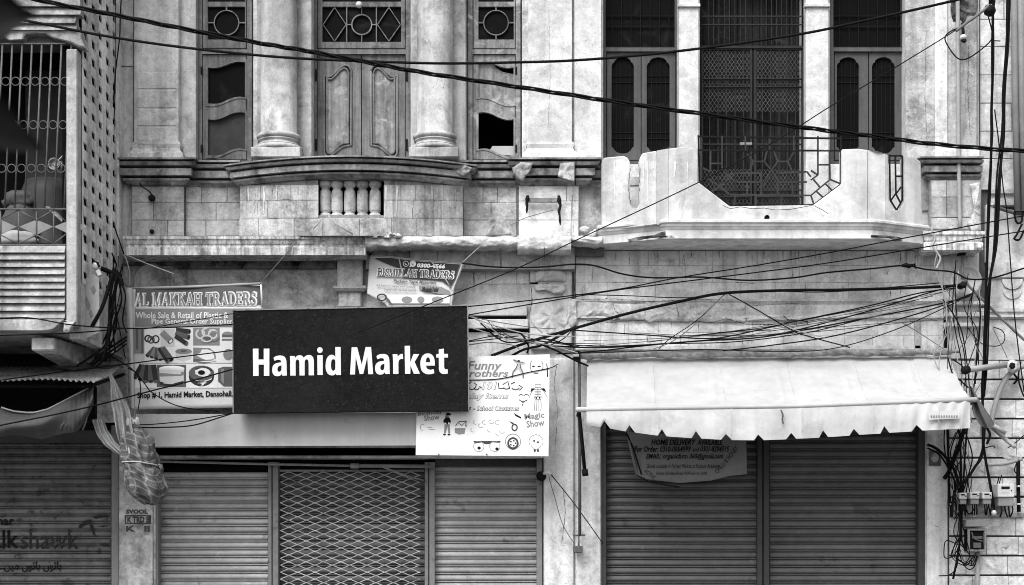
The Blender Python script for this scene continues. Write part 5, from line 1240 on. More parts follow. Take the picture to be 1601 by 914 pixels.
gp('tape_roll', ell(356, 523, 9, 5), 1.8, MT['flex_grey']); prect('tape_side', 347, 364, 523, 532, 2.0, MT['flex_mid']); prect('tape_side', 347, 364, 527, 530, 2.2, MT['flex_pale'])
for i in range(6): pipe((242+2*i, 543), (230+7*i, 562-2*abs(i-3)), 6.5, 1.8+.2*i, 'flex_grey' if i % 2 else 'flex_mid', False)
pipe((254, 543), (268, 562), 8, 3.4, 'flex_mid'); pipe((248, 544), (262, 566), 5, 3.1, 'flex_dark', False)
gp('coil_side', [(274, 550), (300, 550), (299, 561), (287, 565), (275, 561)], 1.8, MT['flex_pale']); gp('coil_top', ell(287, 549, 13, 4.5), 2.1, MT['flex_grey']); gp('coil_hole', ell(287, 548.5, 5, 1.8), 2.5, MT['flex_mid'])
gp('film_roll', [(302, 543), (328, 544), (336, 550), (338, 560), (330, 563), (302, 566)], 1.8, MT['flex_grey']); gp('film_edge', [(302, 560), (326, 563), (340, 564), (318, 568), (302, 565)], 2.1, MT['flex_mid'])
gp('film_roll', ell(357, 554, 8, 9), 1.8, MT['flex_grey'])
for i in range(5): pipe((222+4.5*i, 570), (211+8.2*i, 591+3*min(i, 2)-1), 8, 1.8+.3*i, 'flex_dark' if i % 2 == 0 else 'flex_mid', i < 2)
picbg(245, 291, 570, 605, 'flex_mid', 1.7)
gp('drum_side', [(249, 576), (288, 576), (287, 600), (268, 604), (250, 600)], 2.0, MT['flex_pale']); gp('drum_top', ell(268.5, 576, 20, 4.5), 2.3, MT['white_board'])
gp('drum_band', [(249, 583), (288, 581), (288, 586), (268, 590), (249, 588)], 2.4, MT['flex_grey']); gp('drum_base', [(249, 596), (268, 600), (287, 595), (286, 600), (268, 604), (250, 601)], 2.5, MT['flex_dark'])
picbg(293, 340, 570, 606, 'white_board', 1.7)
gp('roll_side', ell(315, 588, 20, 16), 2.0, MT['flex_dark']); gp('roll_top', ell(315, 583, 20, 12), 2.3, MT['flex_mid']); gp('roll_hole', ell(315, 582, 5.5, 3.6), 2.7, MT['ink'])
gp('jar', [(341, 576), (349, 573), (364, 573), (364, 604), (350, 604), (341, 596)], 2.0, MT['flex_mid']); gp('jar_light', [(345, 577), (350, 576), (350, 600), (346, 596)], 2.3, MT['flex_grey'])
text('Shop # 1, Hamid Market, Dansohall,', (214.5, 364, 613, 625), lambda a, b: P(a, b-(a-214)*.02, d2(a, b)-.006), MT['ink'], sg2, bold=.03)
for a, b in (((197, 452), (208, 640)),):
    MB().grid(lambda u, v: P(197+9*v*.9+u*(10-5*v), 450+188*v, -.36-.02*math.sin(math.pi*u)-.01*nz(v*9, u)), 6, 30).build('folded_edge', MT['flex_pale'], sg2)
MB().tube([P(196, 451, -.34), P(300, 448, -.35), P(410, 443, -.36)], .012).build('top_hem', MT['canvas'], sg2)
MB().tube([P(408, 443, -.36), P(410, 480, -.37)], .009).build('side_hem', MT['flex_pale'], sg2)

# tape trader banner (top middle), tied at the corners
sg3 = empty('tape_banner', P(650, 470, -.2), 'small creased banner of a packing tape trader tied up above the black signboard', 'banner')
def edge3(px): return polyx([(577, 399), (610, 401), (650, 406), (690, 409), (721, 411)], px), polyx([(575, 457), (600, 470), (612, 485), (706, 485), (707, 452), (721, 415)], px)
def d3(a, b): return -.20-.05*(a-578)/143-.0004*(b-400)
def f3(u, v):
    "left edge 578->575, right edge 721->706"
    tl, tr = (578, 399), (721, 411); ml, mr = (574, 458), (707, 456)
    t_ = (tl[0]+(tr[0]-tl[0])*u, edge3(tl[0]+(tr[0]-tl[0])*u)[0])
    bl = polyx([(0, 574), (.22, 601), (1, 706)], u), polyx([(0, 459), (.22, 474), (.3, 486), (1, 486)], u)
    x_ = t_[0]+(bl[0]-t_[0])*v; y_ = t_[1]+(bl[1]-t_[1])*v
    x_ -= max(0, u-.93)/.07*3*math.sin(math.pi*v)
    return P(x_, y_, d3(x_, y_))
MB().grid(f3, 40, 24, True, .005).build('flex_sheet', MT['flex_pale'], sg3)
u3 = lambda k: (lambda a, b: P(a, b, d3(a, b)-.012-.004*k))
# printed header: dark field widening to the right
gp('header_field', [(585, 403), (612, 403), (650, 408), (690, 411), (719, 413), (712, 435), (704, 448), (690, 438), (660, 436), (632, 434), (626, 420), (600, 410)], 1, MT['flex_black'], sg3, u3)
gp('header_shadow', [(625, 406), (650, 409), (690, 412), (717, 414), (713, 424), (690, 424), (650, 420), (628, 416)], 1.4, MT['flex_dark'], sg3, u3)
rotm = lambda k: (lambda a, b: P(a, b+(a-590)*.045, d3(a, b+(a-590)*.045)-.012-.004*k))
serif('BISMILLAH TRADERS', (588, 711, 417, 432), rotm(2.2), MT['white_board'], sg3, grow=.07, shear=.12)
serif('BISMILLAH TRADERS', (590, 709, 418.5, 430.5), rotm(3), MT['flex_mid'], sg3, shear=.12)
text('0300-4566', (652, 696, 408, 415), rotm(2.4), MT['white_board'], sg3, bold=.05, shear=.2)
gp('chat_icon', ell(645.5, 412, 5, 4.8), 2.2, MT['white_board'], sg3, u3); gp('chat_icon_tail', [(641, 414), (640, 417.5), (645, 416)], 2.2, MT['white_board'], sg3, u3)
strokes('chat_handset', [arcp(646.5, 411.5, 2.6, 2.6, 80, 200, 6)], 1.2, u3(3), MT['flex_mid'], sg3)
m = MB().plate(ell(634.5, 412, 4.6, 4.6), [ell(634.5, 412, 3.8, 3.8)], 0, 0, u3(2.2)); m.build('phone_icon', MT['white_board'], sg3)
strokes('phone_handset', [arcp(635.5, 411.3, 2.2, 2.2, 80, 200, 6)], 1.1, u3(3), MT['white_board'], sg3)
text('Packing Tape Materials', (615, 682, 435, 441.5), rotm(2), MT['flex_mid'], sg3, bold=.03, shear=.25)
text('All kind of Tapes and Packing', (588, 650, 444, 448), rotm(2), MT['flex_grey'], sg3, bold=.02, shear=.2)
text('Stationery & Gift Items', (600, 650, 450, 454), rotm(2), MT['flex_grey'], sg3, bold=.02, shear=.2)
lump_ = [(655, 446), (690, 448), (704, 455), (703, 462), (680, 458), (655, 452)]
gp('print_shadow', lump_, 1, MT['flex_grey'], sg3, u3)
text('Wholesale Dealer', (660, 686, 448, 456), u3(2), MT['flex_dark'], sg3, bold=.05, shear=.2)
prect('picture_strip', 606, 703, 461, 474, 1.0, MT['white_board'], sg3, u3)
m = MB().plate(ell(597, 464.5, 8, 6), [ell(597, 464.5, 5.5, 3.9)], 0, 0, u3(2)); m.build('tape_picture', MT['flex_dark'], sg3)
gp('tape_shadow', [(603, 462), (609, 468), (614, 476), (606, 472)], 2.1, MT['flex_mid'], sg3, u3)
for a, b in ((636, 12), (658, 8), (684, 13)): gp('tape_picture', ell(a, 468, b*.7, 5), 2, MT['flex_grey'], sg3, u3)
for pts in ([(624, 404), (627, 418), (631, 434)], [(672, 406), (684, 420), (697, 437), (705, 450)]):
    MB().tube([P(a, b, d3(a, b)-.02) for a, b in pts], .006).build('tie_cord', MT['canvas'], sg3)
MB().tube([P(a, b, d3(a, b)) for a, b in ((578, 399), (610, 401), (650, 406), (690, 409), (721, 411))], .006).build('hem', MT['canvas'], sg3)
MB().grid(lambda u, v: P(721-14*v+u*5-3*v, 411+44*v+(20*v if u > 2 else 0), -.25-.02*math.sin(3*u)), 4, 8).build('folded_corner', MT['flex_pale'], sg3)
MB().tube([P(708, 450, -.24), P(706, 470, -.24)], .018).build('folded_edge', MT['flex_pale'], sg3)
for a, b in (((578, 399), (571, 391)), ((578, 399), (585, 392)), ((578, 399), (575, 385))): MB().tube([P(a[0], a[1], -.22), P(b[0], b[1], -.2)], .004).build('tie_cord', MT['iron'], sg3)

# party shop sign (white)
sg4 = empty('party_shop_sign', P(755, 712, -.42), 'white signboard of a party costume shop with small toy pictures, partly behind the black board', 'signboard')
ys = -.495
MB().plate([(653, 560), (859.5, 553.5), (857.5, 713), (650, 711)], [], ys, .08).build('board', MT['white_board'], sg4)
k4 = lambda k: on(ys-.0015*k)
I1, I2, I3 = MT['ink'], MT['ink_mid'], MT['ink_grey']
text('Funny', (731, 785, 564, 582), k4(1), I3, sg4, bold=.02, shear=.25)
text('Brothers', (722, 795, 578, 589), k4(1), I3, sg4, bold=.02, shear=.25)
text('Birthday Items', (700, 795, 614, 626), k4(1), I3, sg4, bold=.035, shear=.25)
text('Birthday Items', (701, 794, 615, 625), k4(2), MT['white_board'], sg4, bold=.0, shear=.25)
text('101', (754, 777, 596.5, 609), k4(1), I3, sg4, bold=.03, shear=.2); text('101', (755, 776, 597.5, 608), k4(2), MT['white_board'], sg4, bold=0, shear=.2)
strokes('script_lettering', [arcp(738, 604, 5, 5, 200, 20, 6), [(733, 600), (737, 596)], arcp(745, 606, 4, 3, 180, 0, 5), [(741, 598), (745, 601), (743, 606)], [(749, 604), (753, 606)]], 1.6, k4(1), I2, sg4)
strokes('script_lettering', [[(779, 598), (780, 607), (788, 607)], arcp(792, 604, 5, 4, 160, 20, 6), [(786, 601), (794, 596), (797, 608)], [(799, 600), (805, 597)], arcp(806, 605, 6, 4, 170, 10, 6), [(811, 602), (817, 605), (812, 610)]], 1.6, k4(1), I2, sg4)
text('- School Costumes', (740, 812, 634, 642), k4(1), I2, sg4, bold=.045, shear=.25); text('- School Costumes', (741, 811.5, 634.8, 641.2), k4(2), MT['white_board'], sg4, bold=.005, shear=.25)
text('s', (731, 737, 636, 641), k4(1), I2, sg4, bold=.03, shear=.25)
for s_, b_, r_ in (('Magic', (820, 851, 645, 657), -6), ('Show', (823, 851, 656, 667), -6), ('Birthday', (653, 692, 642, 650), -6), ('Show', (663, 687, 648, 657), -6)):
    ft(sg4, s_, b_, ys-.0015, I3, .02, 0, r_)
def figure(cx_, y0, y1, mats, parent, kind):
    "small printed costume figure, flat ink"
    h = (y1-y0)/30; X_ = lambda a: cx_+a*h; Y_ = lambda b: y0+b*h
    P_ = lambda L: [(X_(a), Y_(b)) for a, b in L]
    if kind == 'kick':
        polys = [P_([(-8, 1), (-5, 0), (0, 3), (4, 5), (9, 4), (12, 6), (8, 9), (4, 9), (6, 14), (9, 22), (9, 30), (7, 30), (5, 22), (0, 16), (-6, 21), (-8, 29), (-11, 30), (-9, 20), (-3, 12), (-1, 8), (-6, 5)])]
        shape('costume_figure', polys, k4(1), MT['ink_soft'], parent)
        shape('costume_mask', [ell(X_(1), Y_(3), 2.0, 1.6)], k4(2), I2, parent)
        strokes('costume_outline', [P_([(-8, 1), (0, 4), (8, 5)]), P_([(3, 7), (4, 14), (8, 22), (8, 30)]), P_([(-1, 8), (-3, 14), (-8, 20), (-9, 29)])], 1.0, k4(3), I2, parent)
    else:
        L = []
        L += [P_([(-3, 2), (3, 2), (3, 5), (-3, 5), (-3, 2)]), P_([(0, 5), (0, 15)]), P_([(-5, 7), (5, 7), (8, 12), (10, 16)]), P_([(-5, 7), (-8, 12), (-9, 16)])]
        for q_ in range(3): L.append(P_([(-3.5, 9+q_*1.8), (3.5, 9+q_*1.8)]))
        L += [P_([(-4, 15), (4, 15), (3, 18), (-3, 18), (-4, 15)]), P_([(-3, 18), (-3.5, 24), (-4, 30)]), P_([(3, 18), (3.5, 24), (3, 30)]), P_([(-1, 18), (-1.5, 30)]), P_([(1, 18), (1, 30)])]
        strokes('skeleton_costume', L, .9, k4(1), I3, parent)
        shape('skeleton_shoulder', [P_([(-7, 6), (-3, 6), (-5, 8), (-8, 10)]), P_([(3, 6), (7, 6), (9, 10), (5, 8)]), P_([(-3, 15), (-1, 15), (-1, 17), (-2, 17)]), P_([(1, 15), (3, 15), (2, 17), (1, 17)])], k4(1.5), I1, parent)
figure(810, 561, 591, None, sg4, 'kick'); figure(841, 598, 642, None, sg4, 'skel')
# masks and toys
strokes('mask_print', [arcp(839, 572, 10, 12, -40, 40, 6), arcp(839, 572, 10, 13, 140, 220, 6)], .8, k4(1), I2, sg4)
shape('mask_eyes', [ell(834, 572.5, 2.2, 1.1), ell(843, 572.5, 2.6, .9), ell(838, 583, 4, .8), [(853, 565), (856, 572), (857, 589), (855, 589), (855, 574)]], k4(1), I1, sg4)
strokes('smiling_mask', [[(811, 618), (815, 616), (818, 618)], [(819, 618), (823, 616), (827, 618)], arcp(818, 623, 7, 4, 20, 160, 6), [(815, 627), (818, 630), (820, 627)], [(817, 631), (817, 634)]], 1.1, k4(1), I1, sg4)
shape('child_print', [[(697, 646), (701, 645), (706, 647), (705, 649), (698, 649)], [(693, 657), (697, 652), (703, 653), (705, 658), (704, 662), (701, 659), (700, 664), (696, 660), (694, 662)]], k4(1), I1, sg4)
shape('child_print', [[(695, 663), (703, 663), (704, 677), (701, 677), (699.5, 667), (697, 677), (694, 677)], ell(699, 651, 3, 3)], k4(1), I3, sg4); shape('child_shoe', [ell(695, 679, 2.3, 1.4), ell(702, 679, 2.3, 1.4)], k4(1.4), I1, sg4)
shape('toy_basket', [[(711, 669), (728, 669), (726, 678), (717, 679), (711, 676)]], k4(1), I3, sg4); strokes('toy_basket_rim', [[(712, 666), (716, 660), (722, 665), (728, 659), (729, 667)], [(717, 659), (729, 658), (728, 666)]], 1.3, k4(2), I2, sg4)
for cx_, cy_ in ((744, 660), (752, 665), (758, 660), (740, 672), (768, 659), (778, 660), (779, 677), (785, 674), (766, 672)):
    strokes('toy_outline', [arcp(cx_, cy_, 4, 3, random.uniform(0, 90), random.uniform(180, 330), 7)], .7, k4(1), I3, sg4)
shape('googly_glasses', [[(740, 689), (783, 689), (781, 692), (770, 691), (765, 694), (758, 694), (754, 691), (742, 693)]], k4(1), I2, sg4)
for cx_ in (748.5, 773.5):
    MB().plate(ell(cx_, 697.5, 8.5, 8.5), [ell(cx_, 697.5, 7.8, 7.8)], 0, 0, k4(1.4)).build('goggle_rim', I3, sg4)
shape('goggle_pupil', [ell(749, 700, 2.6, 2.4), ell(777, 701.5, 2.6, 2.4)], k4(1.6), I1, sg4)
MB().plate(ell(802, 693, 9, 10), [ell(802, 692.5, 6, 6.5)], 0, 0, k4(1)).build('toy_phone', I2, sg4); strokes('toy_phone_cord', [arcp(802, 690, 12, 12, 120, 420, 14)], 1, k4(1.3), I3, sg4)
shape('toy_phone_dial', [circ(802+4*math.cos(a), 692.5+4*math.sin(a), 1.3, n=8) for a in (0, 1.26, 2.5, 3.77, 5.03)], k4(1.5), I1, sg4)
shape('witch_hat', [[(803, 645), (808, 648), (815, 652), (814, 654), (806, 650)], [(796, 658), (801, 660), (804, 661), (801, 663)]], k4(1), I1, sg4)
MB().plate(ell(804.5, 668, 5, 6), [ell(804.5, 668, 3, 3.6)], 0, 0, k4(1)).build('pumpkin_print', I2, sg4)
strokes('doll_face', [arcp(838, 690, 11, 11, 150, 390, 12), arcp(838, 690, 9, 12, 30, 150, 10)], .7, k4(1), I3, sg4); shape('doll_eyes', [ell(835, 689, 1.5, 1.8), ell(841, 691, 1.8, 1.4), ell(836, 704, 1.8, 2.2), ell(841, 704, 1.8, 2.2)], k4(1.2), I2, sg4)
strokes('doll_print', [arcp(661, 668, 4, 5, 90, 300, 8), [(668, 668), (676, 668)], [(670, 671), (680, 671)]], .8, k4(1), I3, sg4)
for x_, y_ in ((686, 710), (761, 710)): MB().lathe(X(x_, ys), Z(y_, ys), [(.006, ys), (.006, ys-.01)], 8, 'y').build('nail', MT['iron'], sg4)

# delivery banner hung under the awning
sg5 = empty('delivery_banner', P(1070, 690, -.12), 'grey cloth banner with black hand lettering about home delivery hung on the shutter', 'banner')
def d5(a, b): return -.10-.03*math.sin((a-980)*.016)-.012*math.sin((a+1.2*b)*.06)-.01*nz(a*.03, b*.04)
m5 = lambda k: (lambda a, b: P(a, b, d5(a, b)-.006-.004*k))
def f5(u, v):
    t_ = (978+188*u, 655); b_ = (polyx([(0, 996), (.12, 1012), (.4, 1062), (.7, 1112), (.85, 1140), (1, 1168)], u), polyx([(0, 742), (.12, 749), (.4, 755), (.7, 751), (.85, 744), (1, 741)], u))
    x_ = t_[0]+(b_[0]-t_[0])*v; y_ = t_[1]+(b_[1]-t_[1])*v; return P(x_, y_, d5(x_, y_))
MB().grid(f5, 50, 22, True, .004).build('banner_cloth', MT['cotton_banner'], sg5)
K = MT['ink']
t5 = lambda s, b, bo, sh=.25, rot=0: text(s, b, m5(1.4), K, sg5, bold=bo, shear=sh, rot=rot)
t5('FRESH FROM ORGANIC FARM', (984, 1052, 668, 677), .03, .2, 3); t5('HOME DELIVERY', (1018, 1088, 686.5, 695.5), .03); t5('AVAILABLE', (1090, 1130, 687, 695.5), .03)
t5('For Order: 0310-0064999', (992, 1080, 697, 706.5), .02); t5('and', (1083, 1093, 699, 706), .015); t5('0301-8204515', (1095, 1140, 697, 706), .02)
t5('EMAIL: organicfarm 360@gmail.com', (1010, 1131, 708.5, 719), .02)
t5('Goods available in Farmer Market at Karpara Academy', (1011, 1125, 725, 733.5), .0); t5('Every Sunday from 9:30 am to 1:00', (1026, 1105, 737, 743), .01)
t5('ACTIVE', (1006, 1026, 738, 744), 0, 0, 40); t5('CHILLI & HONEY', (1110, 1162, 715, 722), .0, 0, -50)
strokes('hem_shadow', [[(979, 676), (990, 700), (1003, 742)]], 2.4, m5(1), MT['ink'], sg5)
MB().tube([P(a, b, d5(a, b)-.0) for a, b in ((979, 664), (986, 700), (996, 742))], .012).build('side_hem', MT['cotton_banner'], sg5)
MB().tube([P(a, b, d5(a, b)+.01) for a, b in ((996, 743), (1015, 753), (1040, 758), (1062, 761))], .006).build('hem_cord', MT['iron'], sg5)

# ================================================================== AWNING
aw = empty('canvas_awning', P(1200, 560, -.4), 'white canvas awning with notched valance stretched over the two dark shutters', 'awning')
YB = -.95
bar = lambda px: polyx([(900, 640), (917, 640), (1060, 637.5), (1240, 635), (1400, 629), (1526, 624.5)], px)
def can(u, v):
    a = P(918+567*u, polyx([(0, 562), (.5, 560), (1, 557)], u), -.06)
    xb = 917+602*u; b = P(xb, bar(xb), YB)
    p = a.lerp(b, v)
    s_ = math.sin(math.pi*v)
    p.z -= .06*s_+.006*math.sin(u*46+v*3+nz(u*5, v)*4)*s_*.7+.016*nz(u*9, v*3)*(.3+s_)+.007*nz(u*40, v*9+u*12)
    for c_ in (.18, .34, .52, .70, .88): p.z += .010*math.exp(-((u-c_)/.006)**2)*s_
    p.z += .007*math.sin(v*24+u*9)*math.exp(-((u-.02)/.12)**2)+.006*math.sin(v*30-u*14)*math.exp(-((u-.98)/.12)**2)
    return p
MB().grid(can, 200, 30, True).build('canvas', MT['canvas'], aw)
for u_ in (.18, .365, .55, .735, .90): MB().tube([can(u_, v_/20)+Vector((0, -.002, .001)) for v_ in range(21)], .0035, 5).build('seam', MT['canvas_valance'], aw)
for x_ in (1030, 1143, 1254, 1366, 1468): MB().tube([P(x_+.5*math.sin(t*2), bar(x_)+2+(polyx([(917, 660), (1146, 684), (1444, 669), (1517, 666)], x_)-bar(x_)-4)*t/8, YB-.062) for t in range(9)], .0025, 5).build('seam', MT['canvas_valance'], aw)
line_ = [(917, 664), (945, 668), (984, 674.5), (1035, 681), (1088, 684.5), (1146, 687.5), (1196, 687.5), (1240, 685.5), (1290, 683), (1345, 679), (1390, 676), (1444, 672.5), (1480, 670), (1517, 669)]
edge = [(917, 664)]
for pk in (945, 984, 1035, 1088, 1135, 1185.5, 1237, 1287, 1335, 1382.5, 1433):
    w1, w2 = random.uniform(6, 8), random.uniform(7, 10); edge += [(pk-w1, polyx(line_, pk-w1)+.6), (pk-w1+.5, polyx(line_, pk-w1)), (pk, polyx(line_, pk)-random.uniform(8.5, 11)), (pk+w2, polyx(line_, pk+w2)+.4)]
edge.append((1517, 669))
vx = sorted(set([917+(1517-917)*i/220 for i in range(221)]+[e[0] for e in edge]))
vs_ = []; NV = 9
for px in vx:
    t_, b_ = bar(px)+1, polyx(edge, px)
    for j in range(NV+1):
        v = j/NV; y_ = YB-.012-.015*math.sin(v*2.2)-.004*math.sin(px*.09+v*2+2*nz(px*.02, 1))*v-.012*nz(px*.015, v*2, 4)*v-.008*math.sin(px*.33+v*3)*max(0, (px-1380)/140)
        vs_.append(P(px, t_+(b_-t_)*v, y_))
fs = [(i*(NV+1)+j, i*(NV+1)+j+1, (i+1)*(NV+1)+j+1, (i+1)*(NV+1)+j) for i in range(len(vx)-1) for j in range(NV)]
MB().add(vs_, fs, True).build('valance', MT['canvas_valance'], aw)
MB().tube([P(900, 640, YB), P(917, 640, YB), P(1060, 637.5, YB), P(1240, 635, YB), P(1400, 629, YB), P(1527, 624.5, YB)], .022, 8).build('front_bar', MT['canvas'], aw)
def roll(u, v):
    x_ = 903+585*v; a = 2*math.pi*u; r = .028+.004*math.sin(v*60)+.004*nz(v*30, 1)+.0035*math.sin(3*a+v*210)+.004*math.sin(a+v*95)
    c_ = P(x_, 555.5-5.5*v+.8*math.sin(v*25), -.12); return Vector((c_.x, c_.y-r*math.cos(a), c_.z+r*math.sin(a)))
MB().grid(roll, 24, 420).build('rolled_top', MT['canvas_roll'], aw)
MB().tube([P(1480, 549.5, -.12), P(1500, 550, -.12)], .012, 8).build('roll_pole', MT['iron_grey'], aw)
MB().tube([P(906, 641, YB), (X(903, 0), -.05, Z(650, 0))], .016).build('awning_arm', MT['iron'], aw)
MB().tube([P(1524, 626, YB), (X(1500, 0), -.05, Z(640, 0))], .016).build('awning_arm', MT['iron'], aw)
prect('printed_tag', 1452, 1500, 643, 656, 1, MT['flex_pale'], aw, lambda k: (lambda a, b: P(a, b, YB-.06)), skew=-2)
for i in range(11): MB().plate([(1455+4*i, 649), (1457.4+4*i, 649), (1457.4+4*i, 652.5), (1455+4*i, 652.5)], [], YB-.065, 0).build('printed_tick', MT['ink_grey'], aw)
MB().tube(crom([P(1221, 641, YB-.04), P(1224, 648, YB-.05), P(1223, 656, YB-.05), P(1225, 662, YB-.05)]), .006).build('tie_cord', MT['cloth_grey'], aw)

# poles by the awning
tagp(MB().tube([P(905.5, 560, -.14), P(906.5, 700, -.14), P(906.5, 838, -.14)], .014, 8).build('awning_pole', MT['iron_mid']), 'thin rusty upright pole in front of the joint between the two houses', 'pole')
st = empty('stay_rod', P(905, 645, -.3), 'short dark stay rod slanting down from the awning bar end', 'rod')
MB().tube([P(905, 642, -.5), P(911, 700, -.3), P(914, 735, -.2)], .017, 7).build('rod', MT['iron'], st); MB().tube([P(914, 733, -.2), P(915.5, 744, -.2)], .028, 7).build('rod_end', MT['iron'], st)
bs = empty('pole_socket', P(904, 858, -.14), 'rusty bracket and box at the foot of the thin pole', 'bracket')
MB().pbox(897, 911, 853, 864, -.17, .12).build('socket_box', MT['iron_mid'], bs, .006); MB().tube([P(896, 837, -.14), P(915, 836, -.14)], .008).build('cross_pin', MT['iron_mid'], bs); MB().tube([P(905, 838, -.14), P(905, 853, -.14)], .007).build('drop_link', MT['iron_mid'], bs)
tb2 = empty('top_clamp', P(902, 556, -.16), 'iron clamp holding the rolled canvas at its left end', 'clamp')
MB().pbox(897, 907, 548, 562, -.2, .1).build('clamp_plate', MT['iron'], tb2, .004); MB().pbox(896, 905, 553, 557, -.22, .03).build('clamp_bolt', MT['canvas'], tb2)
lp_ = empty('wall_lamp', P(847, 742, -.1), 'small lamp fitting with white bulb holder at the right jamb of the centre shop', 'lamp')
blob('lamp_body', 846, 744, -.1, .045, .04, .04, MT['iron'], lp_, 1, .2); MB().tube([P(850, 740, -.14), P(857, 738, -.16), P(862, 741, -.16)], .016, 7).build('bulb_holder', MT['porcelain'], lp_)

# ================================================================== METERS AND PIPES
def meter(px0, px1, py0, py1, label, big=False):
    y = -.27; e = empty('electricity_meter', P((px0+px1)/2, py1, y), label, 'meter', 'electricity meters on the right wall')
    h = py1-py0; spl = py0+h*(.56 if not big else .60)
    MB().pbox(px0, px1, py0, spl, y, .23).build('meter_case', MT['meter'], e, .006)
    MB().pbox(px0+1, px1-1, spl, py1, y+.015, .21).build('terminal_cover', MT['meter_grey'], e, .005)
    w_ = px1-px0
    MB().pbox(px0+w_*.22, px0+w_*.72, py0+h*.12, py0+h*.24, y-.003, .01).build('display', MT['ink'], e)
    MB().pbox(px0+w_*.22, px0+w_*.7, py0+h*.34, py0+h*.42, y-.002, .006).build('label_plate', MT['ink_soft'], e)
    MB().lathe(X(px1-w_*.18, y), Z(py0+h*.3, y), [(.006, y), (.006, y-.006)], 8, 'y').build('seal', MT['ink'], e)
    for i in range(4 if big else 3):
        xx = px0+w_*(.2+.22*i); MB().tube(crom([P(xx, py1-1, y+.05), P(xx+1, py1+7, y+.03), P(xx+random.uniform(-3, 5), py1+17, y+.06)]), .007, 5).build('lead', MT['cable'], e)
meter(1500, 1512, 770, 788, 'leftmost of the three small electricity meters, half hidden by black cables')
meter(1517, 1531.5, 769, 788, 'middle one of the three small electricity meters')
meter(1536, 1551, 769, 788, 'small electricity meter next to the large one, rightmost of three')
meter(1560, 1586, 756, 791, 'large pale electricity meter with a dark display, right of the small ones', True)
mb = empty('meter_box', P(1528, 862, -.1), 'grey metal box with an open dark front below the small meters', 'box')
MB().plate([(1513, 826), (1542.5, 826), (1542, 862), (1513.5, 862)], [[(1516.5, 829), (1539, 829), (1539, 858.5), (1516.5, 858.5)]], -.19, .02).build('door_frame', MT['iron_grey'], mb, .003)
MB().pbox(1514, 1542, 827, 861, -.168, .13).build('box_body', MT['black'], mb)
MB().plate([(1511, 812), (1543, 812), (1544, 823), (1510, 823)], [], -.21, .17).build('rain_hood', MT['meter_grey'], mb, .004)
MB().pbox(1520, 1536, 838, 842, -.175, .02).build('fuse_carrier', MT['iron_mid'], mb); MB().pbox(1522, 1534, 848, 856, -.175, .02).build('fuse_carrier', MT['iron_mid'], mb)
MB().tube(crom([P(1519, 832, -.178), P(1524, 842, -.18), P(1536, 846, -.18)]), .005).build('fuse_wire', MT['cable_grey'], mb)
def tubeobj(name, label, cat, pts, r, mat, n=8, sm=True, group=None):
    p = [P(*q) for q in pts]; o = MB().tube(crom(p) if sm and len(p) > 2 else p, r, n).build(name, MT[mat]); return tagp(o, label, cat, group)
tubeobj('conduit_pipe', 'pale vertical conduit dropping below the open meter box', 'pipe', [(1528, 863, -.07), (1528, 960, -.07)], .022, 'pipe_pale')
tubeobj('conduit_pipe', 'pale straight pipe sticking out level above the awning corner', 'pipe', [(1510, 578, -.5), (1576, 570, -.15)], .026, 'pipe_pale')
tubeobj('conduit_pipe', 'pale bent pipe curving down right of the awning corner', 'pipe', [(1601, 572, -.12), (1588, 577, -.12), (1574, 590, -.12), (1562, 612, -.12), (1553, 645, -.12), (1548, 668, -.12)], .024, 'pipe_pale')
tubeobj('conduit_pipe', 'short pale pipe stub slanting under the dark cloth on the right wall', 'pipe', [(1549, 665, -.14), (1567, 682, -.14), (1588, 699, -.2)], .02, 'pipe_pale')
tubeobj('conduit_pipe', 'thin pale pipe slanting just above the short stub', 'pipe', [(1552, 664, -.2), (1572, 677, -.2)], .02, 'pipe_pale')
tubeobj('conduit_pipe', 'grey horizontal pipe above the large meter', 'pipe', [(1543, 726, -.1), (1572, 724, -.1), (1598, 717, -.1)], .018, 'pipe_pale')
tubeobj('conduit_pipe', 'dark upright conduit right of the large meter', 'pipe', [(1592, 717, -.1), (1592, 760, -.1), (1593, 800, -.1)], .018, 'cable')
tubeobj('downpipe', 'slim pale downpipe running down the right edge pilaster', 'pipe', [(1497, -60, -.13), (1498, 100, -.13), (1499, 250, -.15), (1501, 358, -.15)], .019, 'pipe_pale')
for i, (a, b) in enumerate(((1584, 'left'), (1594, 'right'))):
    tubeobj('drain_pipe', 'tall grey drain pipe at the right edge of the wall, %s of a pair' % b, 'pipe', [(a, -80, -.12), (a+3, 150, -.12), (a+7, 330, -.12)], .03, 'meter_grey', sm=False, group='drain pipes at the right edge')
for i, (x_, y_) in enumerate(((1584, 5), (1594, 5), (1597, 116), (1591, 198), (1601, 202))):
    pass
eb = empty('junction_knot', P(1583, 573, -.2), 'white taped junction with dark opening where the pale pipes meet', 'fitting')
blob('taped_joint', 1583, 573, -.2, .055, .04, .055, MT['plaster_rough'], eb, 3, .3); blob('dark_opening', 1583, 572, -.235, .028, .012, .03, MT['ink'], eb, 5, .3)
tubeobj('pipe_collar', 'dark rubber collar on the free end of the level pipe', 'fitting', [(1507, 579, -.52), (1513, 577.5, -.49)], .036, 'iron')
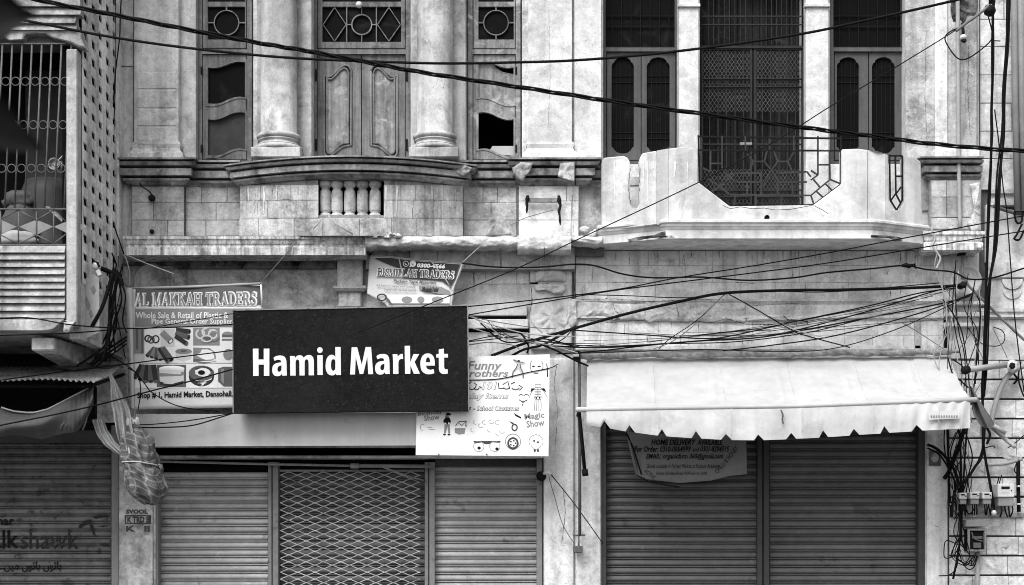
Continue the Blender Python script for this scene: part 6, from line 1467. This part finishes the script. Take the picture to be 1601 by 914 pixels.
# dark hanging rag beside the awning
rg = MB().grid(lambda u, v: P(polyx([(0, 1517), (.3, 1523), (.7, 1533), (1, 1543)], v)+(u-.5)*polyx([(0, 3), (.3, 12), (.8, 26), (1, 24)], v), 603+60*v+6*math.sin(u*3)*v, -.9-.03*math.sin(u*11+v)), 20, 20).build('dark_rag', MT['cloth_dark']); tagp(rg, 'dark rag hanging folded from the awning\'s right end', 'cloth')
tg = empty('stone_tablet', P(1461, 712, -.05), 'small dark carved tablet on the pier right of the shutters', 'tablet')
MB().pbox(1453, 1471, 704, 728, -.045, .02).build('tablet_plate', MT['iron_mid'], tg); lump('tablet_relief', circ(1462, 715, 6, 8, 10), -.045, .015, MT['plaster_grey'], tg, seed=3, amp=.01)
# disc fitting: bracket and insulator on the medallion
br = empty('cable_bracket', P(1507, 430, -.2), 'iron bracket with insulator on the round wall medallion, gathering many wires', 'bracket')
MB().tube([P(1505, 393, -.16), P(1505, 436, -.2)], .016, 8).build('bracket_arm', MT['iron_grey'], br); MB().pbox(1500, 1510, 392, 398, -.2, .08).build('bracket_plate', MT['iron'], br)
MB().lathe(X(1504, -.2), Z(446, -.2), [(.0, -.14), (.03, -.15), (.026, -.2), (.032, -.24), (.015, -.27), (0, -.27)], 14, 'y').build('insulator', MT['iron'], br)
ti = empty('pole_insulator', P(1547, 15, -.6), 'dark ball insulator gathering cables at the top right', 'insulator')
blob('insulator_ball', 1547, 16, -.6, .05, .05, .05, MT['iron'], ti, 1, .15); MB().tube([P(1552, -30, -.6), P(1549, 5, -.6)], .02).build('insulator_stem', MT['iron'], ti)
wb = empty('wall_bracket', P(1505, 45, -.2), 'small rusted wall bracket with a white insulator below the dark stain', 'bracket')
MB().tube([P(1505, 36, -.14), P(1506, 52, -.2)], .014).build('bracket_arm', MT['iron'], wb); blob('insulator_knob', 1506, 58, -.2, .03, .03, .025, MT['porcelain'], wb, 2, .1); blob('insulator_base', 1507, 63, -.2, .025, .02, .02, MT['iron'], wb, 5, .3)

# ================================================================== CABLES
CG = 'wires and cables strung across the facades'
def cable(label, pts, r=.008, mat='cable', y=None, name='overhead_cable', n=5):
    p = [P(q[0], q[1], q[2] if len(q) > 2 else y) for q in pts]
    o = MB().tube(crom(p, 8), r, n).build(name, MT[mat]); return tagp(o, label, 'cable', CG)
# main twisted bundle, nearer to the street
main = [(-80, -40), (54, -2), (164, 20), (279, 43), (400, 66), (484, 80), (563, 95), (661, 113), (800, 134), (944, 156), (1092, 177), (1240, 197), (1344, 210), (1462, 225), (1601, 236), (1760, 243), (2200, 250)]
base = crom([P(a, b, -3.0) for a, b in main], 30)
tw = empty('twisted_cable_bundle', P(800, 134, -3.0), 'thick twisted black cable bundle sweeping down from top left to the right edge', 'cable', CG)
for k in range(3):
    pts = [p+Vector((0, .009*math.cos(i*.16+k*2.094), .0105*math.sin(i*.16+k*2.094))) for i, p in enumerate(base)]
    MB().tube(pts, .0075, 6).build('strand', MT['cable'], tw)
cable('single black cable crossing the column tops and rising to the top right', [(-60, 20), (33, 31), (164, 56), (279, 73), (400, 86), (484, 92), (595, 96.5), (694, 99), (800, 97.5), (911, 93.5), (1059, 80), (1240, 55), (1344, 34), (1495, 0), (1620, -32)], .0105, y=-2.6)
cable('thin straight wire rising diagonally from the black signboard to the top right insulator', [(560, 520, -.7), (671, 475, -.8), (800, 423, -.9), (895, 378, -.9), (1092, 285, -1.0), (1211, 221, -1.0), (1300, 165, -1.0), (1400, 105, -.9), (1500, 43, -.7), (1547, 8, -.6)], .005, 'cable')
cable('braided cable end twisted round the top of the diagonal wire', [(1495, 48, -.72), (1510, 36, -.7), (1522, 28, -.68), (1535, 18, -.65), (1547, 8, -.62)], .013, 'cable_grey', name='cable_end')
cable('black wire looped below the top right bracket', [(1545, 25), (1551, 50), (1549, 63), (1529, 81), (1509, 92.5), (1495, 89), (1480, 68), (1478, 57), (1486, 49), (1504, 41)], .006, y=-.5)
cable('short wire stub pointing right from the loop', [(1549, 63), (1564, 64)], .005, y=-.5)
cable('black wire draped from the tape banner past the balcony underside to the medallion', [(722, 411), (760, 416), (800, 418), (850, 417), (895, 413), (929, 415), (973, 428), (1022, 434), (1096, 433), (1170, 438), (1240, 434), (1292, 426), (1360, 420), (1414, 415), (1448, 421), (1489, 425), (1515, 436), (1552, 434), (1601, 419), (1660, 400), (1900, 350)], .0075, y=-.62)
kn = tagp(MB().tube([P(1410, 415, -.64), P(1416, 414, -.64), P(1422, 416, -.64), (X(1430, -.64), -.64, Z(413, -.64)), P(1432, 420, -.64)], [.012, .022, .02, .01, .006]).build('cable_knot', MT['cable']), 'black taped knot in the wire under the balcony corner', 'knot')
cable('upper of two thin wires rising from the signboard across the balcony face', [(731, 479, -.6), (832, 469, -.7), (960, 453, -.8), (1060, 434, -.9), (1180, 415, -.95), (1300, 394, -.95), (1403, 374, -.9), (1601, 337, -.7), (1680, 322, -.6), (1900, 290, -.3)], .0055, 'cable')
cable('lower of two thin wires rising from the signboard across the balcony face', [(733, 492, -.6), (832, 475, -.7), (960, 454, -.8), (1100, 436, -.9), (1180, 426, -.95), (1300, 410, -.95), (1440, 387, -.9), (1601, 361, -.7), (1680, 350, -.6), (1900, 320, -.3)], .0055, 'cable')
cable('thick black cable arching from the party sign up to the medallion bracket', [(768, 556, -.4), (800, 544, -.35), (828, 534, -.3), (895, 514, -.25), (977, 491, -.22), (1059, 472, -.22), (1133, 458, -.22), (1240, 453.5, -.22), (1310, 453, -.22), (1420, 450, -.22), (1503, 446, -.24)], .0135, 'cable')
cable('black tape-bound cable end above the party sign', [(800, 556, -.3), (820, 546, -.3), (845, 540, -.28), (862, 532, -.28), (890, 516, -.26)], .012)
fan = [
 ('topmost wire of the fan leaving the medallion to the left', [(1503, 443), (1437, 462), (1358, 486), (1240, 517), (1180, 525), (1040, 537), (929, 549), (870, 553)], .006),
 ('second wire of the fan leaving the medallion to the left', [(1522, 458), (1477, 473), (1344, 499), (1254, 516), (1180, 528), (1089, 533), (947, 543), (854, 540)], .007),
 ('third wire of the fan, dropping to the rolled canvas', [(1518, 462), (1425, 493), (1303, 525), (1202, 540), (1130, 548)], .006),
 ('wire sagging from the pilaster joint under the plaster band', [(898, 516), (1003, 523), (1103, 529), (1152, 523), (1240, 503), (1358, 478), (1437, 458), (1503, 449)], .006),
 ('pale wire running low along the top of the rolled canvas', [(858, 534), (930, 541), (1050, 537), (1150, 534), (1260, 520), (1344, 500)], .005),
 ('wire crossing above the thick arching cable at the balcony shade', [(900, 460), (980, 462), (1080, 465), (1180, 455), (1300, 456), (1470, 442)], .0045),
 ('thin wire from the pilaster crack to the far right fan', [(905, 552), (1000, 549), (1100, 546), (1200, 549), (1300, 545), (1400, 515), (1500, 470)], .0045)]
for i, (l, p, r) in enumerate(fan): cable(l, p, r, y=-.2-.012*i)
cable('left leg of a thin wire pair hanging from the knot of the arching cable', [(1133, 460), (1090, 500), (1048, 529), (1030, 545)], .004, y=-.3)
cable('right leg of a thin wire pair hanging from the knot of the arching cable', [(1130, 462), (1085, 508), (1050, 534), (1022, 545)], .004, 'cable_grey', y=-.31)
cable('thin wire slanting right from the arching cable to the awning roll', [(1140, 460), (1180, 482), (1240, 517), (1262, 525), (1329, 543)], .0055, y=-.32)
cable('paler wire slanting beside the one to the awning roll', [(1148, 462), (1190, 490), (1240, 514), (1290, 528)], .004, 'cable_pale', y=-.3)
cable('thin wire slanting down right from the wall stub to the canvas roll', [(1410, 504), (1440, 522), (1475, 545)], .004, 'cable_grey', y=-.16)
cable('wire from the signboard corner to the slotted boards', [(733, 493), (760, 500), (828, 511), (870, 514)], .004, 'cable_grey', y=-.5)
cable('bright wire from the signboard corner down to the hoarding', [(733, 494), (775, 509), (828, 522), (900, 526)], .0055, 'cable_pale', y=-.45)
cable('white thin wire drooping from the signboard corner', [(736, 494), (770, 515), (793, 532)], .004, 'cable_pale', y=-.45)
cable('black cable lying along the hoarding ledge to the party sign', [(770, 516), (800, 519), (815, 522), (826, 540), (824, 552)], .009, y=-.15)
cable('wire arching from the signboard edge over the party sign', [(733, 533), (760, 527), (790, 522)], .0045, y=-.45)
cable('second low wire from the signboard edge over the party sign', [(733, 534), (770, 530), (810, 525)], .0045, y=-.44)
cable('third low wire curving from the signboard edge toward the party sign', [(733, 539), (765, 535), (800, 539), (812, 545)], .0045, 'cable_grey', y=-.43)
cable('wire dropping across the face of the party sign', [(733, 594), (780, 592), (825, 582), (860, 575), (872, 569)], .004, 'cable', y=-.5)
cable('black cable slanting from the pilaster to the canvas clamp', [(845, 538), (870, 548), (897, 562), (920, 572)], .009, y=-.3)
cable('wire curving off the pilaster behind the clamp', [(855, 542), (880, 530), (896, 514)], .005, y=-.28)
cable('thin stay wire from the wall lamp to the shutter guide', [(862, 742), (900, 790), (943, 850)], .0045, y=-.12)
cable('thin grey wire from the lamp down the rough pillar', [(858, 745), (868, 780), (880, 820), (898, 850)], .004, 'cable_grey', y=-.12)
cable('pale heavy cable slanting from the medallion to the right edge', [(1506, 429), (1514, 446), (1529, 461), (1560, 492), (1601, 531), (1640, 560), (1700, 600), (1700, 700)], .013, 'cable_grey', y=-.2)
K1 = [(1556, -40), (1553, 0), (1552, 31), (1552.5, 92), (1550, 171), (1550, 214), (1548, 280), (1544, 380), (1541, 470), (1539, 533), (1537, 600), (1536, 640), (1536, 706), (1524, 730), (1510, 750), (1496, 762), (1490, 780), (1488, 808)]
cable('thick black vertical cable left of the pair on the right wall', K1, .013, y=-.3)
cable('thin wire twined along the thick vertical cable', [(a+2.5*math.sin(i*1.7), b) for i, (a, b) in enumerate(K1[:13])], .006, y=-.32)
K2 = [(1578, -40), (1575, 0), (1574, 77), (1570, 153), (1569, 214), (1562, 280), (1556, 380), (1547, 441), (1542, 500), (1540, 560), (1537, 620)]
cable('right-hand thick vertical cable merging with its neighbour lower down', K2, .013, y=-.28)
cable('second strand beside the right-hand vertical cable', [(a+4*math.sin(1+i*.8), b) for i, (a, b) in enumerate(K2)], .009, y=-.3)
cable('third strand crossing the right-hand vertical cable', [(a+3*math.cos(i*1.1), b) for i, (a, b) in enumerate(K2)], .007, y=-.33)
cable('thin wire running down the right edge wall to the pale pipe', [(1555, 171), (1562, 227), (1568, 290), (1574, 330), (1579, 400), (1587, 502), (1601, 613)], .006, y=-.25)
cable('loose wire ring hanging on the right wall panel', [(1513, 512), (1532, 535), (1553, 541), (1567, 537), (1571, 526), (1566, 516), (1553, 511)], .0045, y=-.2)
for i, (pts, l) in enumerate((
    ([(1522, 455), (1514, 480), (1512, 520), (1508, 540)], 'wire hanging from the medallion bracket, left one'),
    ([(1527, 462), (1533, 480), (1530, 540), (1524, 590), (1520, 640)], 'wire hanging from the medallion bracket, long middle one'),
    ([(1531, 465), (1532, 500), (1526, 560), (1525, 600)], 'wire hanging from the medallion bracket beside the long one'),
    ([(1474, 468), (1490, 490), (1504, 520), (1512, 570), (1517, 620)], 'wire curling from the pilaster corner down to the awning end'),
    ([(1478, 470), (1488, 510), (1494, 545)], 'short thin wire on the pilaster beside the crack'),
    ([(1465, 395), (1462, 420), (1476, 460), (1480, 500), (1468, 530)], 'thin pale wire from the balcony end down the pilaster'),
    ([(1500, 545), (1520, 515), (1516, 495), (1524, 460)], 'thin wire crossing upward to the bracket'),
    ([(1482, 560), (1490, 585), (1503, 596), (1514, 606)], 'black wire from the roll pole to the awning corner'),
    ([(1490, 562), (1502, 570), (1510, 578)], 'short wire between the roll pole and the level pipe'),
    ([(1552, 512), (1568, 545), (1575, 560)], 'thin pale wire falling to the white junction'))):
    cable(l, pts, (.0045, .006, .005, .006, .004, .005, .004, .007, .006, .004)[i], ('cable', 'cable', 'cable', 'cable', 'cable_grey', 'cable_pale', 'cable_grey', 'cable', 'cable', 'cable_grey')[i], y=-.25-.01*i)
cable('white cord twisted at the balcony\'s right end', [(1455, 355), (1462, 372), (1458, 384), (1466, 396), (1470, 405), (1464, 420)], .01, 'cable_pale', y=-.42)
# tangle at the bottom right
tang = [
 ([(1480, 655), (1482, 700), (1484, 760), (1487, 808)], .01, 'upright black cable at the left edge of the meter wall'),
 ([(1508, 668), (1498, 700), (1484, 735), (1476, 748)], .02, 'short thick black cable piece leaning on the pier edge'),
 ([(1500, 672), (1502, 720), (1502, 780), (1500, 850), (1490, 905)], .011, 'long black cable dropping past the left of the small meters'),
 ([(1512, 668), (1508, 720), (1505, 780), (1503, 830), (1506, 852), (1520, 862)], .009, 'black cable curving under the open meter box'),
 ([(1450, 695), (1462, 700), (1476, 712), (1492, 735), (1500, 760)], .014, 'thick cable running from the shutter edge to the meters'),
 ([(1450, 700), (1470, 712), (1488, 742), (1500, 770), (1512, 800)], .009, 'thinner cable below the one from the shutter edge'),
 ([(1536, 660), (1537, 690), (1541, 720), (1547, 752), (1553, 790), (1554, 803)], .013, 'thick black cable dropping between the small and large meters'),
 ([(1540, 640), (1538, 690), (1530, 720), (1514, 745), (1500, 765), (1492, 790)], .011, 'black cable swinging left to the small meters'),
 ([(1478, 660), (1476, 690), (1480, 720), (1490, 745), (1494, 765)], .006, 'thin wire bulging over the pier edge'),
 ([(1500, 852), (1480, 845), (1476, 860), (1478, 872), (1492, 868), (1500, 850)], .005, 'loose wire loop sticking out left at the bottom'),
 ([(1499, 862), (1505, 880), (1515, 890), (1524, 884), (1527, 868)], .005, 'wire loop drooping below the meter box'),
 ([(1497, 860), (1496, 885), (1485, 898), (1468, 900)], .005, 'wire end trailing left near the bottom'),
 ([(1500, 855), (1506, 875), (1518, 880), (1526, 866)], .004, 'smaller wire loop inside the drooping one'),
 ([(1508, 720), (1512, 745), (1516, 770)], .005, 'thin lead entering the left small meter'),
 ([(1515, 740), (1512, 760), (1508, 790), (1515, 803), (1524, 795)], .006, 'lead looping under the middle small meter'),
 ([(1562, 745), (1558, 760), (1552, 780), (1548, 803)], .006, 'lead slanting from above the large meter'),
 ([(1566, 742), (1562, 756)], .005, 'short wire end above the large meter'),
 ([(1590, 722), (1586, 735), (1592, 745), (1590, 760)], .006, 'black lead kinked beside the right conduit'),
 ([(1540, 700), (1552, 697), (1556, 700)], .005, 'short wire end on the stone right of the vertical cable'),
 ([(1543, 694), (1548, 680), (1543, 668)], .012, 'kinked dark cable end under the rag'),
 ([(1601, 680), (1590, 690), (1576, 700)], .005, 'thin wire slanting at the right edge over the pipes'),
 ([(1596, 565), (1592, 590), (1597, 610), (1601, 620)], .008, 'black cable bending down right of the white junction'),
 ([(1583, 582), (1590, 592), (1585, 600)], .01, 'dark tape end dangling under the white junction')]
for i, (p, r, l) in enumerate(tang): cable(l, p, r, 'cable', y=-.1-.015*(i % 7))
for i, (a, b) in enumerate(((1547, 755), (1551, 781), (1554, 802), (1489, 788), (1592, 760), (1593, 788), (1551, 762))):
    if i in (0, 1, 2, 3, 4, 5):
        tagp(MB().tube([P(a, b-1.2, -.13-.1*(i == 2)), P(a, b+1.2, -.13)], .022, 8).build('cable_clip', MT['porcelain']), ('white clip on the cable just above the small meters', 'white clip on the thick cable beside the right small meter', 'white clip at the foot of the thick cable', 'white clip on the left cable near the pier', 'upper white clip on the right conduit', 'lower white clip on the right conduit')[i], 'clip')
for i, (p, l) in enumerate((([(1589, 320), (1586, 335), (1590, 348), (1597, 346), (1599, 330)], 'black hook of cable on the right panel, upper one'), ([(1598, 350), (1590, 366), (1586, 373), (1594, 374), (1601, 360)], 'black hook of cable on the right panel, lower one'))):
    cable(l, p, .01, y=-.12)
cable('dark bent rod across the band at the right edge', [(1553, 322), (1570, 328), (1590, 333), (1604, 332)], .018, 'iron_mid', y=-.1, name='bent_rod')
def tangle(name, label, wires, y):
    e = empty(name, P(wires[0][0][0][0], wires[0][0][0][1], y), label, 'wires', CG)
    for k, (p, r, m_) in enumerate(wires): MB().tube(crom([P(a, b, y-.006*k) for a, b in p], 7), r, 4).build('wire', MT[m_], e)
rt = random.Random(21); W_ = []
for k in range(9):
    x0 = rt.uniform(905, 1100); y0 = rt.uniform(515, 550); x1 = rt.uniform(1380, 1500); y1 = rt.uniform(450, 500); s_ = rt.uniform(4, 22)
    W_.append(([(x0+(x1-x0)*t, y0+(y1-y0)*t+s_*math.sin(math.pi*t)*.8+1.5*rt.uniform(-1, 1)) for t in (0, .2, .4, .6, .8, 1)], rt.choice((.0022, .003, .0036)), rt.choice(('cable', 'cable_grey', 'cable_grey'))))
tangle('wire_tangle', 'loose sheaf of thin wires fanning across the plaster band above the awning', W_, -.17)
W_ = []
for k in range(11):
    x0 = rt.uniform(1462, 1535); W_.append(([(x0+rt.uniform(-6, 6), 395+rt.uniform(0, 70)), (x0+rt.uniform(-14, 14), 480), (x0+rt.uniform(-16, 16), 520), (x0+rt.uniform(-14, 14), 555+rt.uniform(0, 40)), (1510+rt.uniform(-15, 20), 620+rt.uniform(0, 50))], rt.choice((.003, .004, .005)), rt.choice(('cable', 'cable', 'cable_grey', 'cable_pale'))))
tangle('wire_tangle', 'messy drop of thin wires between the round medallion and the awning end', W_, -.22)
W_ = []
for k in range(9):
    x0 = rt.uniform(1486, 1512); x1 = rt.uniform(1484, 1525); W_.append(([(x0, 660+rt.uniform(0, 40)), (x0+rt.uniform(-16, 16), 710), (x0+rt.uniform(-16, 18), 745), ((x0+x1)/2+rt.uniform(-8, 8), 790), (x1, 800+rt.uniform(0, 12))], rt.choice((.003, .004, .006)), 'cable'))
for k in range(5):
    W_.append(([(1500, 800), (1504+rt.uniform(-14, 6), 835), (1500+rt.uniform(-14, 20), 868), (1512+rt.uniform(-6, 12), 884), (1524+rt.uniform(-8, 8), 868)], .0045, 'cable'))
tangle('wire_tangle', 'dense black tangle of leads around the small electricity meters', W_, -.2)
W_ = []
for k in range(7):
    x0 = rt.uniform(172, 196); W_.append(([(x0, 405+rt.uniform(0, 30)), (x0+rt.uniform(-12, 8), 460), (x0+rt.uniform(-20, 6), 510), (x0-rt.uniform(5, 45), 565)], rt.choice((.003, .004, .006)), 'cable'))
tangle('wire_tangle', 'dark wires crossing in the corner between the tenement and the goods banner', W_, -.7)
W_ = []
for k in range(6):
    W_.append(([(735+rt.uniform(0, 40), 498+rt.uniform(0, 40)), (790+rt.uniform(-10, 10), 520+rt.uniform(-10, 20)), (850+rt.uniform(-10, 10), 535+rt.uniform(-8, 10)), (905+rt.uniform(-10, 40), 545+rt.uniform(-14, 8))], rt.choice((.003, .004, .006)), rt.choice(('cable', 'cable_grey', 'cable_pale'))))
tangle('wire_tangle', 'short crossing wires over the hoarding boards above the party sign', W_, -.36)
# left side
cable('thin wire from the apron edge to the plastic goods banner', [(-60, 497, -1.7), (0, 497, -1.7), (49, 497, -1.7), (115, 508, -1.7), (197, 513, -.8), (280, 511, -.75), (364, 507, -.75)], .0055)
cable('thin wire rising across the caption of the plastic goods banner', [(226, 514, -.5), (290, 503, -.6), (364, 490, -.66)], .004)
cable('wire crossing below the tenement beam to the banner edge', [(-60, 525, -1.7), (0, 524, -1.7), (115, 520, -1.6), (197, 513, -.9)], .0055)
cable('wire crossing the product pictures near the middle row', [(-60, 600, -1.7), (0, 594, -1.6), (90, 582, -1.3), (197, 569, -.8), (280, 558, -.7), (364, 547.5, -.68)], .0055)
cable('long wire rising from bottom left across the sagging cloth to the signboard', [(-60, 680, -1.7), (0, 665, -1.7), (75, 650, -1.6), (147, 634, -1.5), (240, 610, -1.0), (300, 595, -.8), (364, 577, -.7)], .0065)
cable('wire hanging down the perforated wall from the top', [(190, -10), (188, 30), (187, 59), (181, 110), (177, 157), (170, 200), (166, 235), (163, 280), (170, 325), (181, 360), (194, 397)], .006, y=-.45)
cable('second wire down the corner of the perforated wall', [(181, -10), (181, 100), (178, 200), (175, 260), (174, 300)], .0045, y=-.35)
tubeobj('conduit_pipe', 'thin pale conduit down the inner edge of the perforated wall', 'pipe', [(172, 180, -.2), (172, 300, -.2), (172, 425, -.2)], .011, 'pipe_pale')
cable('thin pale wire from the ledge end across the soffit shade', [(194, 397), (230, 412), (272, 428)], .005, 'cable_pale', y=-.45)
cable('black wire looping from the ledge end to the banner corner', [(194, 397), (199, 410), (203, 430), (201, 448)], .005, 'cable_pale', y=-.45)
cable('thick black and white cable from the camera fitting to the corner', [(152, 417), (162, 421), (172, 425), (180, 428), (188, 436), (191, 446)], .02, y=-1.0)
for i, (p, r, l) in enumerate((
  ([(176, 428), (170, 450), (160, 480), (144, 510)], .017, 'thick cable falling left from the corner knot to the printed cloth'),
  ([(178, 430), (172, 470), (170, 520), (160, 565)], .012, 'cable falling straight from the corner knot'),
  ([(182, 432), (176, 480), (172, 520), (160, 545), (120, 572)], .010, 'cable falling and bending left over the canopy'),
  ([(186, 440), (190, 470), (178, 510), (180, 550)], .008, 'thin cable beside the goods banner edge'),
  ([(198, 526), (180, 538), (160, 552), (140, 570)], .011, 'first of three cables running from the banner down to the canopy'),
  ([(198, 531), (180, 544), (160, 558), (143, 572)], .009, 'second of three cables running from the banner down to the canopy'),
  ([(198, 537), (182, 549), (165, 561), (150, 573)], .007, 'third of three cables running from the banner down to the canopy'),
  ([(170, 555), (190, 566), (210, 580), (225, 598), (240, 615), (280, 635), (340, 643)], .005, 'thin wire curling over the bottom of the goods banner'),
  ([(200, 575), (215, 585), (220, 610), (216, 640)], .005, 'thin wire hanging over the pipes picture'),
  ([(212, 664), (240, 663), (290, 658), (340, 650), (364, 645)], .005, 'upper wire lying across the grey fascia sheet'),
  ([(215, 668), (250, 668), (300, 665), (345, 652), (364, 646)], .006, 'lower wire lying across the grey fascia sheet'),
  ([(183, 434), (196, 460), (192, 500), (198, 520)], .006, 'wire hidden along the left edge of the goods banner'),
  ([(172, 440), (160, 470), (148, 500)], .008, 'slim cable next to the thick one on the printed cloth'),
  ([(185, 400), (184, 430), (180, 470), (188, 520), (196, 560)], .005, 'wire falling from the ledge end down the corner'),
  ([(175, 395), (182, 415), (176, 425)], .007, 'short cable hooked over the corner knot'))):
    cable(l, p, r, 'cable', y=-1.25+.06*i if i < 7 else -.5)
blob('ck', 180, 430, -.95, .05, .05, .045, MT['cable'], None, 8, .5); o = bpy.data.objects['ck']; o.name = 'cable_knot'; tagp(o, 'black knot of cables in the corner beside the perforated wall', 'knot')
lw = tagp(MB().tube([P(179, 103, -.1), P(209, 104, -.1)], .006).build('wall_rod', MT['iron_mid']), 'short dark rod on the wall right of the perforated screen', 'rod')
tagp(MB().pbox(170, 175, 163, 184, -.45, .03).build('cable_box', MT['iron']), 'small black box clipped on the wire down the perforated wall', 'box')
for p, l in (([(513, 337), (525, 350), (552, 366)], 'pale stick leaning below the balusters, longer one'), ([(502, 343), (495, 352), (490, 357)], 'thin stalk on the stones left of the balusters')):
    o = MB().tube([P(a, b, -.5) for a, b in p], .006).build('stick', MT['cable_pale']); tagp(o, l, 'stick')
cable('thin wire stretched from the sticks down to the ledge', [(470, 370), (440, 405), (405, 445)], .004, 'cable_grey', y=-.5)
cable('thin pale wire from the mortar patch to the tape banner corner', [(767, 372), (745, 390), (721, 412)], .004, 'cable_pale', y=-.4)
cable('fine wire drooping on the pedestal face', [(798, 352), (820, 341), (850, 332), (866, 328)], .0035, 'cable_grey', y=-.14)

# ================================================================== street tree whose leaves reach into the frame (out of focus)
tr = empty('street_tree', (-1.55, -12.4, .1), 'street tree close to the viewer, its dark blurred leaves entering at top left', 'tree')
MB().tube([(-1.6, -12.4, .1), (-1.58, -12.4, 1.2), (-1.62, -12.38, 2.2), (-1.5, -12.3, 3.1)], [.07, .055, .045, .03], 10).build('trunk', MT['bark'], tr)
for pts in ([(-1.62, -12.38, 2.0), (-1.3, -12.2, 2.15), (-1.0, -12.05, 2.2)], [(-1.58, -12.4, 2.3), (-1.25, -12.2, 2.5), (-1.0, -12.0, 2.56)]):
    MB().tube(crom([Vector(p) for p in pts]), .008, 5).build('branch', MT['bark'], tr)
def leaf(pa, pb, wd, y, droop=.0):
    a, b = P(pa[0], pa[1], y), P(pb[0], pb[1], y+.05); d = b-a; L = d.length; n = Vector((-d.z, 0, d.x)).normalized()
    vs_ = []; N = 12
    for i in range(N+1):
        t = i/N; w_ = wd*math.sin(math.pi*t**.75)**.8 if 0 < t < 1 else 0; c_ = a+d*t+Vector((0, 0, -droop*math.sin(math.pi*t)))
        vs_ += [c_+n*w_, c_+Vector((0, .012, 0)), c_-n*w_]
    fs = []
    for i in range(N): k = 3*i; fs += [(k, k+1, k+4, k+3), (k+1, k+2, k+5, k+4)]
    return MB().add(vs_, fs, True).build('leaf', MT['leaf'], tr)
yL = -12.0
leaf((-75, 165), (68, 236), .026, yL); leaf((-80, 130), (34, 200), .026, yL+.05); leaf((-70, 205), (30, 215), .02, yL); leaf((-60, 165), (26, 190), .02, yL+.03)
leaf((-90, 48), (58, 18), .026, yL, -.0); leaf((-70, 20), (34, 6), .018, yL+.04); leaf((-60, -8), (32, 6), .022, yL+.05); leaf((-70, 60), (28, 36), .024, yL+.02)
rl_ = random.Random(4)
for i in range(70):
    y = rl_.uniform(-12.6, -11.8); x_ = rl_.uniform(-420, -120); y_ = rl_.uniform(-500, 200); a = rl_.uniform(0, 6.28)
    leaf((x_, y_), (x_+120*math.cos(a), y_+70*math.sin(a)), .02, y)

rs = random.Random(5)
def dribble(px, py, ln, wd, y, mat, parent):
    n = 8; L = []; Rr = []
    for i in range(n+1):
        t = i/n; h = wd*(1-.75*t)*(.75+.5*rs.random())/2; o = 1.2*nz(px*.3, t*4)
        L.append((px+o-h, py+ln*t)); Rr.append((px+o+h, py+ln*t))
    MB().plate(L+list(reversed(Rr)), [], 0, 0, (lambda a, b_: P(a, b_, y(a) if callable(y) else y))).build('stain_run', mat, parent)
for i in range(16):
    x_ = rs.uniform(378, 494) if i % 2 else rs.uniform(603, 720)
    dribble(x_, 290, rs.uniform(14, 46), rs.uniform(1.5, 5), lambda a: bow(a)-.0045, MT[('stone_dark', 'plaster_white', 'stone_dark')[i % 3]], mk)
for i in range(16): dribble(rs.uniform(900, 1440), 392, rs.uniform(6, 22), rs.uniform(1, 3), -.0335, MT['plaster_grey'], bb)
for i in range(14):
    x_ = rs.uniform(945, 1440); 
    if 1090 < x_ < 1318 or 980 < x_ < 1006 or 1384 < x_ < 1414: continue
    dribble(x_, 252, rs.uniform(20, 70), rs.uniform(1, 3.5), lambda a: bdep(a)-.004, MT['stone_pale'], bb)
